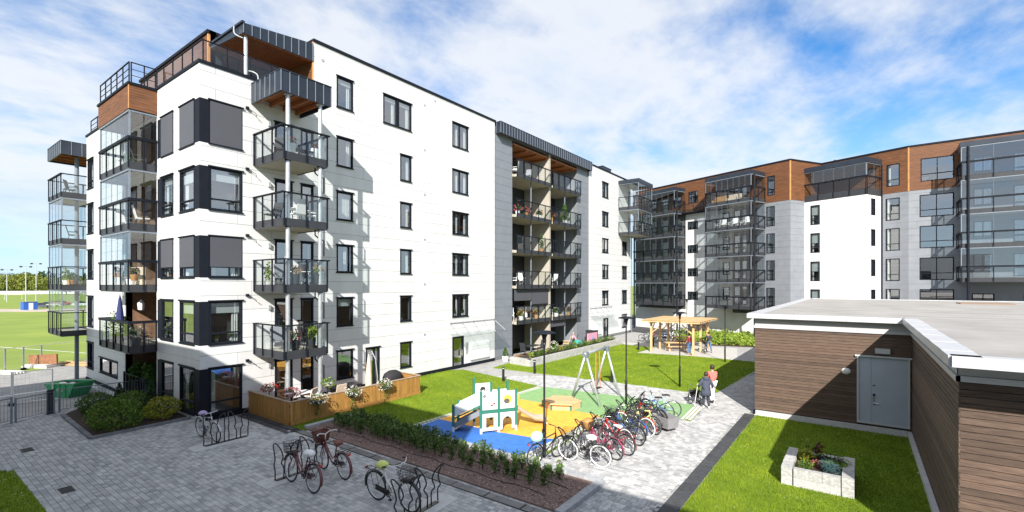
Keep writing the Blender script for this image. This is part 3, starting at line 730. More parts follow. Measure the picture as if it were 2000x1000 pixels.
# --- walls
backing(A, FA, YA+.3, 13.4, 0, TERR_Z, opsA); backing(A, FA, 13.4, 28.19, 0, ROOF-.05, opsA)
n = panels(A, FA, YA, 13.4, .22, TERR_Z, opsA, 'white', zoff=0, seed=1)
n += panels(A, FA, 13.4, 28.19, .22, ROOF-.05, opsA, 'white', zoff=0, seed=2, limit=300-n)
backing(A, FA, SB0, SB1, 0, ROOF-.05, opsB); panels(A, FA, SB0, SB1, .25, ROOF-.05, opsB, 'white', limit=0, seed=3)
b = MB(); b.box(YA-.02, 28.2, -.012, .0, 0, .2, FA); b.build('plinth', 'dark', A)
# gable
gw = []
for (z0, z1) in corner_rows: gw.append(('g1', -24.45, XA, z0, z1))
for (z0, z1) in corner_rows: gw.append(('g2', -27.18, -25.17, z0, z1))
for (z0, z1) in ((.54, 2.18), (3.15, 5.05), (6.12, 7.94), (8.95, 10.82), (11.76, 13.6)): gw.append(('g3', -39.35, -38.0, z0, z1))
gw.append(('g4', -36.69, -33.26, .55, 1.45))
REC = (-32.0, -27.3, -.1, 13.9)
opsG = [w[1:] for w in gw]+[REC]
backing(A, FG, XW, XA-.3, -.6, TERR_Z, opsG); panels(A, FG, XW, XA, -.6, TERR_Z, opsG, 'white', seed=5, limit=0, zoff=0)
b = MB(); b.box(XW, -32.02, -.07, -.02, -.24, -.06, FG); b.build('base_flashing', 'dark', A)
# corner posts of the wraparound windows
for (z0, z1) in corner_rows:
    b = MB(); b.box(XA-.46, XA+.03, -.03, .12, z0+.01, z1-.01, FG); b.box(YA+.121, YA+.34, -.03, .12, z0+.01, z1-.01, FA); b.build('corner_panel', 'dark', A)
for i, w in enumerate(gw):
    k = i % 5
    if w[0] == 'g1': window(A, FG, w[1], XA-.47, w[3], w[4], trans=.24, screen=(0, 0, .74, 0, 1)[k], blind=(0, .3, 0, .32, 0)[k], curtain=(3, 0, 2, 2, 0)[k], wide=.0, deep=1.2)
    elif w[0] == 'g2': window(A, FG, w[1]+.5, w[2], w[3], w[4], trans=.26, screen=(0, 0, .72, 0, 1)[k], blind=(0, 0, 0, .2, 0)[k], curtain=(0, 0, 3, 3, 0)[k], deep=1.2); b = MB(); b.box(w[1], w[1]+.5, -.02, .1, w[3]+.006, w[4]-.006, FG); b.build('corner_panel', 'dark', A)
    elif w[0] == 'g3': window(A, FG, w[1], w[2], w[3], w[4], mull=(.35,), trans=.25, curtain=2, deep=1.2)
    else: window(A, FG, *w[1:], mull=(.55,), curtain=0, deep=1.2)
rg = random.Random(11)
for i, (k, (z0, z1)) in enumerate(zip(range(5), corner_rows)):
    window(A, FA, YA+.345, 9.96, z0, z1, trans=.26, screen=(0, 0, .74, 0, 1)[k], blind=(0, .28, 0, .3, 0)[k], curtain=(2, 1, 3, 0, 0)[k], deep=1.2)
red = 0
for w in wA:
    k, s0, s1, z0, z1 = w; lvl = round((z1-2.2)/2.87)
    if k == 'door': window(A, FA, s0, s1, z0, z1, trans=None, curtain=(1, 0, 5, 2, 2)[lvl], wide=.15, name='balcony_door', fw=.1)
    elif k == 'french': window(A, FA, s0, s1, z0, z1, curtain=(0, 0, 5, 4, 2)[lvl], wide=.12)
    elif k == 'w1': window(A, FA, s0, s1, z0, z1, curtain=(2, 0, 5, 4, 1, 1)[lvl], blind=(0, .3, 0, 0, 0, .2)[lvl], mull=((.75,) if lvl == 2 else ()), wide=.3)
    elif k == 'w2': window(A, FA, s0, s1, z0, z1, mull=(.62,), curtain=1, name='terrace_door', wide=.2)
    elif k == 'w3': window(A, FA, s0, s1, z0, z1, mull=(.5,), mw=.22, curtain=1, blind=.18, wide=.3)
    elif k == 'w4': window(A, FA, s0, s1, z0, z1, curtain=(0, 2, 5, 1, 1)[lvl], wide=.3)
    elif k == 'w5': window(A, FA, s0, s1, z0, z1, mull=(.46,), curtain=(0, 1, 1, 1, 1, 1)[lvl], wide=.3)
    elif k == 'entry':
        w_ = window(A, FA, s0, s1, z0, z1, name='entrance_door', fw=.13, sill=False, wide=.2)
        b = MB(); b.tube([FA.p(s1-.25, -.04, .75), FA.p(s1-.25, -.10, .78), FA.p(s1-.25, -.10, 1.25), FA.p(s1-.25, -.04, 1.28)], .018); b.box(s1-.42, s1-.14, -.055, -.04, .85, 1.2, FA); b.build('handle', 'chrome', w_)
for w in wB:
    k, s0, s1, z0, z1 = w
    if k == 'w6': window(A, FA, s0, s1, z0, z1, mull=(.42,), curtain=1, wide=.2)
    elif k == 'w7': window(A, FA, s0, s1, z0, z1, mull=(.55,), curtain=1, wide=.2)
    else: window(A, FA, s0, s1, z0, z1, name='entrance_door', fw=.12, sill=False, mull=(.4,))
# parapet caps and roofs
for q in ((13.38, 28.3, -.07, .3, ROOF-.05, ROOF+.1, FA), (SB0-.02, SB1+.08, -.07, .3, ROOF-.05, ROOF+.1, FA), (YA-.07, 13.378, -.07, .3, TERR_Z, TERR_Z+.13, FA), (XW-.07, XA-.31, -.07, .3, TERR_Z, TERR_Z+.129, FG), (13.38, 13.68, .302, 3.4, ROOF-.05, ROOF+.099, FA)):
    b = MB(); b.box(*q); b.build('parapet_cap', 'dark', A)
for q in ((XW, XA-.3, 13.7, SB1, ROOF-.35, ROOF-.05), (-35.45, -25.85, 10.0, 13.69, ROOF-.35, ROOF-.05), (XW, XA-.3, YA+.3, 13.38, TERR_Z-.3, TERR_Z-.02)): b = MB(); b.box(*q); b.build('roof', 'roof', A)
FW = Frame(XW, 0, 0, -1); FN = Frame(0, SB1, -1, 0)
backing(A, FW, -SB1, -13.4, -.6, ROOF-.05, (), 'white'); backing(A, FW, -13.398, -YA, -.6, TERR_Z, (), 'white'); backing(A, FN, -XA, -XW, 0, ROOF-.05, (), 'white')
for (y0, y1, x0, x1, h) in ((20.2, 23.6, -25.2, -23.9, .75), (48.3, 50.5, -24.6, -23.0, .75)):
    b = MB(); b.box(x0, x1, y0, y1, ROOF-.05, ROOF+h); b.box(x0-.05, x1+.05, y0-.05, y1+.05, ROOF+h, ROOF+h+.06); b.build('roof_vent_box', 'zinc', A)
# --- penthouse and roof terrace
FP = Frame(0, 9.94, 1, 0); FPE = Frame(-25.8, 0, 0, 1); FPN = Frame(0, 13.4, 1, 0)
backing(A, FP, -35.5, -25.8, TERR_Z, ROOF, (), 'cedar'); boards(A, FP, -35.5, -25.88, TERR_Z, ROOF, .125, (), 'cedar')
b = MB(); b.box(-25.88, -25.78, -.04, .06, TERR_Z, ROOF, FP); b.build('corner_board', mat('pale_cedar', (0.5, 0.24, 0.09), .6, var=.2), A)
b = MB(); b.box(-35.6, -25.72, -.1, .3, ROOF, ROOF+.14, FP); b.box(9.945, 13.37, -.08, .3, ROOF, ROOF+.139, FPE); b.build('parapet_cap', 'dark', A)
opsP = [(10.5, 13.0, TERR_Z+.1, TERR_Z+2.3)]
backing(A, FPE, 10.0, 13.4, TERR_Z, ROOF, opsP, 'char'); window(A, FPE, *opsP[0], mull=(.33, .66), curtain=0, deep=2, sill=False, name='terrace_door')
boards(A, FPN, -25.75, XA-.03, TERR_Z, ROOF-.06, .125, (), 'cedar'); backing(A, FPN, -25.8, XA-.02, TERR_Z, ROOF-.06, (), 'cedar', t=.1)
b = MB(); b.box(XA-.045, XA+.02, -.05, .0, TERR_Z+.02, ROOF-.06, FPN); b.build('corner_board', bpy.data.materials['pale_cedar'], A)
# sloping terrace canopy on a steel post
b = MB(); y0, y1, x0, x1 = 9.98, 13.36, -25.7, XA+.04
zb_, zl, zh = 17.06, 17.55, 17.98
b.add([(x0, y0, zb_+.3), (x1, y0, zb_+.02), (x1, y1, zb_+.02), (x0, y1, zb_+.3), (x0, y0, zl), (x1, y0, zl), (x1, y1, zh), (x0, y1, zh)], [(0, 1, 5, 4), (1, 2, 6, 5), (2, 3, 7, 6), (3, 0, 4, 7), (4, 5, 6, 7)])
b.box(x0-.06, x1+.05, y0-.07, y0+.06, zl-.02, zl+.07); cn = b.build('canopy', 'zinc', A)
n = 9
for i in range(n+1):
    y = y0+.02+(y1-y0-.04)*i/n; q = MB(); q.box(x1+.001, x1+.035, y-.012, y+.012, zb_+.04, zl-.02+(zh-zl)*(y-y0)/(y1-y0)); q.build('standing_seam', 'bluesteel', cn)
q = MB(); q.add([(x1-.02, y0+.02, zb_+.01), (x1-.02, y1, zb_+.01), (x0, y1, zb_+.28), (x0, y0+.02, zb_+.28)], [(0, 1, 2, 3)])
q.build('soffit', 'cedarS', cn)
q = MB()
for i in range(22): x = x0+.12+(x1-x0-.2)*i/22; z = zb_+.27-(x-x0)/(x1-x0)*.26; q.box(x, x+.006, y0+.03, y1, z-.02, z+.0)
q.build('soffit_joint', 'dark', cn)
q = MB(); q.tube([(x1-.22, y0+.22, TERR_Z+.1), (x1-.22, y0+.22, zb_+.1)], .085, 12); q.build('post', 'steel', cn)
b = MB(); b.tube(smooth([(x1-.62, y0-.11, zl-.02), (x1-.62, y0-.11, zl-.3), (x1-.5, y0-.02, zl-.45), (x1-.3, y0+.14, zl-.55)]), .032, 8); b.build('downpipe', 'steel', cn); q = MB(); q.tube(smooth([(x1-.2, y0+.34, TERR_Z+.42), (x1-.02, y0+.5, TERR_Z+.36), (x1+.08, y0+.62, TERR_Z+.2), (x1+.08, y0+.62, TERR_Z-.3)]), .032, 8); q.build('downpipe', 'steel', cn)
railing(A, FG, -31.4, XA-.05, .15, TERR_Z+.14, .95, 8); railing(A, FA, YA+.15, 13.3, .13, TERR_Z+.14, .95, 5)
railing(A, FG, XW+.2, -32.2, .15, TERR_Z+.14, .9, 5, False)
# --- gable glazed balconies with timber clad top
BX0, BX1, BO = -31.85, -27.28, 1.07
for k, z in enumerate(LV):
    nxt = LV[k+1] if k < 3 else 13.9
    balcony(A, FG, BX0, BX1, BO, z, nf=4, ns=2, glaze=nxt-.01 if k else 0, upn=5, fasm='char', rh=.07)
FBx = FG.sub(0, -BO-.05); tb = MB(); tb.box(BX0-.2, BX1+.05, -BO-.03, .28, 13.92, 15.05, FG); box = tb.build('balcony_roof', 'cedar', A)
n = 9
for i in range(n):
    za, zb = 13.93+i*.124, 13.93+(i+1)*.124-.007
    b = MB(); b.box(BX0-.22, BX1+.05, -BO-.055, -BO-.032, za, zb, FG); b.box(BX1+.052, BX1+.075, -BO-.04, -.02, za, zb, FG); b.build('board', 'cedar', box)
b = MB(); b.box(BX1+.052, BX1+.09, -BO-.075, -BO-.0405, 13.93, 15.05, FG); b.build('corner_board', bpy.data.materials['pale_cedar'], box)
b = MB(); b.box(BX0-.27, BX1+.13, -BO-.11, -.071, 15.05, 15.16, FG); b.build('parapet_cap', 'dark', box)
railing(A, FG, BX0, BX1+.02, -BO-.02, 15.17, .95, 5, False); FS = Frame(BX1+.03, 0, 0, 1); railing(A, FS, YA-BO+.03, YA, 0, 15.17, .95, 2, False)
# recess behind the gable balconies
b = MB(); P = [(-32.0, 8.29, -.1), (-27.3, 8.29, -.1), (-27.3, 10.6, -.1), (-32, 10.6, -.1), (-32.0, 8.29, 13.95), (-27.3, 8.29, 13.95), (-27.3, 10.6, 13.95), (-32, 10.6, 13.95)]
b.add(P, [(3, 2, 6, 7)]); b.build('recess_wall', 'char', A); b = MB(); b.add(P, [(4, 5, 6, 7)]); b.build('recess_ceiling', 'char', A)
b = MB(); b.add(P, [(0, 3, 7, 4)]); b.build('recess_side_wall', mat('recess_boarding', (0.20, 0.115, 0.07), .7, var=.3, scale=3), A); b = MB(); b.add(P, [(1, 5, 6, 2)]); b.build('recess_side_wall', bpy.data.materials['recess_boarding'], A)
for k in range(4):
    b = MB(); b.box(-32, -27.3, .012, 2.3, LV[k]+.03, LV[k]+.24, FG); b.build('recess_floor', 'slab', A)
    window(A, FG.sub(0, 2.3), -31.4, -28.2, LV[k]+.3, LV[k]+2.4, mull=(.33, .66), curtain=2, room=False, sill=False, name='terrace_door')
# --- corner balconies at the far end of the gable
LX1, LX0, LO = -39.62, -43.0, 1.17
FLf = Frame(0, YA-LO, 1, 0)
for k, z in enumerate(LV):
    balcony(A, FG, LX0, LX1, LO, z, nf=3, ns=2, glaze=LV[k+1]-.01 if k < 3 and k != 3 else 0, upn=4, d_in=2.2)
seam_canopy(A, FG, LX0-.1, LX1+.0, LO+.05, 13.85, 14.65, d_in=2.2, step=.5)
b = MB(); b.tube([(-40.45, 7.95, -.6), (-40.45, 7.95, 13.9)], .11, 12); b.build('post', 'bluesteel', A)
# --- balconies on steel posts on the long facade
BY0, BY1, BOUT = 10.5, 12.58, 2.53
for k, z in enumerate(LV): balcony(A, FA, BY0, BY1, BOUT, z, nf=2, ns=3)
seam_canopy(A, FA, 10.34, 12.72, 2.62, 14.0, 14.9, step=.42)
for y in (10.78, 12.3):
    b = MB(); b.tube([(XA+BOUT-.14, y, 0), (XA+BOUT-.14, y, 14.05)], .09, 14); b.box(XA+BOUT-.28, XA+BOUT-.0, y-.14, y+.14, 14.0, 14.03); b.build('post', 'steel', A)
    for z in LV:
        b = MB(); b.tube([(XA+BOUT-.14, y, z-.02), (XA+BOUT-.14, y, z+.06)], .13, 12); b.build('post_collar', 'dark', A)
for z in LV:
    b = MB(); b.tube([(XA+BOUT-.55, 12.3, z+.05), (XA+BOUT-.55, 12.3, z-.22), (XA+BOUT-.3, 12.36, z-.4), (XA+BOUT-.03, 12.42, z-.5), (XA+BOUT-.03, 12.42, z-1.2)], .032, 8); b.build('downpipe', 'dark', A)
# wall lamps, vents, cameras
def disc(F, s, z, r=.075):
    b = MB(); pts = [F.p(s+r*math.cos(t), -.045, z+r*math.sin(t)) for t in [2*math.pi*i/12 for i in range(12)]]; q = [F.p(s+r*math.cos(t), -.019, z+r*math.sin(t)) for t in [2*math.pi*i/12 for i in range(12)]]
    b.add(pts+q, [tuple(range(12))]+[(i, i+12, (i+1) % 12+12, (i+1) % 12) for i in range(12)])
    b.build('wall_vent', 'steel', A)
for z in (17.2, 14.35, 11.5, 8.65, 5.8, 2.6): disc(FA, 21.0, z)
disc(FA, 21.9, 17.75); disc(FA, 13.9, 17.35)
for z in (2.0, 4.7, 7.6, 10.45, 13.3):
    b = MB(); b.box(11.1, 11.2, -.13, -.019, z-.1, z+.12, FA); b.build('wall_lamp', 'steel', A)
for z in (2.35, 5.3, 8.0, 11.0, 13.75):
    b = MB(); b.box(10.1, 10.22, -.12, -.019, z-.05, z+.06, FA); b.tube([FA.p(10.2, -.05, z), FA.p(10.45, -.25, z-.2), FA.p(10.55, -.1, z-.3)], .012, 5); b.build('screen_motor', 'dark', A)
# entrance canopies of glass hung on rods
def glass_canopy(s0, s1, z, zr):
    b = MB(); b.box(s0, s1, -.06, -.019, zr-.03, zr+.03, FA)
    for i in range(5): x = s0+.05+(s1-s0-.1)*i/4; b.tube([FA.p(x, -.05, zr), FA.p(x, -1.15, z-.02)], .014, 5)
    c = b.build('entrance_canopy', 'steel', A)
    for i in range(5): x = s0+.05+(s1-s0-.1)*i/4; b = MB(); b.box(x-.05, x+.05, -.10, -.061, zr-.05, zr+.05, FA); b.build('bracket', 'bluesteel', c)
    for i in range(4):
        x0, x1 = s0+(s1-s0)*i/4+.01, s0+(s1-s0)*(i+1)/4-.01; g = MB(); g.box(x0, x1, -1.3, -.03, z-.012, z+.012, FA)
        g.build('glass_pane', 'bglass', c)
glass_canopy(23.3, 28.1, 2.42, 3.15); glass_canopy(43.95, 49.2, 2.5, 3.3)
def mailboards(s0, s1, z0, z1, rows, cols):
    b = MB(); b.box(s0, s1, -.16, -.019, z0, z1, FA); o = b.build('mailbox_bank', 'wpaint', A)
    for i in range(rows):
        for j in range(cols):
            a, c = s0+.05+(s1-s0-.1)*j/cols, s0+.05+(s1-s0-.1)*(j+1)/cols; q, r = z0+.04+(z1-z0-.08)*i/rows, z0+.04+(z1-z0-.08)*(i+1)/rows
            b = MB(); b.box(a+.012, c-.012, -.185, -.161, q+.012, r-.012, FA); b.build('mailbox_door', 'wpaint', o)
mailboards(25.3, 27.4, .42, 1.62, 5, 4); mailboards(44.6, 46.5, .5, 1.85, 5, 4)
b = MB(); b.box(24.86, 25.1, -.08, -.019, .95, 1.7, FA); b.build('intercom', 'steel', A)
# --- grey middle block with recessed balconies
G0, G1 = 28.19, 43.7; FGm = FA.sub(0, .12); R0, R1, RM = 30.6, 41.35, 35.97
opsM = [(R0, R1, 0, 17.35)]
backing(A, FGm, G0, G1, 0, 17.9, opsM); panels(A, FGm, G0, G1, .2, 17.9, opsM, 'grey', seed=8, limit=0, l=2.42)
seam_canopy(A, FA, 28.45, 43.68, .38, 17.32, 18.16, d_in=.35, joists=False, step=.36)
RD = 2.6
b = MB(); b.box(R0, R1, RD, RD+.2, 0, 17.4, FA); b.build('recess_wall', 'char', A)
for q in ((R0-.2, R0-.002), (R1+.002, R1+.2)): b = MB(); b.box(*q, .45, RD, 0, 17.4, FA); b.build('recess_side_wall', 'grey', A)
for s_ in (RM-.09,):
    b = MB(); b.box(s_, s_+.22, -.1, RD-.002, 0, 17.36, FA); b.build('dividing_wall', 'beige', A)
b = MB(); b.box(R0, R1, .0, RD, 17.0, 17.1, FA); b.build('recess_ceiling', 'cedarS', A)
for i in range(7): b = MB(); s_ = R0+.4+i*1.6; b.box(s_-.06, s_+.06, .1, RD-.01, 16.85, 16.998, FA); b.build('joist', 'cedarS', A)
LVM = LV+[14.38]
for k, z in enumerate(LVM):
    for (a, c, sd) in ((R0+.02, RM-.12, ''), (RM+.16, R1-.02, 'r')):
        balcony(A, FA, a, c, .32, z, nf=5, ns=1, sides=sd, d_in=.1 if sd else 0, rail=1.45, fh=.34)
    for q in ((R0, RM-.1), (RM+.14, R1)): b = MB(); b.box(*q, .02, RD-.002, z+.05, z+.26, FA); b.build('recess_floor', 'slab', A)
for k, z in enumerate([-.1]+LVM):
    f = z+.3
    for a in (R0+.35, RM+2.6): window(A, FA.sub(0, RD), a, a+1.9, f, f+2.2, mull=(.5,), curtain=0, room=False, sill=False, name='terrace_door')
    if k: 
        for a in (R0+2.6, RM+2.9): b = MB(); b.box(a-.04, a+.04, .0, .08, z-2.5 if k > 1 else 0, z+.04, FA); b.build('post', 'bluesteel', A)
for (a, c, z0, z1) in ((R0+.05, R0+2.55, 4.45, 5.38), (R0+2.6, RM-.15, 4.1, 5.38), (RM+.3, RM+2.8, 1.95, 2.5)):
    b = MB(); b.box(a, c, -.05, -.04, z0, z1, FA); b.build('sun_screen', 'screen', A)
# --- glazed corner balcony at the far end of the white block
for k, (z, g) in enumerate(((11.38, 14.22), (14.25, 17.25))): balcony(A, FA, 51.1, 55.3, 2.38, z, nf=5, ns=2, glaze=g, upn=5)
b = MB(); b.box(51.0, 55.4, -2.48, -.02, 17.26, 17.66, FA); b.build('balcony_roof', 'zinc', A)
for s_ in (51.2,): b = MB(); b.tube([FA.p(54.7, -.1, 0), FA.p(54.7, -.1, 11.4)], .06, 8); b.build('downpipe', 'bluesteel', A)
# ================================================================== BUILDING C : the angled grey, white and timber block on the right
FC1 = Frame(-22.1, 61.69, 16.4, -6.29); C1L = 17.56
FCR = Frame(-5.70, 55.40, 2.4, 4.0); CRL = 4.66
FC2 = Frame(-3.30, 59.40, 6.9, -2.7); C2L = 7.41
FC3 = Frame(3.60, 56.70, 1.0, -0.03); C3L = 16.0
FCW = Frame(-4.72, 57.25, .934, -.358)
CW1 = FCW.s(1692); FCWR = FCW.sub(CW1, 0, R(84)); CWRL = 2.6
C = thing('apartment_building', 'angled grey and white apartment block with timber clad top floor behind the low garage', 'apartment building', (-5.7, 55.4, 0), 0, None, True)
CT = 18.4; WZ = 14.35; CLV = [3.15+2.83*k for k in range(4)]+[14.45]
def wrange(F, pa, pb, ztops, h, d=0.0): a, c = F.s(pa, d), F.s(pb, d); return [(a, c, z-h, z) for z in ztops]
w1 = wrange(FC1, 1343.5, 1363.5, (13.45, 10.58, 7.74, 4.9), 1.0)+wrange(FC1, 1345, 1363.5, (17.1,), 1.45)
w2 = wrange(FC1, 1497, 1513.5, (13.96, 11.12, 8.28, 5.42), 2.1)+wrange(FC1, 1499, 1513.5, (17.15,), 2.05)
w3 = wrange(FCW, 1583, 1601.5, (13.8, 10.97, 8.1, 5.28), 2.0)
w4 = [(.75, 1.5, z-1.6, z) for z in (13.9, 11.0, 8.15, 5.3)]
w5 = wrange(FC2, 1730, 1757.5, (13.9, 11.05, 8.2, 5.35), 2.1)+wrange(FC2, 1731.5, 1757.5, (17.1,), 2.1)
w6 = wrange(FC3, 1796, 1863.5, (13.9, 11.08, 8.2, 5.35), 2.02)+wrange(FC3, 1798, 1864, (17.2,), 2.1)
# balcony stack geometry from the corners
def depth_for(F, s1, px):
    lo, hi = 0.3, 6.0; f = lambda D_: F.s(px, -D_)-s1; a = f(lo)
    for _ in range(50):
        m_ = (lo+hi)/2
        if (f(m_) > 0) == (a > 0): lo = m_
        else: hi = m_
    return (lo+hi)/2
ST1b = FC1.s(1338); D1 = depth_for(FC1, ST1b, 1317); ST1a = FC1.s(1238, -D1)
ST2b = FC1.s(1494); D2 = depth_for(FC1, ST2b, 1467); ST2a = FC1.s(1378.5, -D2)
ST3a = FC3.s(1870); D3 = 2.6; ST3b = ST3a+9.5
print('stacks', [round(x, 2) for x in (ST1a, ST1b, D1, ST2a, ST2b, D2, ST3a, ST3b, D3)], 'CW1', round(CW1, 2))
sd1 = []; sd2 = []; sd3 = []
for z in CLV:
    sd1 += [(ST1a+1.2, ST1a+2.3, z+.4, z+2.45), (ST1a+2.9, ST1a+4.0, z+.4, z+2.45), (ST1b-1.6, ST1b-.5, z+.9, z+2.4)]
    sd2 += [(ST2a+1.75, ST2a+2.55, z+.4, z+2.45), (ST2a+2.65, ST2a+3.35, z+.4, z+2.45), (ST2a+.4, ST2a+1.3, z+.9, z+2.3)]
    if z > 5: sd3 += [(ST3a+1.0, ST3a+2.2, z+.9, z+2.4), (ST3a+3.4, ST3a+5.6, z+.5, z+2.4), (ST3a+6.4, ST3a+8.6, z+.5, z+2.4)]
sd3 += [(ST3a+.9, ST3a+2.3, 3.3, 5.0), (ST3a+4.0, ST3a+6.0, 3.3, 5.0)]
SIDE = mat('entry_boarding', (0.16, 0.075, 0.04), .7, var=.3, scale=2)
def wallset(F, s0, s1, ops, lowm, low0=2.7, wood=True, top=CT):
    backing(C, F, s0, s1, 0, top, ops)
    lo = low0
    panels(C, F, s0, s1, lo, WZ if wood else top, ops, lowm, limit=0, seed=int(s0*7)+3)
    if wood: boards(C, F, s0, s1, WZ+.01, top-.02, .135, ops, 'cedar')
    if low0 > .1: b = MB(); b.plate(F, s0, s1, 0, low0, -.01, 0, ops); b.build('base_wall', 'render', C)
m1 = FC1.s(1378.5)+.0
M['cdark'] = mat('dark_balcony_wall', (.075, .07, .07), .7, var=.1, scale=2)
wallset(FC1, -3.0, ST1b+.1, w1+sd1+sd2, 'cdark'); wallset(FC1, ST1b+.1, ST2a+1.6, w1+sd1+sd2, 'white'); wallset(FC1, ST2a+1.6, ST2b-.8, w2+sd2, 'cdark', 2.6); wallset(FC1, ST2b-.8, C1L, w2+sd2, 'lgrey', 2.6)
wallset(FCR, 0.02, CRL+.5, [], 'lgrey', 2.6); wallset(FC2, 0, C2L, w5, 'lgrey', .1); wallset(FC3, 0, C3L, w6+sd3, 'lgrey', .1)
backing(C, FCW, 0, CW1, 0, 14.2, w3); panels(C, FCW, 0, CW1, .1, 14.2, w3, 'white', limit=0, seed=4)
backing(C, FCWR, .02, CWRL, 0, 14.2, w4); panels(C, FCWR, 0, CWRL, .1, 14.2, w4, 'white', limit=0, seed=6)
for (F, ws, kw) in ((FC1, w1, dict(mull=(.35,), curtain=1)), (FC1, w2, dict(trans=.3, curtain=1)), (FCW, w3, dict(trans=.32, curtain=3, blind=.5)), (FCWR, w4, dict(mull=(.5,), curtain=4)), (FC2, w5, dict(trans=.3, curtain=2)), (FC3, w6, dict(mull=(.5,), trans=.31, curtain=0))):  # half-drawn blinds on w3 are added to lighten its dark panes
    for i, w in enumerate(ws): window(C, F, *w, wide=.2, sill=False, **kw)
for i, w in enumerate(sd1+sd2): window(C, FC1, *w, wide=.1, sill=False, curtain=(0, 4, 2)[i % 3], room=True, name='balcony_door' if w[3]-w[2] > 1.9 else 'window')
for i, w in enumerate(sd3): window(C, FC3, *w, wide=.1, sill=False, curtain=(0, 3, 2, 4)[i % 4], mull=(.5,))
# corner boards, caps
pc = bpy.data.materials['pale_cedar']
for F, s_ in ((FCR, 0), (FC2, C2L)): b = MB(); b.box(s_-.04, s_+.07, -.05, .05, WZ, CT-.02, F); b.build('corner_board', pc, C)
for F, a, c in ((FC1, -3, C1L+.06), (FCR, .0, CRL), (FC2, 0, C2L+.03), (FC3, .03, C3L)): b = MB(); b.box(a, c, -.09, .25, CT-.02, CT+.12, F); b.build('parapet_cap', 'dark', C)
b = MB(); poly = [FC1.p(-3, .3, 0)[:2], FC1.p(C1L-.2, .3, 0)[:2], FC2.p(0, .4, 0)[:2], FC2.p(C2L, .4, 0)[:2], FC3.p(C3L, .3, 0)[:2], FC3.p(C3L, 14, 0)[:2], FC1.p(-3, 14, 0)[:2]]
b.prism(poly, CT-.3, CT-.03); b.build('roof', 'roof', C)
Fb = Frame(*FC3.p(C3L, 0, 0)[:2], 0, 1); backing(C, Fb, 0, 14, 0, CT, (), 'lgrey'); Fe = Frame(*FC1.p(-3, 12, 0)[:2], -FC1.n.x, -FC1.n.y); backing(C, Fe, 0, 12, 0, CT, (), 'white')
b = MB(); v = FC2.p(1.2, 2.5, 0); b.box(v[0]-.6, v[0]+.9, v[1], v[1]+1, CT, CT+.55); b.tube([(v[0]-.9, v[1], CT), (v[0]-.9, v[1], CT+.7)], .09, 8); b.build('roof_vent_box', 'zinc', C)
# balconies
def stack(F, s0, s1, D_, lv, ns, nf, side, gg, un, first=0, posts=()):
    for k, z in enumerate(lv):
        nxt = (lv[k+1]-.005) if k < len(lv)-1 else 17.2
        balcony(C, F, s0, s1, D_, z, nf=nf, ns=ns, sides='lr', rail=1.28 if k < len(lv)-1 else 1.5, fh=.36, glaze=nxt, gm=gg, gg=gg, upn=un, rh=.075)
    b = MB(); b.box(s0-.08, s1+.06, -D_-.08, -.03, 17.22, 17.62, F); b.build('balcony_roof', 'zinc', C)
    for (sp, dp) in posts:
        b = MB(); b.tube([F.p(sp, dp, 0), F.p(sp, dp, 17.2)], .09, 10); b.build('post', 'dark', C)
stack(FC1, ST1a, ST1b, D1, CLV, 2, 4, 'r', 'cglass', 7, posts=((ST1b+.16, -D1+.3), (ST1a+.2, -D1-.14)))
stack(FC1, ST2a, ST2b, D2, CLV, 2, 4, 'r', 'cglass', 8, posts=((ST2b+.16, -D2+.35), (ST2a-.14, -D2+.2)))
stack(FC3, ST3a, ST3b, D3, CLV[1:], 2, 5, 'l', 'sglass', 5, posts=((ST3a+.4, -D3-.14),))
balcony(C, FCW, 0.05, CW1, 0.0, 14.22, nf=4, ns=1, sides='', rail=1.75, fh=.62, glaze=17.22, gm='cglass', gg='gglass', upn=6, rh=.075)
balcony(C, FCWR, 0.05, CWRL, 0.0, 14.22, nf=1, ns=1, sides='', rail=1.75, fh=.62, glaze=17.22, gm='gglass', gg='gglass', upn=2, rh=.075)
b = MB(); q = [FCW.p(-.1, -.1, 0)[:2], FCW.p(CW1+.1, -.1, 0)[:2], FCWR.p(CWRL, -.1, 0)[:2], FCW.p(-.1, 2.5, 0)[:2]]; b.prism(q, 17.225, 17.7, True); b.build('balcony_roof', 'zinc', C)
b = MB(); q = [FCW.p(.1, .1, 0)[:2], FCW.p(CW1-.1, .1, 0)[:2], FCWR.p(CWRL, .1, 0)[:2], FCW.p(.1, 2.5, 0)[:2]]; b.prism(q, 14.0, 14.25); b.build('terrace_floor', 'slab', C)
b = MB(); b.tube([FCWR.p(CWRL-.1, -.1, 0), FCWR.p(CWRL-.1, -.1, 17.2)], .07, 8); b.build('downpipe', 'dark', C)
b = MB(); s_ = FC1.s(1340); b.box(ST1b, ST2a, -.75, -.68, WZ+.05, WZ+.2, FC1); b.box(ST1b, ST2a, -.7, -.02, WZ+.0, WZ+.2, FC1); b.build('terrace_edge', 'dark', C)
railing(C, FC1, ST1b+.2, ST2a-.2, -.65, WZ+.2, 1.0, 3)
# long black wall hoops: bike parking rail along the base wall
def hoop_pts(h=.75, w=.22): return [(-w*.5, 0), (-w*.5, h*.45), (-w*.1, h*.6), (-w*.25, h*.8), (w*.1, h), (w*.65, h*.95), (w*.75, h*.75), (w*.4, h*.5), (w*.5, h*.4), (w*.5, 0)]
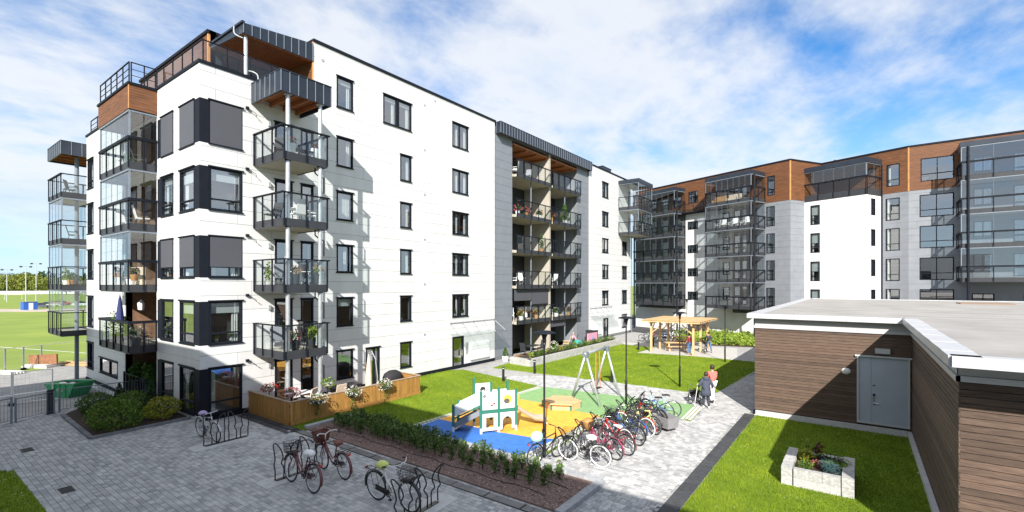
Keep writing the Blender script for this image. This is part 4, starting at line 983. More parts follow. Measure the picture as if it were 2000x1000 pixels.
# ================================================================== GARAGE / REFUSE BUILDING
GX0, GX1, GY = -3.79, 1.62, 23.55; GY2 = 12.99; GYB = 51.0
Gg = thing('garage_building', 'low flat roofed brown timber outbuilding with grey double door on the right', 'outbuilding', (GX0, GY, 0), 0, None, True)
FGf = Frame(0, GY, 1, 0); FGs = Frame(GX1, 0, 0, -1); FGr = Frame(0, GY2, 1, 0); FGl = Frame(GX0, 0, 0, -1)
dop = [(-.10, 1.54, .28, 2.98)]
backing(Gg, FGf, GX0+.1, GX1, .0, 4.3, dop, 'black', t=.1); boards(Gg, FGf, GX0, GX1-.03, .22, 3.84, .121, dop, 'brown', gap=.012)
# the side wall that runs towards the camera faces the lawn (looking west)
FGs2 = Frame(GX1, 0, 0, -1)
backing(Gg, FGs2, -GY+.1, -GY2-.1, 0, 4.3, (), 'black', t=.1); boards(Gg, FGs2, -GY, -GY2+.022, .22, 3.84, .121, (), 'brown', gap=.014)
backing(Gg, FGr, GX1+.1, 12, 0, 4.3, (), 'black', t=.1); boards(Gg, FGr, GX1, 12, .2, 3.84, .14, (), 'brown', gap=.014)
backing(Gg, FGl, -GYB, -GY-.02, 0, 4.3, (), 'brown', t=.1)
b = MB(); b.box(GX0, 12, GYB-.1, GYB, 0, 4.3); b.build('wall', 'brown', Gg)
# pale base, flashing, fascia
b = MB(); b.box(GX0-.02, GX1-.16, -.14, -.03, -.03, .19, FGf); b.box(-GY+.03, -GY2+.1, -.15, -.03, -.03, .18, FGs2); b.build('base_slab', 'concrete', Gg)
b = MB(); b.box(GX0-.03, GX1-.08, -.07, -.0, 3.85, 3.97, FGf); b.box(-GY, -GY2+.07, -.075, .0, 3.851, 3.971, FGs2); b.box(GX1-.07, 12, -.07, -.0, 3.852, 3.97, FGr); b.build('flashing', 'flash', Gg)
b = MB(); b.box(GX0, GX1-.03, -.035, .1, 3.972, 4.31, FGf); b.box(-GY, -GY2+.03, -.03, .1, 3.973, 4.31, FGs2); b.box(GX1-.03, 12, -.034, .1, 3.974, 4.31, FGr); b.build('fascia', 'fascia', Gg)
RP = [(-4.02, 23.2), (1.34, 23.2), (1.34, 11.65), (12.5, 11.65), (12.5, GYB+.4), (-4.02, GYB+.4)]
b = MB(); b.prism(RP, 4.315, 4.46, True); roof = b.build('roof', 'roof', Gg)
b = MB(); b.box(-3.7, 12, 23.3, GYB, 4.46, 4.47); roof2 = b
def rim(a, c, w, n, inn, name='roof_flashing'):
    A_, C_ = Vector(a), Vector(c); d = (C_-A_)/n; u = d.normalized(); q = Vector((-u.y, u.x))*inn
    for i in range(n):
        s, e = A_+d*i+u*.004, A_+d*(i+1)-u*.004; b = MB(); st = .006*(i % 2)
        o = 0.04*-inn*Vector((-u.y, u.x))
        b.prism([tuple(s+o), tuple(e+o), tuple(e+q*w), tuple(s+q*w)], 4.30, 4.50+st); b.build(name, 'flash', roof)
rim((-4.06, 23.2), (1.38, 23.2), .22, 3, 1); rim((1.34, 23.42), (1.34, 11.69), .42, 13, 1); rim((1.34, 11.65), (12.5, 11.65), .3, 4, 1); rim((-4.02, GYB+.4), (-4.02, 23.44), .45, 24, 1); rim((12.5, GYB+.4), (-3.5, GYB+.4), .4, 8, 1)
b = MB()
for i in range(14): y = 25+i*1.9; b.box(-3.5, 12, y, y+.05, 4.46, 4.466)
b.build('membrane_seam', mat('membrane_seam', (.34, .33, .32), .8), roof)
b = MB(); v = G(1935, 594, 4.46); b.box(v.x-1.6, v.x+1.0, v.y-1.0, v.y+1.0, 4.46, 4.52); b.build('roof_hatch', mat('rusty_sheet', (.25, .17, .12), .8), roof)
# door
F = FGf; x0, x1, z0, z1, xm = -.10, 1.54, .28, 2.98, .36
b = MB(); b.box(x0, x0+.06, -.07, .05, z0, z1, F); b.box(x1-.06, x1, -.07, .05, z0, z1, F); b.box(x0-.06, x1+.06, -.11, .05, z1-.06, z1+.0, F); b.box(x0, x1, -.09, .05, z0, z0+.05, F)
dr = b.build('double_door', mat('pale_grey_frame', (.5, .52, .54), .5), Gg)
for a, c in ((x0+.065, xm-.004), (xm+.004, x1-.065)): b = MB(); b.box(a, c, -.035, .02, z0+.055, z1-.065, F); b.build('door_leaf', 'door', dr)
b = MB(); b.tube([F.p(xm+.08, -.04, 1.12), F.p(xm+.08, -.09, 1.12), F.p(xm+.24, -.09, 1.12)], .014, 6); b.box(xm+.05, xm+.11, -.05, -.036, 1.04, 1.34, F); b.build('handle', 'chrome', dr)
b = MB(); b.box(xm+.05, xm+.12, -.06, -.036, 1.38, 1.48, F); b.box(xm+.06, xm+.11, -.05, -.036, 1.78, 1.82, F); b.build('lock', 'black', dr)
b = MB(); b.box(.48, .95, -.12, -.03, 3.08, 3.28, F); b.build('wall_light', 'flash', Gg)
b = MB(); 
ring = [(0.001, -.12), (.08, -.115), (.14, -.085), (.165, -.04), (.165, -.02)]
vs = []; n = 18
for r_, d_ in ring:
    for i in range(n): t = 2*math.pi*i/n; vs.append(F.p(-.45+r_*math.cos(t), d_, 2.27+r_*.8*math.sin(t)))
b.add(vs, [(j*n+i, (j+1)*n+i, (j+1)*n+(i+1) % n, j*n+(i+1) % n) for j in range(len(ring)-1) for i in range(n)])
b.build('bulkhead_lamp', mat('frosted_lens', (.72, .72, .70), .35), Gg, smooth=True)
b = MB(); b.tube([(GX0+.0, GY-.1, 0.02), (GX0-.0, GY-.1, .2)], .06, 8); b.build('downpipe_foot', 'dark', Gg)
# ================================================================== BUILDING BEHIND THE CAMERA (its shade lies over the foreground)
FK = Frame(0, -2.5, -1, 0)
K = thing('apartment_building', 'white apartment building casting the wide shade over the foreground paving', 'apartment building', (0, -2.5, 0), 0, None, True)
ko = []
for x in range(-12, 33, 5):
    for z in (0.9, 3.8, 6.7): ko.append((x, x+1.6, z, z+1.5))
KH = 10.80
backing(K, FK, -14, 33.2, -.6, KH, ko, 'white'); 
for o in ko: window(K, FK, *o, mull=(.5,), sill=False, room=True, wide=.2)
b = MB(); b.box(-33.2, 14, -14, -2.8, KH-.4, KH); b.build('roof', 'roof', K)
b = MB(); b.box(-8.05, -2.25, -9, -2.5, KH, 12.72); b.build('stair_tower', 'white', K)
b = MB(); b.box(-33.2, -32.9, -14, -2.81, -.6, KH-.41); b.box(13.7, 14, -14, -2.81, -.6, KH-.41); b.box(-32.89, 13.69, -14, -13.7, -.6, KH-.41); b.build('wall', 'white', K)
# ================================================================== FOLIAGE KIT
ORD = 'first second third fourth fifth sixth seventh eighth ninth tenth eleventh twelfth thirteenth fourteenth fifteenth sixteenth seventeenth eighteenth nineteenth twentieth twenty-first twenty-second twenty-third twenty-fourth twenty-fifth twenty-sixth twenty-seventh'.split()
def leafmat(n, a, b, c=None, tr=.3): M[n] = shade_mat(n, a, b, .6, c, transl=tr); return n
leafmat('leaf_green', (0.025, 0.065, 0.012), (0.13, 0.22, 0.04), (0.06, 0.13, 0.02))
leafmat('leaf_hedge', (0.025, 0.065, 0.016), (0.22, 0.31, 0.075), (0.085, 0.155, 0.035))
leafmat('leaf_box', (0.026, 0.075, 0.012), (0.22, 0.31, 0.045), (0.09, 0.165, 0.02))
leafmat('leaf_yellow', (0.10, 0.14, 0.012), (0.50, 0.46, 0.05), (0.27, 0.29, 0.03))
leafmat('leaf_conifer', (0.012, 0.04, 0.012), (0.06, 0.13, 0.03), (0.03, 0.08, 0.018))
leafmat('leaf_lime', (0.10, 0.17, 0.02), (0.38, 0.46, 0.07), (0.22, 0.32, 0.04))
leafmat('leaf_blue', (0.03, 0.07, 0.075), (0.13, 0.21, 0.22), (0.06, 0.13, 0.14))
leafmat('leaf_rust', (0.06, 0.02, 0.015), (0.20, 0.09, 0.05), (0.11, 0.04, 0.03))
leafmat('leaf_forest', (0.016, 0.038, 0.014), (0.10, 0.14, 0.045), (0.045, 0.08, 0.026), .15)
leafmat('leaf_birch', (0.08, 0.11, 0.015), (0.34, 0.35, 0.07), (0.19, 0.22, 0.04), .2)
for n_, c_ in (('petal_white', (.75, .74, .68)), ('petal_pink', (.62, .10, .20)), ('petal_red', (.55, .03, .04)), ('petal_orange', (.65, .22, .05)), ('petal_yellow', (.75, .55, .06))):
    M[n_] = shade_mat(n_, tuple(x*.7 for x in c_), c_, .6, transl=.3)
def leaf_quads(C_, size, rg, up=.3, asp=.55):
    C_ = np.asarray(C_); n = len(C_); a = rg.normal(size=(n, 3)); a[:, 2] += up; a /= np.linalg.norm(a, axis=1)[:, None]
    t = rg.normal(size=(n, 3)); u = np.cross(a, t); u /= np.linalg.norm(u, axis=1)[:, None]; w = np.cross(a, u)
    s = size*rg.uniform(.6, 1.3, n)[:, None]; v = np.stack([C_-u*s, C_+w*s*asp, C_+u*s, C_-w*s*asp], 1); return v
def blob(n, r, c=(0, 0, 0), seed=0, hollow=.55, lumps=0):
    rg = np.random.default_rng(seed); d = rg.normal(size=(n, 3)); d /= np.linalg.norm(d, axis=1)[:, None]
    rad = (hollow+(1-hollow)*rg.uniform(0, 1, n)**.6)
    if lumps:
        L_ = rg.normal(size=(lumps, 3)); L_ /= np.linalg.norm(L_, axis=1)[:, None]; k = (d@L_.T).max(1); rad *= .72+.38*np.clip((k-.55)/.45, 0, 1)
    return d*rad[:, None]*np.array(r)+np.array(c), rg
def foliage(name, pts, size, rg, m, parent=None, up=.3, asp=.55, sh=None):
    v = leaf_quads(pts, size, rg, up, asp); n = len(v)
    s = np.clip(rg.normal(.5, .22, n), 0, 1) if sh is None else sh
    return obj(name, fast_mesh(name, v, 4, s), m, parent)
def potted(name, label, cat, loc, r=.16, h=.3, pm='wpaint', lm='leaf_green', fr=(.22, .22, .22), n=160, ls=.05, petal=None, group=None, seed=0, cone=False, np_=50):
    t = thing(name, label, cat, loc, random.uniform(0, 6), group)
    b = MB(); b.lathe([(r*.72, 0), (r, h), (r*.93, h), (r*.9, h-.03), (0.001, h-.03)], 14); b.build('pot', pm, t, smooth=False)
    if cone:
        rg = np.random.default_rng(seed); z = rg.uniform(0, 1, n)**1.3; a = rg.uniform(0, 6.28, n); rr = (1-z*.93)*fr[0]*rg.uniform(.6, 1, n)
        pts = np.c_[rr*np.cos(a), rr*np.sin(a), h+z*fr[2]]
    else: pts, rg = blob(n, fr, (0, 0, h+fr[2]*.75), seed, .3, 5)
    foliage('foliage', pts, ls, rg, lm, t)
    if petal:
        p2, rg = blob(np_, tuple(x*1.05 for x in fr), (0, 0, h+fr[2]*.8), seed+5, .85); p2 = p2[p2[:, 2] > h]
        foliage('flowers', p2, ls*.75, rg, petal, t, asp=.9)
    return t
# ================================================================== STREET FURNITURE
def make_lamp():
    t = thing('street_lamp', '', 'street lamp', (0, 0, 0), 0, 'black saucer lamps in the courtyard')
    b = MB(); b.lathe([(.055, 0), (.055, 1.15), (.035, 1.2), (.032, 3.75), (.05, 3.85)], 10); b.build('pole', 'black', t, True)
    b = MB(); b.lathe([(.05, 3.84), (.06, 3.9), (.075, 4.02), (.12, 4.13), (.09, 4.135)], 14); b.build('lamp_neck', 'black', t, True)
    b = MB(); b.lathe([(.12, 4.13), (.38, 4.15), (.40, 4.165), (.36, 4.19), (.2, 4.235), (.001, 4.25)], 20); b.build('lamp_shade', 'dark', t, True)
    b = MB(); b.box(-.05, .05, -.065, -.045, .7, .95); b.build('hatch', 'black', t); return t
lp = [((1063, 893), 'tall black saucer lamp at the corner of the play area beside the mint bag bicycle'), ((1223, 790), 'tall black saucer lamp rising behind the crowded row of bicycles'),
      ((1327.6, 755), 'tall black saucer lamp on the lawn edge in front of the pergola'), ((1416, 707), 'tall black saucer lamp right of the pergola near the planting bed'), ((1341.6, 664), 'tall black saucer lamp behind the pergola by the far wall')]
L0 = make_lamp()
for i, (p, lab) in enumerate(lp):
    o = L0 if i == 0 else dup(L0, (0, 0, 0), 0)
    o.location = G(*p); o['label'] = lab
def make_bollard():
    t = thing('bollard_light', '', 'bollard', (0, 0, 0), 0, 'black bollard lights along the paths')
    b = MB(); b.lathe([(.075, 0), (.075, .74), (.07, .75)], 12); b.build('post', 'black', t); b = MB(); b.lathe([(.062, .75), (.062, .81)], 12); b.build('lens', 'flash', t)
    b = MB(); b.lathe([(.07, .81), (.085, .815), (.085, .86), (.001, .87)], 12); b.build('cap', 'black', t); return t
bp = [((983, 744.6), 'black bollard light by the path nearest the entrance door'), ((1044, 729), 'black bollard light in front of the stone terrace wall'), ((1195, 747), 'black bollard light on the lawn behind the swing frame'), ((1247, 684), 'black bollard light left of the pergola'), ((1275.7, 676), 'black bollard light behind the left pergola post')]
B0 = make_bollard()
for i, (p, lab) in enumerate(bp):
    o = B0 if i == 0 else dup(B0, (0, 0, 0), 0)
    o.location = G(*p); o['label'] = lab
# ---------------------------------------------------------------- bike racks
def make_rack(n=4, pad=True, ln=1.45):
    t = thing('bike_rack', '', 'bike rack', (0, 0, 0), 0, 'black loop bike racks')
    if pad: b = MB(); b.box(-.36, .36, -ln/2-.45, ln/2+.45, -.03, .012); b.build('concrete_pad', 'concrete', t)
    b = MB(); b.box(-.07, .07, -ln/2, ln/2, .012, .03); b.build('base_plate', 'black', t)
    for i in range(n):
        y = -ln/2+.1+(ln-.2)*i/(n-1)-.13; s = 1 if i % 2 else -1; hh = .8 if i % 2 else .72
        P_ = [(0, y, .03), (0, y, .40*hh), (s*.10, y+.02, .55*hh), (s*.02, y+.01, .78*hh), (s*.12, y+.03, 1.05*hh), (s*.26, y+.08, 1.22*hh), (s*.30, y+.13, 1.24*hh), (s*.26, y+.18, 1.22*hh), (s*.12, y+.23, 1.05*hh), (s*.02, y+.25, .78*hh), (s*.10, y+.24, .55*hh), (0, y+.26, .40*hh), (0, y+.26, .03)]
        b = MB(); b.tube(smooth([(x, y_, z*1.13) for x, y_, z in P_]), .019, 7); b.build('loop', 'black', t, True)
    return t
rk = make_rack(); rk.location = (-18.83, 7.85, 0); rk['label'] = 'black loop bike rack on a pale pad holding the silver bike by the corner windows'
o = dup(rk, (-13.85, 7.85, 0), 0, 'black loop bike rack between the pink and the brown bicycles in the shade')
o = dup(rk, (-9.0, 8.25, 0), R(5), 'black loop bike rack at the bottom edge holding the white bicycle')
rk4 = make_rack(12, False, 6.6); rk4.location = (-7.85, 16.9, 0); rk4['label'] = 'long black loop bike rack under the crowded row of bicycles'
hw = thing('bike_rack', 'row of black curved bike hoops along the far white wall', 'bike rack', tuple(FC1.p(3, -2.2, 0)), math.atan2(FC1.e.y, FC1.e.x), 'black loop bike racks')
for i in range(22):
    x = .2+i*.62; b = MB(); b.tube([(x+a*.9, .05*a, z*1.25) for a, z in hoop_pts()], .022, 6); b.build('loop', 'black', hw, True)
b = MB(); b.box(0, 14, -.05, .05, .0, .03); b.build('base_plate', 'black', hw)
# ---------------------------------------------------------------- terrace fence with flower baskets
tf = thing('terrace_fence', 'yellow brown upright board fence round the ground floor terrace', 'fence', (-18.8, 10.24, 0), 0, None, True)
FT1 = Frame(-18.78, 0, 0, 1); FT2 = Frame(0, 10.24, 1, 0); FT3 = Frame(0, 17.35, -1, 0)
def vboards(F, a, c, z0, z1, w=.1):
    n = round((c-a)/w)
    for i in range(n):
        x0, x1 = a+(c-a)*i/n+.004, a+(c-a)*(i+1)/n-.004; k = random.uniform(0, .006); b = MB(); b.box(x0, x1, -.022-k, 0, z0, z1, F); b.build('board', 'fence', tf)
    b = MB(); b.box(a, c, .002, .045, z0+.1, z0+.2, F); b.box(a, c, .002, .045, z1-.2, z1-.1, F); b.build('rail', 'fence', tf)
    b = MB(); b.box(a-.03, c+.03, -.05, .07, z1+.002, z1+.035, F); b.build('cap_board', 'fencecap', tf)
    b = MB(); b.box(a, c, -.05, .0, z0-.17, z0-.01, F); b.build('base_board', 'fence', tf)
vboards(FT1, 10.24, 17.33, .18, .95); vboards(FT2, -22.3, -18.83, .18, .949); vboards(FT3, 18.84, 20.4, .18, .951)
b = MB(); b.box(-22.3, -18.84, 10.29, 17.3, .0, .12); o = b.build('terrace_deck', 'decking'); o['kind'] = 'structure'
def basket(name, label, loc, m, pm, n, r, stand=None, seed=0, trail=False):
    t = thing(name, label, 'flower basket', loc, 0, 'flower baskets on the terrace fence')
    b = MB(); b.lathe([(r*.4, -r*.35), (r*.62, 0), (r*.55, 0.0), (0.001, -.02)], 12); b.build('pot', 'wpaint' if stand else 'char', t)
    p, rg = blob(int(n*.8), (r, r, r*.62), (0, 0, r*.12), seed, .4, 6); foliage('foliage', p, .045, rg, 'leaf_green', t)
    p, rg = blob(n, (r*1.05, r*1.05, r*.68), (0, 0, r*.15), seed+3, .88, 6); foliage('flowers', p, .035, rg, m, t, asp=.9)
    if stand: b = MB(); b.tube([(0, 0, -r*.35), (0, 0, -stand)], .02, 6); b.box(-.12, .12, -.12, .12, -stand, -stand+.02); b.build('stand', 'black', t)
    if trail:
        rg2 = np.random.default_rng(seed+9); p = np.c_[rg2.normal(0, .06, 70), rg2.normal(0, .04, 70), rg2.uniform(-.75, -.1, 70)]; foliage('trailing_stems', p, .04, rg2, 'leaf_green', t)
    return t
for i, (y, lab) in enumerate(((11.35, 'white flower basket hung on the fence nearest the corner'), (13.05, 'white flower basket hung in the middle of the fence'), (14.95, 'white flower basket hung on the fence nearest the far end'))):
    basket('flower_basket', lab, (-18.62, y, .86), 'petal_white', 'char', 190, .42, seed=20+i, trail=True)
basket('flower_basket', 'red and white flower pot on the near short side of the terrace fence', (-21.2, 10.6, 1.15), 'petal_red', 'wpaint', 130, .32, 1.0, 31)
basket('flower_basket', 'pink flower basket above the fence corner by the steel post', (-19.35, 10.6, 1.2), 'petal_pink', 'wpaint', 150, .36, 1.1, 32)
basket('flower_basket', 'green round bush basket by the second steel post of the terrace', (-19.75, 12.55, 1.25), 'leaf_lime', 'wpaint', 150, .36, 1.1, 33)
M['beige_cloth'] = mat('beige_cloth', (.62, .50, .38), .85, var=.06, scale=4)
pa = thing('parasol', 'closed beige parasol with curved grey pole on the terrace', 'parasol', (-20.0, 15.0, .12))
b = MB(); b.lathe([(.02, 0.4), (.17, .55), (.16, 1.0), (.11, 1.6), (.03, 2.15)], 10); b.build('canopy', 'beige_cloth', pa)
b = MB(); b.tube([(.32, .25, 0), (.34, .27, 1.0), (.28, .2, 1.9), (.12, .08, 2.3), (0, 0, 2.2)], .028, 7); b.build('pole', 'steel', pa); b = MB(); b.box(.1, .55, .0, .5, 0, .08); b.build('foot', 'char', pa)
sb = thing('storage_box', 'dark wicker storage box against the terrace wall', 'storage box', (-20.6, 14.0, .12)); b = MB(); b.box(-.35, .35, -.75, .75, 0, .62); b.build('box', 'char', sb); b = MB(); b.box(-.38, .38, -.78, .78, .622, .68); b.build('lid', 'black', sb)
bq = thing('covered_barbecue', 'black covered barbecue at the far end of the terrace', 'barbecue', (-20.1, 16.6, .12)); b = MB(); b.lathe([(.4, 0), (.42, .5), (.48, .75), (.4, .95), (.2, 1.08), (.001, 1.1)], 12, sx=.8, sy=1.25); b.build('cover', 'rubber', bq, True)
def chair(label, loc, rz, m='beige_cloth', fm='wpaint', group='garden chairs on balconies and terraces', high=1.05):
    t = thing('garden_chair', label, 'chair', loc, rz, group)
    b = MB(); b.box(-.26, .26, -.25, .25, .40, .45); b.build('seat', m, t); b = MB(); b.bar((0, .24, .42), (0, .40, high), .5, .04, (0, 1, 0)); b.build('backrest', m, t)
    for x in (-.24, .24):
        for y, yy in ((-.23, -.25), (.23, .3)): b = MB(); b.tube([(x, y, .42), (x, yy, 0)], .016, 6); b.build('leg', fm, t)
        b = MB(); b.bar((x*1.12, -.24, .62), (x*1.12, .28, .64), .045, .025); b.build('armrest', fm, t)
    return t
def table(label, loc, rz, w=.7, l=.7, h=.72, m='wpaint', name='garden_table', group=None):
    t = thing(name, label, 'table', loc, rz, group); b = MB(); b.box(-w/2, w/2, -l/2, l/2, h-.03, h); b.build('tabletop', m, t)
    for x in (-1, 1):
        for y in (-1, 1): b = MB(); b.tube([(x*w*.42, y*l*.42, h-.03), (x*w*.45, y*l*.45, 0)], .018, 6); b.build('leg', m, t)
    return t
chair('beige cushioned chair on the fenced terrace beside the steel post', (-19.9, 11.6, .12), R(-60)); chair('beige chair on the fenced terrace behind the middle of the fence', (-19.7, 13.0, .12), R(-90)); table('white table on the fenced terrace between the chairs', (-20.7, 11.9, .12), 0)
# ---------------------------------------------------------------- playground
c0 = Vector((-11.41, 14.65)); ax = Vector((.83, 1.25)).normalized(); arz = math.atan2(ax.y, ax.x)
cl = thing('play_climber', 'white and green play climber with slide and picture panels', 'play climber', (c0.x, c0.y, 0), arz)
M['playwhite'] = mat('white_play_panel', (.78, .80, .80), .45); M['playplast'] = mat('beige_slide', (.40, .33, .26), .5, var=.1)
PW = .72
def post(x, y, h, nm='post'):
    b = MB(); b.box(x-.045, x+.045, y-.045, y+.045, .22, h); b.build(nm, 'teal', cl); b = MB(); b.box(x-.04, x+.04, y-.04, y+.04, 0, .22); b.build('foot', 'wpaint', cl)
    b = MB(); b.lathe([(.05, h), (.05, h+.03), (.001, h+.06)], 8, (x, y, 0)); b.build('cap', 'teal', cl)
for x, y, h in ((-PW, 0, 1.62), (0, 0, 1.72), (PW, 0, 1.62), (-PW, 1.0, 1.95), (0, 1.0, 1.75), (PW, 1.0, 1.75)): post(x, y, h)
FCc = Frame(0, 0, 1, 0)
def ppanel(a, c, z0, z1, y, hole=None, nm='panel'):
    b = MB(); F = Frame(0, y, 1, 0); b.plate(F, a, c, z0, z1, -.012, .012, [hole] if hole else ()); 
    b.add([F.p(a, .012, z0), F.p(c, .012, z0), F.p(c, .012, z1), F.p(a, .012, z1)], [(0, 1, 2, 3)]) if not hole else b.plate(F, a, c, z0, z1, .012, .011, [hole])
    return b.build(nm, 'playwhite', cl)
q = ppanel(-PW+.05, -.05, .92, 1.6, 0); q2 = ppanel(.05, PW-.05, .92, 1.6, 0)
ppanel(-PW+.05, -.05, .1, .76, 0, (-PW+.2, -.2, .22, .62))
b = MB(); F = FCc; a0, a1 = .05, PW-.05; n = 10; xc = (a0+a1)/2; rr = .2
top = [(xc+rr*math.cos(math.pi*i/n), .4+.2*math.sin(math.pi*i/n)) for i in range(n+1)]
vs = []; 
for y in (-.012, .012):
    vs += [(x, y, z) for x, z in top]+[(a1, y, .1), (a1, y, .76), (a0, y, .76), (a0, y, .1), (xc+rr, y, .1), (xc-rr, y, .1)]
m_ = len(top)+6; fs = []
def face(o, rev):
    i0 = o; R1 = [i0+0, i0+n+5, i0+n+1, i0+n+2] ; L1 = [i0+n, i0+n+3, i0+n+4, i0+n+6]
    out = [[i0+0, i0+n+5, i0+n+1, i0+n+2], [i0+n, i0+n+3, i0+n+4, i0+n+6]]
    out += [[i0+k+1, i0+k, i0+n+2 if k < n/2 else i0+n+3] for k in range(n)]; out.append([i0+n//2, i0+n+2, i0+n+3])
    return [tuple(f[::-1]) if rev else tuple(f) for f in out]
b.add(vs, face(0, False)+face(m_, True)); b.build('arch_panel', 'playwhite', cl)
b = MB(); b.box(-PW+.05, PW-.05, -.02, .02, .78, .9); b.build('beam', 'teal', cl)
b = MB(); b.box(-PW, PW, .05, .97, .74, .78); b.build('platform', 'pine', cl)
ppanel(-PW+.05, -.05, .95, 1.75, 1.0); ppanel(.05, PW-.05, .95, 1.45, 1.0, (.2, .5, 1.1, 1.35))
def pdisc(x, z, r, m, nm, y=-.018, n=14, sq=1.0, parent=None):
    b = MB(); P_ = [(x+r*math.cos(6.2832*i/n), y, z+r*sq*math.sin(6.2832*i/n)) for i in range(n)]; Q_ = [(p[0], y+.006, p[2]) for p in P_]
    b.add(P_+Q_, [tuple(range(n))]+[(i, i+n, (i+1) % n+n, (i+1) % n) for i in range(n)]); return b.build(nm, m, parent or cl)
pdisc(-.58, 1.45, .065, 'char', 'dial'); pdisc(-.58, 1.45, .05, 'lgrey', 'dial', -.026)
for x, z in ((-.28, 1.08), (-.19, 1.14)):
    for i in range(5): t = 2*math.pi*i/5; pdisc(x+.028*math.cos(t), z+.028*math.sin(t), .022, 'petal_red', 'flower_mark', -.019, 8)
b = MB(); b.tube([(-.55, -.02, 1.22), (-.48, -.02, 1.27), (-.42, -.02, 1.24), (-.38, -.02, 1.31), (-.3, -.02, 1.36), (-.24, -.02, 1.34)], .012, 5); b.build('maze_track', 'petal_orange', cl)
pdisc(.37, 1.27, .18, mat('play_yellow', (.75, .42, .06), .5), 'round_window'); pdisc(.33, 1.20, .12, 'room', 'round_mark', -.025, sq=.8)
for i in range(4): t = math.pi/2*i; pdisc(.37+.215*math.cos(t), 1.27+.215*math.sin(t), .018, 'black', 'bolt', -.019, 6)
pdisc(-.36, 1.5, .12, 'char', 'steering_wheel', .96)
# sloping climbing ramp on the left, slide on the right
rp0, rp1 = Vector((-PW, .1)), Vector((-1.62, .62))
for k in (0.0, .75):
    o_ = Vector((.5, .85))*k
    A_, C_ = rp0+o_*.9, rp1+o_*.9
    d = (C_-A_).normalized(); nn = Vector((-d.y, d.x))*.02
    for (q0, q1, q2, q3, mm) in ((1.12, 1.56, 1.04, .60, 'playwhite'), (.70, .92, .36, .14, 'lgrey')):
        b = MB(); vs = [(A_.x, A_.y, q0), (A_.x, A_.y, q1), (C_.x, C_.y, q2), (C_.x, C_.y, q3)]
        b.add(vs+[(x+nn.x, y+nn.y, z) for x, y, z in vs], [(0, 1, 2, 3), (7, 6, 5, 4), (0, 4, 5, 1), (1, 5, 6, 2), (2, 6, 7, 3), (3, 7, 4, 0)]); b.build('side_panel', mm, cl)
    b = MB(); b.bar((A_.x, A_.y-.01, 1.06), (C_.x, C_.y-.01, .54), .04, .06); b.build('rail', 'teal', cl)
    post(C_.x-.05, C_.y, 1.05)
A_, C_ = rp0+Vector((.2, .33)), rp1+Vector((.2, .33)); b = MB(); b.bar((A_.x, A_.y, .74), (C_.x-.1, C_.y, .02), .58, .03); b.build('ramp', 'playplast', cl)
sl = [(PW, .5, .78), (PW+.2, .5, .74), (PW+.55, .5, .5), (PW+.95, .5, .26), (PW+1.25, .5, .18), (PW+1.5, .5, .17)]
b = MB(); vs = []
for x, y, z in sl: vs += [(x, y-.26, z+.14), (x, y-.22, z), (x, y+.22, z), (x, y+.26, z+.14), (x, y+.29, z+.12), (x, y+.25, z-.04), (x, y-.25, z-.04), (x, y-.29, z+.12)]
b.add(vs, [(8*i+k, 8*i+(k+1) % 8, 8*(i+1)+(k+1) % 8, 8*(i+1)+k) for i in range(len(sl)-1) for k in range(8)]); b.build('slide', 'playplast', cl, True)
b = MB(); b.box(PW+1.42, PW+1.5, .3, .7, 0, .13); b.build('slide_foot', 'wpaint', cl)
# sandbox with plank lid
sx = thing('sandbox', 'hexagonal wooden sandbox with plank top on the play surface', 'sandbox', (*G(1090, 803).xy, .012), R(28))
sxc = sx.location.copy(); sx.location = (sxc.x-.25, sxc.y+.75, .012)
hexr = .98; H_ = [(hexr*math.cos(R(60*i)), hexr*.9*math.sin(R(60*i))) for i in range(6)]
for i in range(6):
    p, q = H_[i], H_[(i+1) % 6]; b = MB(); b.bar((p[0]*.9, p[1]*.9, .13), (q[0]*.9, q[1]*.9, .13), .05, .26); b.build('side_board', 'pine', sx)
    b = MB(); b.box(p[0]*.9-.05, p[0]*.9+.05, p[1]*.9-.05, p[1]*.9+.05, 0, .27); b.build('corner_post', 'teal', sx)
for j in range(9):
    y0, y1 = -.88+j*.196, -.88+(j+1)*.196-.012; ym = max(abs(y0), abs(y1)); hx = hexr*(1-max(0, ym-.0)/(.9*.866)*.5) if ym < .8 else .5
    hx = hexr-(ym/.764)*.5 if ym < .78 else .5
    b = MB(); b.box(-hx, hx, y0, y1, .285, .315); b.build('plank', 'pine', sx)
# swing
sw = thing('swing_frame', 'galvanised swing frame with one orange roped swing', 'swing', (-10.8, 22, 0), 0, None, True)
tA, tB = Vector((-10.85, 20.95, 2.42)), Vector((-10.95, 23.2, 2.42))
tA = Vector((-10.75, 20.7, 2.42)); tB = Vector((-10.9, 23.35, 2.42))
for f_, t_ in (((-11.65, 20.89), tA), ((-9.86, 20.43), tA), ((-10.15, 23.28), tB), ((-11.65, 23.45), tB)):
    b = MB(); b.tube([(*f_, 0), t_], .058, 10); b.build('leg', 'steel', sw, True)
b = MB(); b.tube([tA+(tA-tB)*.04, tB+(tB-tA)*.04], .06, 10); b.build('beam', 'steel', sw, True)
for t_ in (tA, tB): b = MB(); b.box(t_.x-.13, t_.x+.13, t_.y-.1, t_.y+.1, t_.z-.15, t_.z+.08); b.build('bracket', 'bluesteel', sw)
mC = tA.lerp(tB, .55)
for dy in (-.25, .25): b = MB(); b.tube([(mC.x, mC.y+dy*.8, 2.38), (mC.x+.02, mC.y+dy, .5)], .022, 6); b.build('rope', mat('orange_rope', (.62, .17, .06), .7) if dy < 0 else bpy.data.materials['orange_rope'], sw)
b = MB(); b.box(mC.x-.1, mC.x+.1, mC.y-.3, mC.y+.3, .46, .5); b.build('seat', 'rubber', sw)
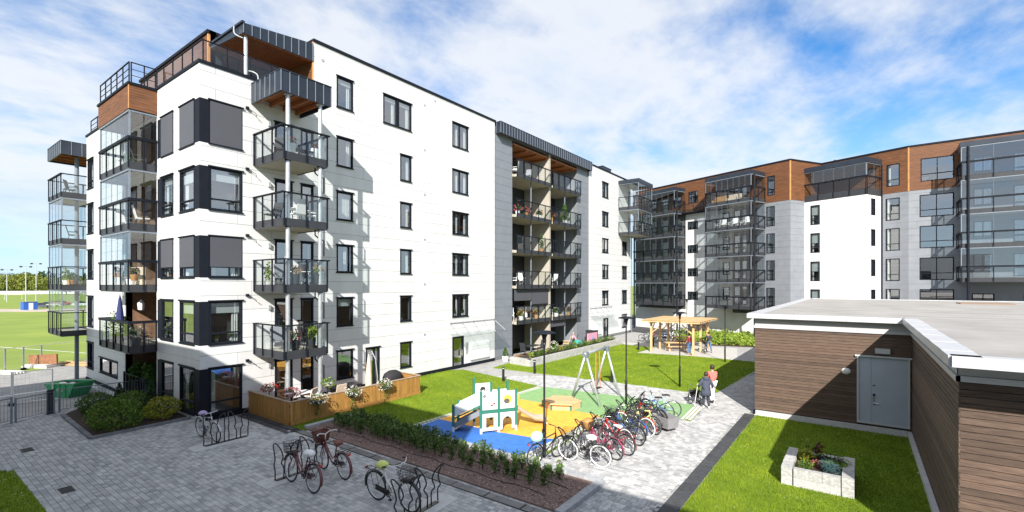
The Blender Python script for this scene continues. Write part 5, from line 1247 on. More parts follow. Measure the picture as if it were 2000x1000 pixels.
# ---------------------------------------------------------------- pergola and picnic table
pg = thing('pergola', 'fresh pine pergola with slatted roof beside the far bicycles', 'pergola', (-12.7, 42, 0), 0, None, True)
PX_ = (-14.45, -10.95); PY_ = (39.9, 42.1, 44.4)
for x in PX_:
    for y in PY_: b = MB(); b.box(x-.075, x+.075, y-.075, y+.075, 0, 2.42); b.build('post', 'pine', pg)
    b = MB(); b.box(x-.06, x+.06, 39.3, 45.0, 2.422, 2.6); b.build('beam', 'pine', pg)
    for y, s_ in ((PY_[0], 1), (PY_[2], -1)): b = MB(); b.bar((x, y, 1.65), (x, y+s_*.8, 2.42), .07, .07); b.build('brace', 'pine', pg)
for y in PY_:
    for x, s_ in ((PX_[0], 1), (PX_[1], -1)): b = MB(); b.bar((x, y+.08, 1.6), (x+s_*.95, y+.08, 2.45), .07, .08); b.build('brace', 'pine', pg)
for i in range(11): y = 39.3+i*.57; b = MB(); b.box(-15.1, -10.3, y-.03, y+.03, 2.605, 2.74); b.build('rafter', 'pine', pg)
for i in range(30): x = -15.1+i*.162; b = MB(); b.box(x, x+.12, 39.2, 45.1, 2.742, 2.775); b.build('slat', 'pine', pg)
def picnic(lab, px, py, rz):
    t = thing('picnic_table', lab, 'picnic table', G(px, py), rz)
    for i in range(5): y = -.36+i*.15; b = MB(); b.box(-.95, .95, y, y+.135, .70, .74); b.build('top_plank', 'pine', t)
    for s_ in (-1, 1):
        for k in range(2): y = s_*.62+(k-.5)*.15-.065; b = MB(); b.box(-.95, .95, y, y+.13, .42, .455); b.build('seat_plank', 'pine', t)
        for x in (-.7, .7): b = MB(); b.bar((x, s_*.25, .69), (x, s_*.55, 0), .045, .095, (1, 0, 0)); b.build('leg', 'pine', t)
    for x in (-.7, .7): b = MB(); b.bar((x+.05, -.72, .375), (x+.05, .72, .375), .045, .09); b.build('cross_beam', 'pine', t)
picnic('pine picnic table with benches under the pergola', 1320, 685, R(36))
picnic('pine picnic table half hidden behind the man in the red shirt', 1331, 672, R(36))
# ---------------------------------------------------------------- terrace wall, planter, plants
def stone_wall(root, a, c, w, z1, course, l, seed, m='granite'):
    rg = random.Random(seed); A_, C_ = Vector(a), Vector(c); d = C_-A_; L_ = d.length; u = d.normalized(); q = Vector((-u.y, u.x)); nz = max(1, round(z1/course))
    for j in range(nz):
        s = 0.0
        while s < L_-.02:
            e = min(L_, s+l*rg.uniform(.6, 1.3)*(0.5 if s == 0 and j % 2 else 1)); e = L_ if L_-e < l*.3 else e
            k = rg.uniform(0, .014); p0, p1 = A_+u*(s+.004), A_+u*(e-.004); b = MB()
            b.prism([tuple(p0-q*k), tuple(p1-q*k), tuple(p1+q*w), tuple(p0+q*w)], z1*j/nz+.003, z1*(j+1)/nz-.003); b.build('stone', m, root); s = e
M['palegranite'] = mat('pale_granite', (0.52, 0.515, 0.50), .85, c2=(.29, .29, .285), scale=11, bump=1.0, bscale=18, rnd=.08, detail=9)
tw = thing('terrace_wall', 'low pale granite wall holding the planted bed of the far terrace', 'garden wall', (-18.57, 27.45, 0), 0, None, True)
stone_wall(tw, (-20.6, 27.75), (-18.6, 27.45), .3, .5, .25, .6, 1, 'palegranite'); stone_wall(tw, (-18.6, 27.45), (-18.6, 43.2), .3, .5, .25, .6, 2, 'palegranite')
b = MB(); b.prism([(-20.5, 28.1), (-18.88, 27.85), (-18.88, 43.2), (-20.2, 43.2)], 0, .42); o = b.build('planting_bed', 'soil'); o['kind'] = 'structure'
b = MB(); b.prism([(-22.3, 30.6), (-20.3, 30.6), (-20.3, 43.0), (-22.3, 43.0)], -.02, .1); o = b.build('terrace_deck', 'decking'); o['kind'] = 'structure'
rg_ = np.random.default_rng(5)
for i in range(26):
    y = 28.5+i*.56; x = -19.3+rg_.uniform(-.15, .15); t = thing('bed_shrub', 'low green shrub, %s from the near end along the pale granite terrace wall' % ORD[i], 'shrub', (x, y, .42), 0, 'low shrubs along the terrace wall')
    p, rg = blob(90, (.30, .34, .30), (0, 0, .24), 100+i, .3, 4); foliage('foliage', p, .06, rg, 'leaf_green' if i % 4 else 'leaf_lime', t)
    b = MB(); b.tube([(0, 0, 0), (0, 0, .25)], .012, 5); b.build('stem', 'soil', t)
potted('potted_conifer', 'small cone shaped conifer in a white pot by the grey wall', 'potted plant', tuple(G(987, 706)), .27, .42, 'wpaint', 'leaf_green', (.3, .3, .62), 300, .06, cone=True, seed=3)
# raised stone planter on the near lawn
pl = thing('stone_planter', 'square raised planter of pale split granite blocks on the near lawn', 'planter', (-1.0, 16.7, 0), 0, None, True)
stone_wall(pl, (-1.84+.30, 15.74), (-.14-.28, 15.74), .2, .50, .25, 1.2, 5, 'palegranite'); stone_wall(pl, (-.13, 15.73), (-.13, 17.7), .27, .53, .265, .55, 6, 'palegranite'); stone_wall(pl, (-1.84, 17.7), (-1.84, 15.73), .27, .53, .265, .5, 7, 'palegranite'); stone_wall(pl, (-.42, 17.68), (-1.55, 17.68), .2, .5, .25, .6, 8, 'palegranite')
b = MB(); b.box(-1.56, -.41, 15.95, 17.47, 0, .40); b.build('soil', 'soil', pl)
def clump(name, label, cat, loc, m, n, r, ls, seed, up=.5, asp=.5, petals=None):
    t = thing(name, label, cat, loc, random.uniform(0, 6)); p, rg = blob(n, r, (0, 0, r[2]*.8), seed, .25, 5); p = p[p[:, 2] > -.02]; foliage('foliage', p, ls, rg, m, t, up, asp)
    b = MB()
    for k in range(4): b.tube([(0, 0, -.03), (r[0]*.5*math.cos(k*1.6), r[1]*.5*math.sin(k*1.6), r[2]*.9)], .008, 4)
    b.build('stems', 'leaf_green', t); 
    if petals: p, rg = blob(60, (r[0], r[1], r[2]), (0, 0, r[2]*.85), seed+2, .9); foliage('flowers', p[p[:, 2] > .05], ls*.6, rg, petals, t, asp=.9)
    return t
clump('yellow_plant', 'yellow leaved plant at the back left of the stone planter', 'plant', (-1.33, 17.0, .4), 'leaf_yellow', 220, (.26, .26, .2), .06, 51, 1.0, .9)
clump('green_mound_plant', 'small leaved green mound at the front left of the stone planter', 'plant', (-1.28, 16.2, .4), 'leaf_box', 420, (.28, .24, .16), .025, 52)
clump('blue_grass_clump', 'blue grey fescue clump at the front right of the stone planter', 'plant', (-.7, 16.25, .4), 'leaf_blue', 520, (.30, .26, .2), .09, 53, .9, .07)
clump('pink_plant', 'small pink leaved plant in the middle of the stone planter', 'plant', (-1.0, 16.55, .4), 'leaf_rust', 120, (.2, .18, .12), .035, 54, petals='petal_pink')
clump('dark_red_shrub', 'tall dark red leaved plant at the back of the stone planter', 'plant', (-1.05, 17.25, .4), 'leaf_rust', 130, (.18, .18, .34), .05, 55)
clump('feathery_plant', 'thin pale green plant rising at the back left corner of the stone planter', 'plant', (-1.35, 17.35, .4), 'leaf_lime', 110, (.14, .14, .42), .04, 56)
hs = thing('hosta', 'broad leaved green hosta at the back right of the stone planter', 'plant', (-.7, 16.95, .4), 0)
rgh = random.Random(4)
for i in range(30):
    a = i*2.4; el = rgh.uniform(.2, 1.25); ln = rgh.uniform(.22, .4); tip = Vector((math.cos(a)*math.cos(el)*ln, math.sin(a)*math.cos(el)*ln, math.sin(el)*ln*.9+.03)); d = Vector((math.cos(a), math.sin(a), -.25)).normalized(); s_ = Vector((-math.sin(a), math.cos(a), 0)); L_ = rgh.uniform(.2, .28); w = L_*.36
    b = MB(); vs = [tip, tip+d*L_*.35+s_*w+Vector((0, 0, .03)), tip+d*L_*.35, tip+d*L_*.35-s_*w+Vector((0, 0, .03)), tip+d*L_*.7+s_*w*.75, tip+d*L_*.7-Vector((0, 0, .01)), tip+d*L_*.7-s_*w*.75, tip+d*L_-Vector((0, 0, .05))]
    b.add([tuple(v) for v in vs], [(0, 1, 2), (0, 2, 3), (1, 4, 5, 2), (2, 5, 6, 3), (4, 7, 5), (5, 7, 6)], rgh.uniform(.25, .9)); b.build('leaf', 'leaf_lime' if i % 3 == 0 else 'leaf_box', hs, True)
    b = MB(); b.tube([(0, 0, 0), tuple(tip*.6+Vector((0, 0, .03))), tuple(tip)], .008, 4); b.build('stalk', 'leaf_box', hs)
# hedge plants in the gravel bed
for r_, (yy, off) in enumerate(((11.35, 0), (12.1, .22))):
    for i in range(24):
        x = -17.2+i*.43+off
        if r_ == 0 and x > -7.3 or r_ == 1 and x > -6.9: continue
        u = (x+17.2)/10.4; hgt = rg_.uniform(.44, .70)+(.08 if u < .55 else -.02); t = thing('hedge_plant', 'young hedge shrub, %s from the left in the %s row of the gravel bed' % (ORD[i], ('front', 'back')[r_]), 'shrub', (x+rg_.uniform(-.08, .08), yy+rg_.uniform(-.08, .08), .05), rg_.uniform(0, 6), 'young hedge shrubs in the gravel bed')
        wd = rg_.uniform(.21, .31)*(1.1 if u < .55 else .72); p, rg = blob(int(240*(1.2 if u < .55 else .6)), (wd, wd, hgt*.55), (0, 0, hgt*.52), 200+r_*40+i, .15, 5); foliage('foliage', p, .047, rg, 'leaf_hedge', t)
        b = MB()
        for k in range(4): a = k*1.57+i; b.tube([(0, 0, -.02), (.09*math.cos(a), .09*math.sin(a), hgt*.85)], .006, 4)
        b.build('stems', 'soil', t)
b = MB(); hh = [(-17.4+i*.5, 10.95+.06*math.sin(i*1.7), .065) for i in range(22)]; b.tube(hh, .012, 5); b.tube([(p[0]+.3, p[1]+.75, p[2]) for p in hh], .012, 5); o = b.build('drip_hose', 'black'); tag(o, 'black drip hose snaking between the hedge shrubs', 'hose')
# bushes in the corner bed
def bush(label, cx, cy, rx, ry, rz, m, n, seed, ls=.05, lumps=14):
    t = thing('bush', label, 'bush', (cx, cy, .03), 0, 'bushes in the corner bed'); p, rg = blob(n, (rx, ry, rz), (0, 0, rz*.85), seed, .62, lumps); p = p[p[:, 2] > 0]
    foliage('foliage', p, ls, rg, m, t, .5); b = MB()
    for k in range(6): a = k*1.05; b.tube([(0, 0, -.02), (rx*.5*math.cos(a), ry*.5*math.sin(a), rz*1.1)], .014, 5)
    b.build('branches', 'soil', t); return t
bush('large rounded dark green bush at the front of the corner bed', -24.15, 5.95, 1.05, .95, .62, 'leaf_box', 2600, 61, .055, 22)
bush('yellow green rounded bush nearest the corner windows', -24.35, 7.55, .78, .72, .48, 'leaf_yellow', 1500, 62, .05, 16)
bush('dark green bush by the gate post end of the corner bed', -27.4, 6.0, .75, .7, .5, 'leaf_green', 1300, 63, .055, 14)
bush('mid green bush in the middle of the corner bed', -26.0, 6.9, .8, .7, .62, 'leaf_box', 1300, 65, .055, 14)
def conifer(label, x, y, h, r, seed):
    t = thing('conifer', label, 'conifer', (x, y, .03), 0, 'bushes in the corner bed'); rg = np.random.default_rng(seed); n = 900
    z = rg.uniform(0, 1, n)**1.25; a = rg.uniform(0, 6.28, n); rr = (1-z*.95)*r*rg.uniform(.55, 1.05, n); p = np.c_[rr*np.cos(a), rr*np.sin(a), .08+z*h]
    foliage('foliage', p, .05, rg, 'leaf_conifer', t, .8, .4); b = MB(); b.tube([(0, 0, -.03), (0, 0, h*.8)], .03, 6); b.build('trunk', 'soil', t)
conifer('pointed dark conifer standing tallest in the corner bed', -25.45, 7.5, 1.55, .42, 66); conifer('small pointed conifer by the railing of the corner bed', -28.0, 7.0, 1.05, .4, 67)
# ================================================================== BICYCLES
BK = {}
def bmesh_(key, fn, smooth=True):
    if key not in BK: b = MB(); fn(b); BK[key] = b.mesh(key.split('|')[0], smooth)
    return BK[key]
def paint(name, c): M[name] = mat('paint_'+name, c, .3, coat=.4); return name
for n_, c_ in (('p_black', (.02, .02, .022)), ('p_white', (.75, .75, .73)), ('p_red', (.50, .02, .025)), ('p_pink', (.30, .04, .10)), ('p_wine', (.14, .03, .035)), ('p_blue', (.03, .10, .42)), ('p_silver', (.50, .51, .52)), ('p_lime', (.58, .62, .22)), ('p_cyan', (.30, .50, .62))): paint(n_, c_)
M['tan'] = mat('tan_wicker', (.42, .21, .07), .7, var=.25, scale=20); M['brownleather'] = mat('brown_leather', (.16, .05, .03), .5); M['mint'] = mat('mint_fabric', (.42, .74, .68), .6); M['lilac'] = mat('lilac_cover', (.42, .36, .58), .6); M['limec'] = mat('lime_cover', (.60, .66, .18), .6)
WR = .345; FWX, RWX = .55, -.53
def ring(b, R_, r, n=28, m=6):
    b.tube([(R_*math.cos(2*math.pi*i/n), 0, R_*math.sin(2*math.pi*i/n)) for i in range(n)], r, m, closed=True)
def bike(label, loc, rz, col='p_black', kind='step', tyre='rubber', saddle='rubber', basket=None, rear=None, bars='chrome', cover=None, lean=0.0, scale=1.0, name='bicycle', group='bicycles', simple=False, guard=None):
    t = thing(name, label, 'bicycle', loc, rz, group); t.rotation_euler = (lean, 0, rz); t.scale = (scale,)*3
    O = lambda nm, key, fn, m, par=t: obj(nm, bmesh_(key, fn), m, par)
    def wheelat(x):
        w = O('wheel', 'tyre', lambda b: ring(b, WR-.018, .02, 30, 6), tyre); w.location = (x, 0, WR)
        O('rim', 'rim', lambda b: ring(b, WR-.045, .012, 26, 5), 'chrome', w)
        def sp(b):
            for i in range(16):
                a = 2*math.pi*i/16; b.tube([(.02*math.cos(a+.6), .025*(-1)**i, .02*math.sin(a+.6)), ((WR-.05)*math.cos(a), 0, (WR-.05)*math.sin(a))], .0028, 3, caps=False)
            b.tube([(0, -.045, 0), (0, .045, 0)], .022, 8)
        O('spokes', 'spokes', sp, 'steel', w)
    wheelat(FWX); wheelat(RWX)
    BB = (-.08, 0, .29); ST = (-.235, 0, .80); HT = (.33, 0, .86); HB = (.375, 0, .70); RA = (RWX, 0, WR); FA_ = (FWX, 0, WR)
    def fr(b):
        if kind == 'step':
            b.tube([HB, (.2, 0, .46), (.06, 0, .33), BB], .021, 8); b.tube([(.345, 0, .80), (.15, 0, .56), (-.0, 0, .42), (-.155, 0, .54)], .017, 8)
        else:
            b.tube([HB, BB], .022, 8); b.tube([(.345, 0, .82), (-.215, 0, .74)], .019, 8)
        b.tube([BB, ST], .018, 8); b.tube([HT, HB], .024, 8)
        for s_ in (-.06, .06): b.tube([(BB[0], s_*.5, BB[2]), (RA[0], s_, RA[2])], .011, 6); b.tube([(-.2, s_*.4, .68), (RA[0], s_, RA[2])], .009, 6); b.tube([(HB[0], s_*.7, HB[2]), (.43, s_, .60), (FA_[0], s_, FA_[2])], .012, 6)
    O('frame', 'frame|'+kind, fr, col)
    def guards(b):
        for x, a0, a1 in ((RWX, 20, 195), (FWX, 15, 150)):
            n = 12; R_ = WR+.028; vs = []
            for i in range(n+1):
                a = R(a0+(a1-a0)*i/n); c, s_ = math.cos(a), math.sin(a)
                vs += [(x+R_*c, -.03, WR+R_*s_), (x+(R_+.014)*c, 0, WR+(R_+.014)*s_), (x+R_*c, .03, WR+R_*s_)]
            b.add(vs, [(3*i+k, 3*i+k+1, 3*i+k+4, 3*i+k+3) for i in range(n) for k in range(2)])
    if kind == 'step' or guard: O('mudguards', 'mudguards', guards, guard or col)
    def hb(b):
        if kind == 'step': b.tube([(.10, -.29, 1.02), (.24, -.26, 1.06), (.34, -.14, 1.04), (.31, 0, 1.0), (.34, .14, 1.04), (.24, .26, 1.06), (.10, .29, 1.02)], .012, 7)
        else: b.tube([(.34, -.30, 1.0), (.37, -.1, 1.0), (.35, 0, .99), (.37, .1, 1.0), (.34, .30, 1.0)], .012, 7)
        b.tube([(.30, 0, 1.0), HT], .014, 7)
    h = O('handlebar', 'handlebar|'+kind, hb, bars)
    def gr(b):
        for s_ in (-1, 1):
            if kind == 'step': b.tube([(.08, .292*s_, 1.015), (.18, .278*s_, 1.045)], .019, 7)
            else: b.tube([(.34, .31*s_, 1.0), (.35, .2*s_, 1.0)], .018, 7)
    O('grips', 'grips|'+kind, gr, 'rubber', h)
    def sd(b):
        vs = []; prof = [(-.40, .10, .90), (-.36, .115, .925), (-.28, .10, .93), (-.2, .055, .925), (-.12, .03, .92), (-.09, .015, .91)]
        for x, w, z in prof: vs += [(x, -w, z-.025), (x, -w*.6, z+.015), (x, w*.6, z+.015), (x, w, z-.025), (x, 0, z-.05)]
        n = len(prof); b.add(vs, [(5*i+k, 5*i+(k+1) % 5, 5*(i+1)+(k+1) % 5, 5*(i+1)+k) for i in range(n-1) for k in range(5)]+[(4, 3, 2, 1, 0), tuple(5*(n-1)+k for k in range(5))])
    s = O('saddle', 'saddle', sd, cover or saddle); O('seat_post', 'seatpost', lambda b: b.tube([ST, (-.265, 0, .9)], .013, 7), 'chrome', s)
    if cover:
        def cv(b): b.lathe([(.001, .97), (.08, .955), (.13, .91), (.135, .86), (.10, .83), (.001, .83)], 12, (-.27, 0, 0), 1.25, .95)
        O('saddle_cover', 'saddlecover', cv, cover, s)
    def crank(b):
        b.lathe([(.095, -.004), (.095, .004)], 20, (0, 0, 0)); 
    def cr(b):
        n = 18; b.tube([(BB[0]+.075*math.cos(2*math.pi*i/n), -.05, BB[2]+.075*math.sin(2*math.pi*i/n)) for i in range(n)], .012, 5, closed=True)
        for s_, dx, dz in ((-1, .12, -.1), (1, -.12, .1)): b.tube([(BB[0], .06*s_, BB[2]), (BB[0]+dx, .075*s_, BB[2]+dz)], .01, 5); b.box(BB[0]+dx-.045, BB[0]+dx+.045, .08*s_-.04*(s_ < 0), .08*s_+.04*(s_ > 0)+.001, BB[2]+dz-.012, BB[2]+dz+.012)
        b.tube([(BB[0], -.05, BB[2]-.075), (RWX, -.05, WR-.035)], .006, 4); b.tube([(BB[0], -.05, BB[2]+.075), (RWX, -.05, WR+.035)], .006, 4)
    O('crank', 'crank', cr, 'char')
    if kind == 'step': O('chain_guard', 'chainguard', lambda b: b.bar((BB[0]+.05, -.062, BB[2]+.02), (RWX+.05, -.062, WR+.01), .006, .13), 'rubber')
    def kick(b): b.tube([(-.3, .05, .33), (-.22, .22, .01)], .009, 5)
    O('kickstand', 'kick', kick, 'chrome')
    def rack_(b):
        for s_ in (-.07, .07): b.tube([(-.27, s_, .72), (-.8, s_, .735)], .008, 5); b.tube([(RWX, s_, WR), (-.62, s_, .73)], .006, 5)
        for x in (-.4, -.55, -.7, -.8): b.tube([(x, -.07, .735), (x, .07, .735)], .006, 5)
    if not simple and kind == 'step' or rear:
        k = O('luggage_rack', 'rack', rack_, 'black'); O('rear_light', 'rearlight', lambda b: b.box(-.845, -.82, -.04, .04, .69, .735), 'p_red', k)
    if basket:
        def bs(b):
            x0, x1, w, z0, z1 = .40, .70, .19, .74, 1.0
            for z, g in ((z0, .8), (.80, .85), (.87, .9), (.935, .95), (z1, 1.0)):
                xm, hw = (x0+x1)/2, (x1-x0)/2; b.tube([(xm-hw*g, -w*g, z), (xm+hw*g, -w*g, z), (xm+hw*g, w*g, z), (xm-hw*g, w*g, z)], .0045, 4, closed=True)
            for i in range(9):
                f_ = -1+2*i/8
                for s_ in (-1, 1): xm, hw = (x0+x1)/2, (x1-x0)/2; b.tube([(xm+hw*f_*.8, s_*w*.8, z0), (xm+hw*f_, s_*w, z1)], .0035, 3, caps=False); b.tube([(xm+s_*hw*.8, w*f_*.8, z0), (xm+s_*hw, w*f_, z1)], .0035, 3, caps=False)
            b.box(x0+.04, x1-.04, -.14, .14, z0-.005, z0+.005)
        def bw(b):
            x0, x1, w, z0, z1 = .40, .70, .19, .76, 1.02
            lo = [(x0+.04, -w*.8, z0), (x1-.04, -w*.8, z0), (x1-.04, w*.8, z0), (x0+.04, w*.8, z0)]; hi = [(x0, -w, z1), (x1, -w, z1), (x1, w, z1), (x0, w, z1)]
            b.add(lo+hi, [(3, 2, 1, 0)]+[(i, (i+1) % 4, 4+(i+1) % 4, 4+i) for i in range(4)]); b.tube(hi, .012, 5, closed=True)
        O('basket', 'basketwire' if basket == 'black' else 'basketwicker', bs if basket == 'black' else bw, basket)
    if rear:
        O('rear_bag', 'rearbag', lambda b: b.lathe([(.001, .76), (.16, .78), (.19, .87), (.16, .98), (.09, 1.02), (.001, 1.03)], 12, (-.5, 0, 0), 1.1, .9), rear)
    return t
P = lambda x, y: (x, y, 0)
bike('silver bicycle with lilac saddle cover parked in the rack by the corner windows', P(-19.62, 7.55), R(3), 'p_silver', 'diamond', cover='lilac', scale=1.08, lean=R(4), rear=None, guard='p_silver')
bike('dark pink bicycle with black wire basket and white saddle cover in the shade', P(-12.85, 7.33), R(178), 'p_wine', basket='black', cover='wpaint', bars='black', scale=1.16, lean=R(4))
bike('dark brown bicycle with brown wicker basket and white handlebar', P(-12.95, 8.42), R(176), 'p_wine', basket='brownleather', saddle='brownleather', bars='wpaint', scale=1.17, lean=R(-3))
bike('white bicycle with lime saddle cover and black front basket at the bottom rack', P(-9.85, 8.14), R(2), 'p_white', basket='black', cover='limec', scale=1.17, lean=R(4), guard='p_black')
bike('black bicycle with a mint bag on its rack leaning at the lamp post', P(-8.28, 13.15), R(80), 'p_black', 'diamond', rear='mint', bars='black', lean=R(6), scale=1.08)
CL = [(13.73, 183, 'p_black', 'step', 'wpaint', dict(basket='black', cover='wpaint', bars='black'), 'black bicycle with white tyres and white saddle cover at the front of the crowded row'),
      (14.75, 165, 'p_pink', 'step', 'rubber', dict(basket='tan', bars='black'), 'pink bicycle with a tan basket second in the crowded row'),
      (15.3, 172, 'p_wine', 'step', 'rubber', dict(basket='black', saddle='wpaint'), 'wine red bicycle with white saddle third in the crowded row'),
      (15.95, 160, 'p_red', 'diamond', 'wpaint', dict(bars='black', guard='p_black'), 'red bicycle with big white tyres in the crowded row'),
      (16.5, 166, 'p_black', 'step', 'rubber', dict(basket='black', bars='black'), 'black bicycle with black basket behind the red white tyred one'),
      (17.05, 170, 'p_blue', 'step', 'rubber', dict(basket='black'), 'dark blue bicycle with wire basket in the middle of the row'),
      (17.6, 168, 'p_black', 'diamond', 'wpaint', dict(bars='black', guard='p_red'), 'black bicycle with pale tyres and red mudguards in the row'),
      (18.15, -20, 'p_lime', 'diamond', 'rubber', dict(saddle='rubber', bars='black'), 'pale lime framed bicycle turned the other way in the row'),
      (18.7, 165, 'p_black', 'diamond', 'rubber', dict(bars='black'), 'black bicycle with black tyres just beyond the lime one'),
      (19.3, -28, 'p_black', 'step', 'rubber', dict(), 'black step through bicycle turned towards the cargo box'),
      (19.9, 200, 'p_blue', 'diamond', 'rubber', dict(bars='black'), 'bright blue bicycle second from the far end of the row'),
      (20.5, 205, 'p_cyan', 'diamond', 'rubber', dict(bars='black'), 'pale blue bicycle at the far end of the crowded row')]
for i, (y, a, c, k, ty, kw, lab) in enumerate(CL):
    bike(lab, P(-7.05+.06*((i*37) % 5-2), y), R(a), c, k, ty, lean=R((i*53) % 13-6), scale=1.05, **kw)
# cargo bicycle with a big grey box
cg = Vector(G(1298, 836)); cb = bike('cargo bicycle with a large open grey box at the end of the row', P(cg.x-.95, cg.y+.25), R(-25), 'p_red', 'diamond', 'rubber', bars='black', name='cargo_bicycle')
M['boxgrey'] = mat('grey_box_fabric', (.23, .225, .24), .75, var=.1, scale=6)
def tray(b):
    x0, x1, w, z0, z1 = .62, 1.62, .33, .16, .58
    lo = [(x0+.10, -w*.8, z0), (x1-.06, -w*.8, z0), (x1-.06, w*.8, z0), (x0+.10, w*.8, z0)]; hi = [(x0, -w, z1), (x1, -w, z1), (x1, w, z1), (x0, w, z1)]; li = [(x*.96+.05, y*.9, z0+.03) for x, y, z in lo]; ti = [((x-1.12)*.9+1.12, y*.88, z1) for x, y, z in hi]
    b.add(lo+hi+ti+li, [(3, 2, 1, 0)]+[(i, (i+1) % 4, 4+(i+1) % 4, 4+i) for i in range(4)]+[(4+i, 4+(i+1) % 4, 8+(i+1) % 4, 8+i) for i in range(4)]+[(8+i, 8+(i+1) % 4, 12+(i+1) % 4, 12+i) for i in range(4)]+[(12, 13, 14, 15)])
b = MB(); tray(b); b.build('cargo_box', 'boxgrey', cb)
for s_ in (-1, 1):
    b = MB(); ring(b, .22, .02, 22, 6); w = b.build('small_wheel', 'rubber', cb, True); w.location = (1.1, .40*s_, .24)
# distant bicycles behind the pergola
fb = [(1262, 668, 20, 'p_black'), (1271, 667, 200, 'p_silver'), (1283, 666, 30, 'p_red'), (1292, 666, 210, 'p_black'), (1301, 665, 15, 'p_blue'), (1311, 662, 190, 'p_white'), (1318, 660, 25, 'p_black'), (1326, 659, 205, 'p_black'), (1334, 657, 30, 'p_silver')]
kind_lab = ['black', 'silver', 'red', 'dark', 'blue', 'white', 'black', 'black', 'grey']
for i, (x, y, a, c) in enumerate(fb):
    bike('%s bicycle %s' % (kind_lab[i], ('at the left end of the group behind the pergola', 'second from the left behind the pergola', 'between darker bicycles behind the left pergola posts', 'just right of the red one behind the pergola', 'in the middle of the group behind the pergola', 'pale and upright behind the pergola table', 'behind the pergola roof brace', 'behind the pergola near the far bin', 'at the right end of the group behind the pergola')[i]), G(x, y), R(a-36), c, 'step' if i % 2 else 'diamond', scale=1.05, lean=R(4), bars='black')
# ================================================================== PEOPLE
M['skin'] = mat('skin', (.55, .32, .23), .55); M['hair'] = mat('dark_hair', (.035, .018, .012), .6); M['greyhair'] = mat('grey_hair', (.40, .36, .32), .7)
def cloth(n, c): M[n] = mat(n, c, .85, var=.08, scale=9); return n
for n_, c_ in (('c_navy', (.055, .065, .10)), ('c_coral', (.62, .15, .13)), ('c_white', (.70, .69, .68)), ('c_blackc', (.018, .018, .02)), ('c_maroon', (.20, .02, .025)), ('c_denim', (.07, .15, .30)), ('c_dark', (.03, .035, .05)), ('c_teal', (.05, .34, .30)), ('c_pinkc', (.62, .30, .40)), ('c_tan', (.45, .26, .14))): cloth(n_, c_)
def skin_obj(name, verts, edges, radii, m, parent, root=0, sub=2):
    me = bpy.data.meshes.new(name); me.from_pydata([tuple(v) for v in verts], edges, []); o = obj(name, me, m, parent)
    md = o.modifiers.new('skin', 'SKIN'); md.use_smooth_shade = True
    if not me.skin_vertices: return o
    for i, r_ in enumerate(radii):
        sv = me.skin_vertices[0].data[i]; sv.radius = (r_, r_) if not isinstance(r_, tuple) else r_; sv.use_root = (i == root)
    sd = o.modifiers.new('sub', 'SUBSURF'); sd.levels = sub; sd.render_levels = sub; return o
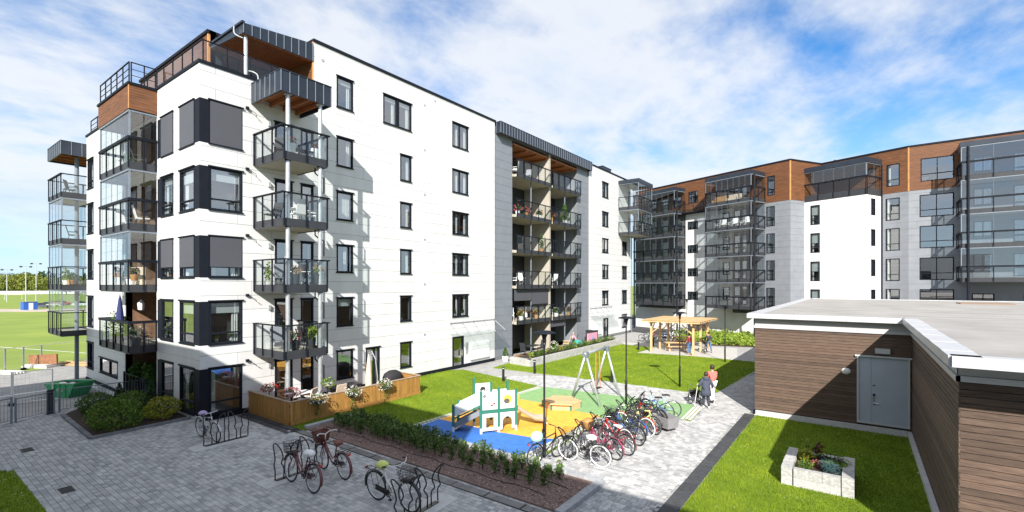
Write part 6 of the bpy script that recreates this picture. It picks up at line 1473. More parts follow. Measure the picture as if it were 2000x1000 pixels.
def person(label, loc, rz, h=1.7, top='c_navy', bottom='c_denim', hair='hair', shoes='c_white', pose=None, coat=False, long_hair=False, shirt_sleeve=True, group=None):
    t = thing('person', label, 'person', loc, rz, group); k = h/1.7
    J = dict(pelvis=(0, 0, .93), waist=(0, 0, 1.06), chest=(0, .0, 1.25), neck=(0, .01, 1.43), headb=(0, .03, 1.50), head=(0, .035, 1.60),
             shL=(-.17, 0, 1.37), shR=(.17, 0, 1.37), elL=(-.23, .0, 1.09), elR=(.23, .0, 1.09), wrL=(-.24, .10, .86), wrR=(.24, .10, .86),
             hipL=(-.09, 0, .90), hipR=(.09, 0, .90), knL=(-.095, .03, .49), knR=(.095, .02, .49), anL=(-.10, -.01, .08), anR=(.10, .0, .08), toL=(-.11, .14, .03), toR=(.11, .15, .03))
    J.update(pose or {}); J = {n: Vector(v)*k for n, v in J.items()}
    N = ['pelvis', 'waist', 'chest', 'neck', 'headb', 'head', 'shL', 'elL', 'wrL', 'shR', 'elR', 'wrR', 'hipL', 'knL', 'anL', 'toL', 'hipR', 'knR', 'anR', 'toR']
    E_ = [('pelvis', 'waist'), ('waist', 'chest'), ('chest', 'neck'), ('neck', 'headb'), ('headb', 'head'), ('chest', 'shL'), ('shL', 'elL'), ('elL', 'wrL'), ('chest', 'shR'), ('shR', 'elR'), ('elR', 'wrR'), ('pelvis', 'hipL'), ('hipL', 'knL'), ('knL', 'anL'), ('anL', 'toL'), ('pelvis', 'hipR'), ('hipR', 'knR'), ('knR', 'anR'), ('anR', 'toR')]
    rad = dict(pelvis=.125, waist=.11, chest=.125, neck=.05, headb=.075, head=.085, shL=.06, elL=.042, wrL=.03, shR=.06, elR=.042, wrR=.03, hipL=.085, knL=.058, anL=.04, toL=.03, hipR=.085, knR=.058, anR=.04, toR=.03)
    def sk(name, names, m, grow, par=t, rmap=None):
        idx = {n: i for i, n in enumerate(names)}; ee = [(idx[a], idx[c]) for a, c in E_ if a in idx and c in idx]
        return skin_obj(name, [J[n] for n in names], ee, [((rmap or {}).get(n, rad[n])+grow)*k for n in names], m, par)
    sk('body', N, 'skin', 0)
    sk('trousers', ['pelvis', 'hipL', 'knL', 'anL', 'hipR', 'knR', 'anR'], bottom, .014, rmap=dict(anL=.046, anR=.046, pelvis=.13))
    sk('jacket', ['pelvis', 'waist', 'chest', 'shL', 'elL', 'wrL', 'shR', 'elR', 'wrR'] if shirt_sleeve else ['pelvis', 'waist', 'chest', 'shL', 'elL', 'shR', 'elR'], top, .022, rmap=dict(pelvis=.135, wrL=.034, wrR=.034))
    if coat:
        b = MB(); z0, z1 = .60*k, 1.36*k; b.lathe([(.235*k, z0), (.215*k, .8*k), (.18*k, 1.02*k), (.195*k, 1.22*k), (.165*k, 1.36*k), (.09*k, 1.43*k)], 18, (J['waist'].x, J['waist'].y, 0), 1.08, .78); b.build('coat', top, t, True)
        b = MB(); b.lathe([(.10*k, 1.36*k), (.16*k, 1.38*k), (.15*k, 1.46*k), (.08*k, 1.50*k)], 12, (0, -.05*k, 0), 1, .8); b.build('hood', top, t, True)
    hc = J['head']
    b = MB(); rr = .105*k
    b.lathe([(.001, 1.22*rr), (.55*rr, 1.08*rr), (.92*rr, .62*rr), (1.04*rr, .1*rr), (.98*rr, -.45*rr), (.8*rr, -.8*rr if not long_hair else -1.7*rr)], 14, (hc.x, hc.y-.022*k, hc.z+.02*k), .92, 1.02)
    # the hair is cut away over the face
    vs = b.v; keep = [f for f in b.f if not (sum(vs[i][1] for i in f)/len(f) > hc.y+.045*k and sum(vs[i][2] for i in f)/len(f) < hc.z+.07*k)]; b.f = keep; b.build('hair', hair, t, True)
    b = MB(); b.lathe([(.001, -.012), (.012, 0), (.001, .012)], 6, (hc.x-.032*k, hc.y+.09*k, hc.z+.005)); b.lathe([(.001, -.012), (.012, 0), (.001, .012)], 6, (hc.x+.032*k, hc.y+.09*k, hc.z+.005)); b.build('eyes', 'c_blackc', t)
    b = MB(); b.tube([(hc.x, hc.y+.085*k, hc.z), (hc.x, hc.y+.112*k, hc.z-.03*k), (hc.x, hc.y+.09*k, hc.z-.04*k)], .011*k, 5); b.build('nose', 'skin', t, True)
    b = MB(); b.box(hc.x-.025*k, hc.x+.025*k, hc.y+.075*k, hc.y+.092*k, hc.z-.065*k, hc.z-.057*k); b.build('mouth', 'c_maroon', t)
    for s_, w, e in (('L', 'wrL', 'elL'), ('R', 'wrR', 'elR')):
        d = (J[w]-J[e]).normalized(); sgn = -1 if s_ == 'L' else 1; side = d.cross(Vector((sgn, 0, 0))); side = side.normalized() if side.length > .1 else Vector((0, 1, 0)); b = MB()
        c = J[w]+d*.02*k; b.bar(c, c+d*.085*k, .03*k, .075*k, side)
        for i, ln in enumerate((.062, .075, .07, .055)):
            p0 = c+d*.082*k+side*(-.028+.019*i)*k; inn = Vector((-sgn, 0, 0))*.018*k; b.tube([p0, p0+d*ln*.55*k+inn*.4, p0+d*ln*.9*k+inn*1.6], [.0095*k, .009*k, .0075*k], 5)
        p0 = c+d*.02*k+side*.035*k; b.tube([p0, p0+(side*.03+d*.03)*k, p0+(side*.035+d*.06)*k], [.011*k, .010*k, .008*k], 5); b.build('hand', 'skin', t, True)
    for a, o_ in (('anL', 'toL'), ('anR', 'toR')):
        b = MB(); A_, T_ = J[a], J[o_]; d = (T_-A_); d.z = 0; d = d.normalized() if d.length > 1e-3 else Vector((0, 1, 0)); s2 = Vector((-d.y, d.x, 0)); base = Vector((A_.x, A_.y, A_.z-.08*k)); vs = []
        for u, w, hh in ((-.07, .035, .09), (0, .042, .10), (.1, .048, .065), (.17, .042, .045), (.2, .02, .03)): c = base+d*u*k; vs += [c-s2*w*k, c+s2*w*k, c+s2*w*.7*k+Vector((0, 0, hh*k)), c-s2*w*.7*k+Vector((0, 0, hh*k))]
        b.add([tuple(v) for v in vs], [(4*i+q, 4*i+(q+1) % 4, 4*i+4+(q+1) % 4, 4*i+4+q) for i in range(4) for q in range(4)]+[(3, 2, 1, 0), (16, 17, 18, 19)]); b.build('shoe', shoes, t, True)
    return t, J
w0 = G(1379, 797); face = R(28)
person('woman in a long navy hooded coat walking on crutches on the grey path', w0, face, 1.66, 'c_navy', 'c_dark', 'hair', 'c_white', coat=True, long_hair=False,
       pose=dict(elL=(-.30, -.04, 1.12), wrL=(-.33, .18, .98), elR=(.30, -.04, 1.12), wrR=(.33, .18, .98), knL=(-.09, .10, .49), anL=(-.10, .10, .08), toL=(-.10, .25, .03), anR=(.11, -.12, .10), toR=(.12, .02, .03)))
w1 = G(1393, 789); person('dark haired woman in a coral jumper and white trousers walking behind the navy coat', w1+Vector((-.12, .35, 0)), R(40), 1.80, 'c_coral', 'c_white', 'hair', 'c_blackc', pose=dict(elL=(-.22, .12, 1.1), wrL=(-.17, .36, 1.0), elR=(.22, .12, 1.1), wrR=(.17, .36, 1.0), anL=(-.1, -.15, .1), toL=(-.1, 0, .03), knR=(.09, .1, .49), anR=(.1, .1, .08), toR=(.1, .25, .03)))
def crutch(label, base, topv):
    t = thing('crutch', label, 'crutch', base, 0, 'crutches held by the woman in the navy coat'); b = MB(); d = Vector(topv)-Vector(base); b.tube([(0, 0, 0), d*.8, d], .014, 6); b.build('shaft', 'wpaint', t)
    b = MB(); b.tube([d*.82, d*.82+Vector((.08, .1, .03))], .014, 6); b.build('handle', 'rubber', t); b = MB(); b.tube([d*.93+Vector((-.05, 0, 0)), d*.97+Vector((0, -.06, .0)), d*.93+Vector((.05, 0, 0))], .012, 6); b.build('cuff', 'wpaint', t); b = MB(); b.tube([(0, 0, 0), d*.03], .022, 6); b.build('ferrule', 'rubber', t)
ca, sa = math.cos(face), math.sin(face); loc_ = lambda x, y, z: (w0.x+ca*x-sa*y, w0.y+sa*x+ca*y, z)
crutch('white elbow crutch in the left hand of the woman in the navy coat', loc_(-.48, .22, 0), loc_(-.34, .10, 1.12)); crutch('white elbow crutch in the right hand of the woman in the navy coat', loc_(.45, .25, 0), loc_(.34, .10, 1.12))
ro = thing('rollator', 'black wheeled walking frame pushed just ahead of the two women', 'walking frame', loc_(-.30, .95, 0), face)
for x in (-.26, .26):
    b = MB(); b.tube([(x, .3, .14), (x*.95, .05, .55), (x*.95, -.12, .92), (x*.95, -.28, .95)], .016, 7); b.tube([(x, -.28, .14), (x*.95, .0, .6)], .014, 7); b.build('side_frame', 'chrome', ro, True)
    for y in (.3, -.28): b = MB(); ring(b, .10, .022, 16, 6); w = b.build('wheel', 'rubber', ro, True); w.location = (x, y, .12)
b = MB(); b.box(-.24, .24, -.12, .18, .56, .60); b.build('seat', 'c_blackc', ro); b = MB(); b.box(-.22, .22, .12, .34, .25, .555); b.build('bag', 'c_blackc', ro)
person('man in a dark red shirt and blue jeans standing under the pergola', G(1346, 692), R(60), 1.70, 'c_maroon', 'c_denim', 'hair', 'c_tan', shirt_sleeve=False, pose=dict(wrL=(-.22, .16, .92), wrR=(.22, .16, .92)))
person('boy in a dark hooded jacket standing astride a bicycle by the pergola', G(1384, 688), R(185), 1.70, 'c_dark', 'c_denim', 'hair', 'c_maroon', pose=dict(elL=(-.26, .1, 1.1), wrL=(-.24, .33, 1.0), elR=(.26, .1, 1.1), wrR=(.24, .33, 1.0), knL=(-.17, .06, .5), anL=(-.24, .0, .08), toL=(-.26, .14, .03), knR=(.17, .06, .5), anR=(.24, 0, .08), toR=(.26, .14, .03)))
g_ = G(1381, 689.5); bike('black bicycle ridden by the boy at the pergola', P(g_.x-.05, g_.y-.12), R(185+90), 'p_black', 'diamond', bars='black', guard=None)
sit = dict(pelvis=(0, 0, .50), waist=(0, -.03, .64), chest=(0, -.06, .84), neck=(0, -.05, 1.02), headb=(0, -.03, 1.09), head=(0, -.02, 1.19), shL=(-.17, -.06, .95), shR=(.17, -.06, .95), elL=(-.22, .04, .70), elR=(.22, .04, .70), wrL=(-.14, .27, .66), wrR=(.14, .27, .66), hipL=(-.09, .03, .48), hipR=(.09, .03, .48), knL=(-.11, .44, .50), knR=(.11, .44, .50), anL=(-.11, .46, .08), anR=(.11, .46, .08), toL=(-.11, .6, .03), toR=(.11, .6, .03))
chair('dark chair under the person with the teal blanket on the far terrace', (-21.3, 38.6, .1), R(-60), 'char', 'char')
person('grey haired person sitting on the far ground floor terrace in a pink top', (-21.25, 38.55, .1), R(-100), 1.6, 'c_pinkc', 'c_dark', 'greyhair', 'c_white', pose=sit)
bl = thing('blanket', 'teal blanket spread over the knees of the seated person', 'blanket', (-20.75, 38.4, .1)); b = MB(); vs = []
for i in range(7):
    for j in range(7): x, y = -.35+.75*i/6, -.75+1.5*j/6; vs.append((x, y, .60-.42*max(0, i-3)/3*(1+.1*math.sin(j*2))-.12*abs(j-3)/3+.02*math.sin(i*2+j*3)))
b.add(vs, [(7*i+j, 7*i+j+1, 7*i+j+8, 7*i+j+7) for i in range(6) for j in range(6)]); o = b.build('cloth', 'c_teal', bl, True); sm = o.modifiers.new('thick', 'SOLIDIFY'); sm.thickness = .02
person('person in a pale top sitting on the first floor balcony of the grey block', (-23.4, 33.3, 2.85), R(-90), 1.6, 'c_tan', 'c_white', 'hair', 'c_white', pose=sit)
chair('white chair under the person on the first floor balcony of the grey block', (-23.45, 33.3, 2.85), R(-90), 'wpaint')
# ================================================================== ENTRANCE RAILING, YARD AND PLAYING FIELD
def fence_run(name, label, pts, h, gap, m, z0=0.0, bar=.008, top=.022, posts=None, group=None, closed_post=.035):
    t = thing(name, label, 'railing' if name == 'railing' else 'fence', (*pts[0], z0), 0, group, True)
    for a, c in zip(pts[:-1], pts[1:]):
        A_, C_ = Vector((*a, z0)), Vector((*c, z0)); d = C_-A_; L_ = d.length; u = d/L_
        b = MB(); b.tube([A_+Vector((0, 0, h)), C_+Vector((0, 0, h))], top, 8); b.tube([A_+Vector((0, 0, .12)), C_+Vector((0, 0, .12))], top*.7, 6); b.build('rail', m, t, True)
        n = int(L_/gap)
        for i in range(1, n): p = A_+u*(L_*i/n); b = MB(); b.tube([p+Vector((0, 0, .12)), p+Vector((0, 0, h-.06))], bar, 5, caps=False); b.build('baluster', m, t)
        for p in (A_, C_): b = MB(); b.box(p.x-closed_post, p.x+closed_post, p.y-closed_post, p.y+closed_post, z0, z0+h+.06); b.build('post', m, t)
    return t
fence_run('railing', 'grey steel railing sloping from the gate to the building recess', [(-29.2, 5.15), (-28.9, 8.2)], 1.02, .12, 'bluesteel')
fence_run('railing', 'grey steel railing left of the entrance gate at the picture edge', [(-27.3, 1.2), (-28.45, 3.55)], 1.05, .12, 'bluesteel')
gt = fence_run('gate', 'grey steel barred gate between two posts', [(-28.52, 3.68), (-29.1, 4.95)], .98, .11, 'bluesteel'); gt['category'] = 'gate'
b = MB(); b.prism([(-29.0, 4.72), (-29.12, 4.98), (-29.18, 4.96), (-29.06, 4.70)], .02, 1.1); b.build('lock_panel', 'char', gt)
b = MB(); b.prism([(-27.2, 1.0), (-29.4, 5.1), (-29.62, 5.0), (-27.4, .9)], -.03, .03); struct('threshold_slab', b, 'concrete')
def mesh_fence(label, pts, h, m='chrome', z0=-.6):
    t = thing('mesh_fence', label, 'fence', (*pts[0], z0), 0, 'temporary mesh fences', True)
    for a, c in zip(pts[:-1], pts[1:]):
        A_, C_ = Vector((*a, z0)), Vector((*c, z0)); d = C_-A_; L_ = d.length; u = d/L_; b = MB()
        for p in (A_+u*.03, C_-u*.03): b.tube([p, p+Vector((0, 0, h))], .028, 6)
        b.tube([A_+Vector((0, 0, h)), C_+Vector((0, 0, h))], .022, 5); b.tube([A_+Vector((0, 0, .12)), C_+Vector((0, 0, .12))], .022, 5); b.build('panel_frame', m, t)
        b = MB()
        for i in range(1, int(L_/.16)): p = A_+u*(.16*i); b.tube([p+Vector((0, 0, .12)), p+Vector((0, 0, h))], .003, 3, caps=False)
        for k in range(1, int(h/.3)): b.tube([A_+Vector((0, 0, .3*k)), C_+Vector((0, 0, .3*k))], .003, 3, caps=False)
        o = b.build('wire_mesh', m, t)
        for p in (A_, C_): b = MB(); b.box(p.x-.3, p.x+.3, p.y-.12, p.y+.12, z0, z0+.13); b.build('foot_block', 'concrete', t)
gm = lambda *ps: [tuple(G(x, y, -.6).xy) for x, y in ps]
mesh_fence('temporary mesh fence along the edge of the playing field', gm((-70, 742), (10, 727), (46, 722), (81, 717), (148, 707), (175, 702)), 1.7)
mesh_fence('temporary mesh fence in front of the green skip', gm((-60, 800), (24, 792), (104, 783)), 1.75, 'wpaint')
# green skip
M['skipgreen'] = mat('green_skip_paint', (.03, .36, .13), .45, c2=(.02, .24, .09), scale=3); M['pgreen'] = mat('pale_green_paint', (.25, .45, .25), .5, var=.2, scale=4)
sk_ = thing('skip_container', 'green open waste skip with torn bags inside behind the gate', 'skip', (-36.6, 6.9, -.6), R(25)); sk_.scale = (.64,)*3
b = MB(); W_ = .85; lo = [(-.85, -W_, 0), (.95, -W_, 0), (.95, W_, 0), (-.85, W_, 0)]; hi = [(-1.75, -W_, 1.15), (1.65, -W_, 1.3), (1.65, W_, 1.3), (-1.75, W_, 1.15)]
li = [(x*.95, y*.93, z+.05) for x, y, z in lo]; ti = [(x*.96, y*.93, z) for x, y, z in hi]
b.add(lo+hi+ti+li, [(3, 2, 1, 0)]+[(i, (i+1) % 4, 4+(i+1) % 4, 4+i) for i in range(4)]+[(4+i, 4+(i+1) % 4, 8+(i+1) % 4, 8+i) for i in range(4)]+[(8+i, 8+(i+1) % 4, 12+(i+1) % 4, 12+i) for i in range(4)]+[(12, 13, 14, 15)]); b.build('tub', 'skipgreen', sk_)
b = MB(); b.tube([(-1.75, -W_, 1.15), (1.65, -W_, 1.3), (1.65, W_, 1.3), (-1.75, W_, 1.15)], .05, 6, closed=True); b.build('rim', 'pgreen', sk_)
for x in (-.5, .1, .7): b = MB(); b.bar((x, -W_-.03, .03), (x, -W_-.03, 1.15), .09, .05, (1, 0, 0)); b.build('rib', 'skipgreen', sk_)
b = MB(); b.box(-.3, .4, -W_-.012, -W_-.004, .55, .8); b.build('sign_plate', 'pgreen', sk_)
for i in range(5):
    b = MB(); rgz = random.Random(i); b.lathe([(.001, 0), (.34, .08), (.38, .28), (.2, .46), (.001, .5)], 7, (-1.0+.5*i, rgz.uniform(-.3, .3), .75), rgz.uniform(.7, 1.3), 1); o = b.build('waste_bag', 'wpaint' if i % 2 else 'c_dark'); o.location = sk_.location; o.rotation_euler = sk_.rotation_euler; o.scale = sk_.scale; tag(o, ('dark rubbish bag at the left end of the green skip', 'white rubbish sack left of centre in the green skip', 'dark rubbish bag in the middle of the green skip', 'white rubbish sack right of centre in the green skip', 'dark rubbish bag at the right end of the green skip')[i], 'rubbish bag', 'bags in the green skip')
def plankpile(label, px, py, n, l, m, rz, seed, name='timber_pile'):
    rgp = random.Random(seed); c = G(px, py, -.6); t = thing(name, label, 'timber pile', c, rz)
    for i in range(n): y = rgp.uniform(-.5, .5); z = .02+.05*(i//3); a = rgp.uniform(-.12, .12); b = MB(); b.bar((-l/2*rgp.uniform(.7, 1), y-a, z), (l/2*rgp.uniform(.7, 1), y+a, z), .14, .045); b.build('plank', m, t)
plankpile('pile of pale brown planks on the gravel at the edge of the field', 152, 713, 14, 4.0, 'pine', R(25), 2)
rp = thing('rusty_sheet_stack', 'rust brown sheet leaning on pallets at the edge of the field', 'metal sheets', G(80, 717, -.6), R(30))
b = MB(); b.box(-1.1, 1.1, -.5, .5, .0, .14); b.box(-1.0, 1.0, -.45, .45, .15, .25); b.build('pallet', 'concrete', rp); b = MB(); b.bar((-.9, -.1, .55), (1.3, .1, .65), .12, .75); b.build('sheet', mat('rust', (.22, .10, .05), .9, var=.35, scale=4), rp)
wp = thing('pipe_bundle', 'bundle of white plastic pipes at the left edge of the yard', 'pipes', G(6, 730, -.6), R(28))
for k in range(4): b = MB(); b.tube([(-1.4, .2*k-.3, .1), (1.4, .2*k-.3, .1)], .1, 8); b.build('pipe', 'wpaint', wp, True)
b = MB(); p0, p1 = G(-40, 781, -.59), G(235, 741, -.59); b.bar(p0, p1, .16, .006); struct('painted_line', b, 'wpaint')
# far side of the field
def facing(p): return math.atan2(p.y, p.x)-math.pi/2
c = G(57, 605, -.6); sh_ = thing('site_shed', 'small bright blue shed with a white door out on the field', 'shed', c, facing(c)+.3)
b = MB(); b.box(-1.3, 1.3, -.9, .9, 0, 1.95); b.build('wall', mat('blue_shed', (.02, .10, .42), .5), sh_); b = MB(); b.box(-1.4, 1.4, -1, 1, 1.951, 2.03); b.build('roof', 'bluesteel', sh_); b = MB(); b.box(-.35, .45, -.96, -.901, .05, 1.7); b.build('door', 'wpaint', sh_)
def car(label, px, py, m, dz=0.0):
    c = G(px, py, -.6); t = thing('parked_car', label, 'car', c, facing(c)+dz, 'cars parked beyond the field')
    b = MB(); prof = [(-2.1, .3), (-2.15, .75), (-1.6, .92), (1.0, .92), (2.0, .78), (2.15, .45), (2.1, .28)]; n = len(prof); vs = [(x, s_*.85, z) for s_ in (-1, 1) for x, z in prof]
    b.add(vs, [tuple(range(n)), tuple(range(2*n-1, n-1, -1))]+[(i, n+i, n+(i+1) % n, (i+1) % n) for i in range(n)]); b.build('body', m, t)
    b = MB(); prof = [(-1.7, .921), (-1.2, 1.42), (.2, 1.44), (1.05, .921)]; n = 4; vs = [(x, s_*(.8 if z < 1 else .62), z) for s_ in (-1, 1) for x, z in prof]; b.add(vs, [tuple(range(n)), tuple(range(2*n-1, n-1, -1))]+[(i, n+i, n+(i+1) % n, (i+1) % n) for i in range(n)]); b.build('cabin', 'zinc', t)
    for x in (-1.3, 1.35):
        for y in (-.82, .82): b = MB(); b.tube([(x, y-.1, .31), (x, y+.1, .31)], .31, 12); b.build('wheel', 'rubber', t)
M['cargrey'] = mat('grey_car_paint', (.10, .11, .14), .3, coat=.5); M['carwhite'] = mat('white_car_paint', (.7, .7, .7), .3, coat=.5); M['carred'] = mat('red_car_paint', (.4, .03, .03), .3, coat=.5)
car('dark grey car parked just right of the blue shed', 80, 602, 'cargrey'); car('white car parked right of the dark grey car beyond the field', 97, 600, 'carwhite', .1); car('red car seen through the glazed corner balcony', 121, 596, 'carred', .2); car('white car seen through the right pane of the corner balcony', 160, 598, 'carwhite', .2); car('dark car seen through the left pane of the corner balcony', 109, 597, 'cargrey', .1)
c = G(26, 585, -.6); go = thing('football_goal', 'white football goal on the far side of the field', 'goal', c, facing(c)); b = MB(); b.tube([(-2.5, 0, 0), (-2.5, 0, 2), (2.5, 0, 2), (2.5, 0, 0)], .07, 6); b.tube([(-2.5, 0, 2), (-2.5, 1.2, 0)], .04, 5); b.tube([(2.5, 0, 2), (2.5, 1.2, 0)], .04, 5); b.build('frame', 'wpaint', go)
for (px, by, ty, lab) in ((13.5, 590, 527, 'tall floodlight mast at the left edge of the field'), (50.5, 591, 521, 'tall floodlight mast behind the blue shed'), (70.5, 588, 515, 'tallest floodlight mast right of the blue shed')):
    c = G(px, by, -.6); T_ = math.hypot(c.x*FX+c.y*FY, 0); hh = CAM_H+(555-ty)*(c.x*FX+c.y*FY)/FPX+.6; t = thing('floodlight_mast', lab, 'floodlight mast', c, facing(c), 'floodlight masts by the field'); b = MB(); b.tube([(0, 0, 0), (0, 0, hh)], [.17, .10], 8); b.build('pole', 'steel', t)
    b = MB(); b.box(-1.3, 1.3, -.1, .1, hh, hh+.15); b.build('crossbar', 'steel', t)
    for x in (-1.2, 1.2): b = MB(); b.box(x-.35, x+.35, -.3, .25, hh-.25, hh+.25); b.build('floodlight', 'char', t)
hb_ = thing('barrier_fence', 'long white panelled barrier along the far touchline', 'fence', G(50, 576, -.6), 0, None, True)
A_, C_ = G(-150, 577, -.6), G(190, 574.5, -.6)
for i in range(60): p, q = A_.lerp(C_, i/60), A_.lerp(C_, (i+.93)/60); b = MB(); b.bar(p+Vector((0, 0, 1.3)), q+Vector((0, 0, 1.3)), .1, 1.9); b.build('panel', 'wpaint', hb_)
st = thing('grandstand', 'long low dark roofed stand behind the white barrier', 'grandstand', G(40, 570, -.6), 0, None, True)
A_, C_ = G(-150, 571, -.6), G(86, 570.5, -.6); b = MB(); b.bar(A_+Vector((0, 0, 3.6)), C_+Vector((0, 0, 3.6)), 3, .8); b.build('roof', 'flash', st); b = MB(); b.bar(A_+Vector((0, 0, 1.6)), C_+Vector((0, 0, 1.6)), 2, 3.0); b.build('back_wall', 'zinc', st)
for (px, w, lab) in ((17, 26, 'low house with a long red tiled roof behind the stand'), (72, 12, 'small house with a red tiled roof behind the right end of the stand')):
    c = G(px, 568.5, -.6); T_ = c.x*FX+c.y*FY; wd = w*T_/FPX/2; t = thing('house', lab, 'house', c, facing(c)); b = MB(); b.box(-wd, wd, -3, 3, 0, 3.2); b.build('wall', 'wpaint', t); b = MB()
    b.add([(-wd-.4, -3.6, 3.0), (wd+.4, -3.6, 3.0), (wd+.4, 3.6, 3.0), (-wd-.4, 3.6, 3.0), (-wd-.2, 0, 5.6), (wd+.2, 0, 5.6)], [(0, 1, 5, 4), (2, 3, 4, 5), (1, 2, 5), (3, 0, 4), (3, 2, 1, 0)]); b.build('roof', mat('red_tile', (.40, .11, .06), .8, var=.2, scale=1), t)
# trees along the horizon
rgt = random.Random(9); fol = []
def tree(label, px, T_, topy, m, sp, seed, wide=.42, name='broadleaf_tree'):
    r_ = ray(px); c = Vector((r_[0]*T_, r_[1]*T_, -.6)); h = CAM_H+(555-topy)*T_/FPX+.6; t = thing(name, label, 'tree', c, rgt.uniform(0, 6), 'trees beyond the playing field')
    b = MB(); b.tube([(0, 0, 0), (.1, 0, h*.5), (0, .1, h*.85)], [h*.022, h*.014, h*.005], 6)
    for k in range(5): a = k*1.3; b.tube([(0, 0, h*(.3+.09*k)), (h*.2*math.cos(a), h*.2*math.sin(a), h*(.42+.1*k))], [h*.008, h*.003], 5)
    b.build('trunk', 'soil', t)
    if name == 'spruce_tree':
        rg = np.random.default_rng(seed); n = 800; z = rg.uniform(0, 1, n)**1.2; a = rg.uniform(0, 6.28, n); rr = (1-z*.96)*h*.2*rg.uniform(.5, 1.1, n); p = np.c_[rr*np.cos(a), rr*np.sin(a), h*.08+z*h*.92]
    else: p, rg = blob(900, (h*wide, h*wide, h*.46), (0, 0, h*.54), seed, .45, 9)
    foliage('crown', p, h*.035, rg, m, t, .3, .7)
i = 0
for px in list(range(-60, 185, 9)):
    T_ = rgt.uniform(330, 420); k = rgt.random(); nm = 'spruce_tree' if k < .35 else 'broadleaf_tree'; top = rgt.uniform(531, 537) if nm == 'spruce_tree' else rgt.uniform(533, 541)
    tree('dark %s in the treeline beyond the playing field' % ('pointed spruce' if nm == 'spruce_tree' else 'green broadleaf tree'), px+rgt.uniform(-3, 3), T_, top, 'leaf_forest', 1, 300+i, .5, nm); i += 1
for px, top in ((28, 535), (40, 533), (52, 530), (62, 535), (76, 537), (88, 540), (100, 541), (8, 537), (130, 540), (145, 538)):
    tree('yellow green birch in front of the dark treeline', px, rgt.uniform(290, 320), top, 'leaf_birch', 1, 400+i, .36, 'birch_tree'); i += 1
b = MB(); A_, C_ = G(-400, 560.5, -.6), G(330, 560.5, -.6)
pts = []
rgf = np.random.default_rng(2); n = 5200; u = rgf.uniform(0, 1, n); zz = rgf.uniform(0, 1, n)**1.1*13.0*(1+.16*np.sin(u*31)+.10*np.sin(u*77)); off = rgf.normal(0, 9, n)
AB = np.array([C_.x-A_.x, C_.y-A_.y]); AB_n = np.array([-AB[1], AB[0]])/np.hypot(*AB); sc_ = .35
A3 = np.array([A_.x, A_.y])*sc_; Q = A3+np.outer(u, AB*sc_)+np.outer(off, AB_n); P3 = np.c_[Q, -.6+zz]
o = foliage('forest', P3, 1.3, rgf, 'leaf_forest', None, .3, .8); tag(o, 'dark forest closing the view beyond the playing field', None, None, 'stuff')
# ================================================================== FURNISHINGS ON BALCONIES
fz = lambda k: LV[k]+.245
fl = ['first', 'second', 'third', 'top']
chair('grey chair on the top post balcony', (-20.9, 10.95, fz(3)), R(60), 'char', 'char'); table('low dark table on the top post balcony', (-20.4, 11.7, fz(3)), 0, .6, .8, .45, 'char')
potted('flower_pot', 'tall white pot of red flowers left on the top post balcony', 'potted plant', (-20.3, 11.15, fz(3)), .18, .62, 'wpaint', 'leaf_green', (.2, .2, .16), 90, .04, 'petal_red', seed=1); potted('flower_pot', 'tall white pot of red flowers right on the top post balcony', 'potted plant', (-20.25, 12.2, fz(3)), .18, .62, 'wpaint', 'leaf_green', (.22, .22, .16), 90, .04, 'petal_red', seed=2)
table('white table on the third floor post balcony', (-20.9, 11.6, fz(2)), 0); chair('white folding chair right of the table on the third post balcony', (-20.6, 12.2, fz(2)), R(150), 'wpaint'); chair('white folding chair in front on the third post balcony', (-20.4, 11.5, fz(2)), R(-90), 'wpaint'); chair('dark chair by the door on the third post balcony', (-21.6, 10.95, fz(2)), R(20), 'char', 'char')
table('white garden table on the second floor post balcony', (-20.7, 11.7, fz(1)), 0); chair('reclined grey chair left on the second post balcony', (-20.9, 11.05, fz(1)), R(80), 'lgrey', 'char'); chair('dark chair right on the second post balcony', (-20.7, 12.3, fz(1)), R(180), 'char', 'char')
potted('potted_grass', 'tall feathery yellow green plant on the second post balcony', 'potted plant', (-21.6, 10.75, fz(1)), .16, .25, 'concrete', 'leaf_lime', (.16, .16, .55), 150, .06, seed=3)
potted('flower_pot', 'dark pot of orange flowers on the second post balcony', 'potted plant', (-20.1, 11.2, fz(1)), .18, .6, 'char', 'leaf_green', (.2, .2, .2), 100, .05, 'petal_orange', seed=4); potted('flower_pot', 'trailing plant in a dark pot at the right of the second post balcony', 'potted plant', (-20.1, 12.25, fz(1)), .2, .6, 'char', 'leaf_lime', (.25, .25, .25), 140, .05, 'petal_orange', seed=5)
chair('grey chair left on the first floor post balcony', (-21.3, 11.0, fz(0)), R(70), 'lgrey', 'char'); chair('dark armchair right on the first floor post balcony', (-20.8, 12.2, fz(0)), R(170), 'char', 'char'); potted('flower_pot', 'dark pot with pink flowers on the first floor post balcony', 'potted plant', (-20.3, 11.3, fz(0)), .2, .5, 'char', 'leaf_green', (.28, .28, .28), 150, .05, 'petal_pink', seed=6); potted('potted_palm', 'palm like green plant in a dark pot on the first floor post balcony', 'potted plant', (-20.3, 12.1, fz(0)), .18, .5, 'char', 'leaf_lime', (.32, .32, .42), 150, .08, seed=7)
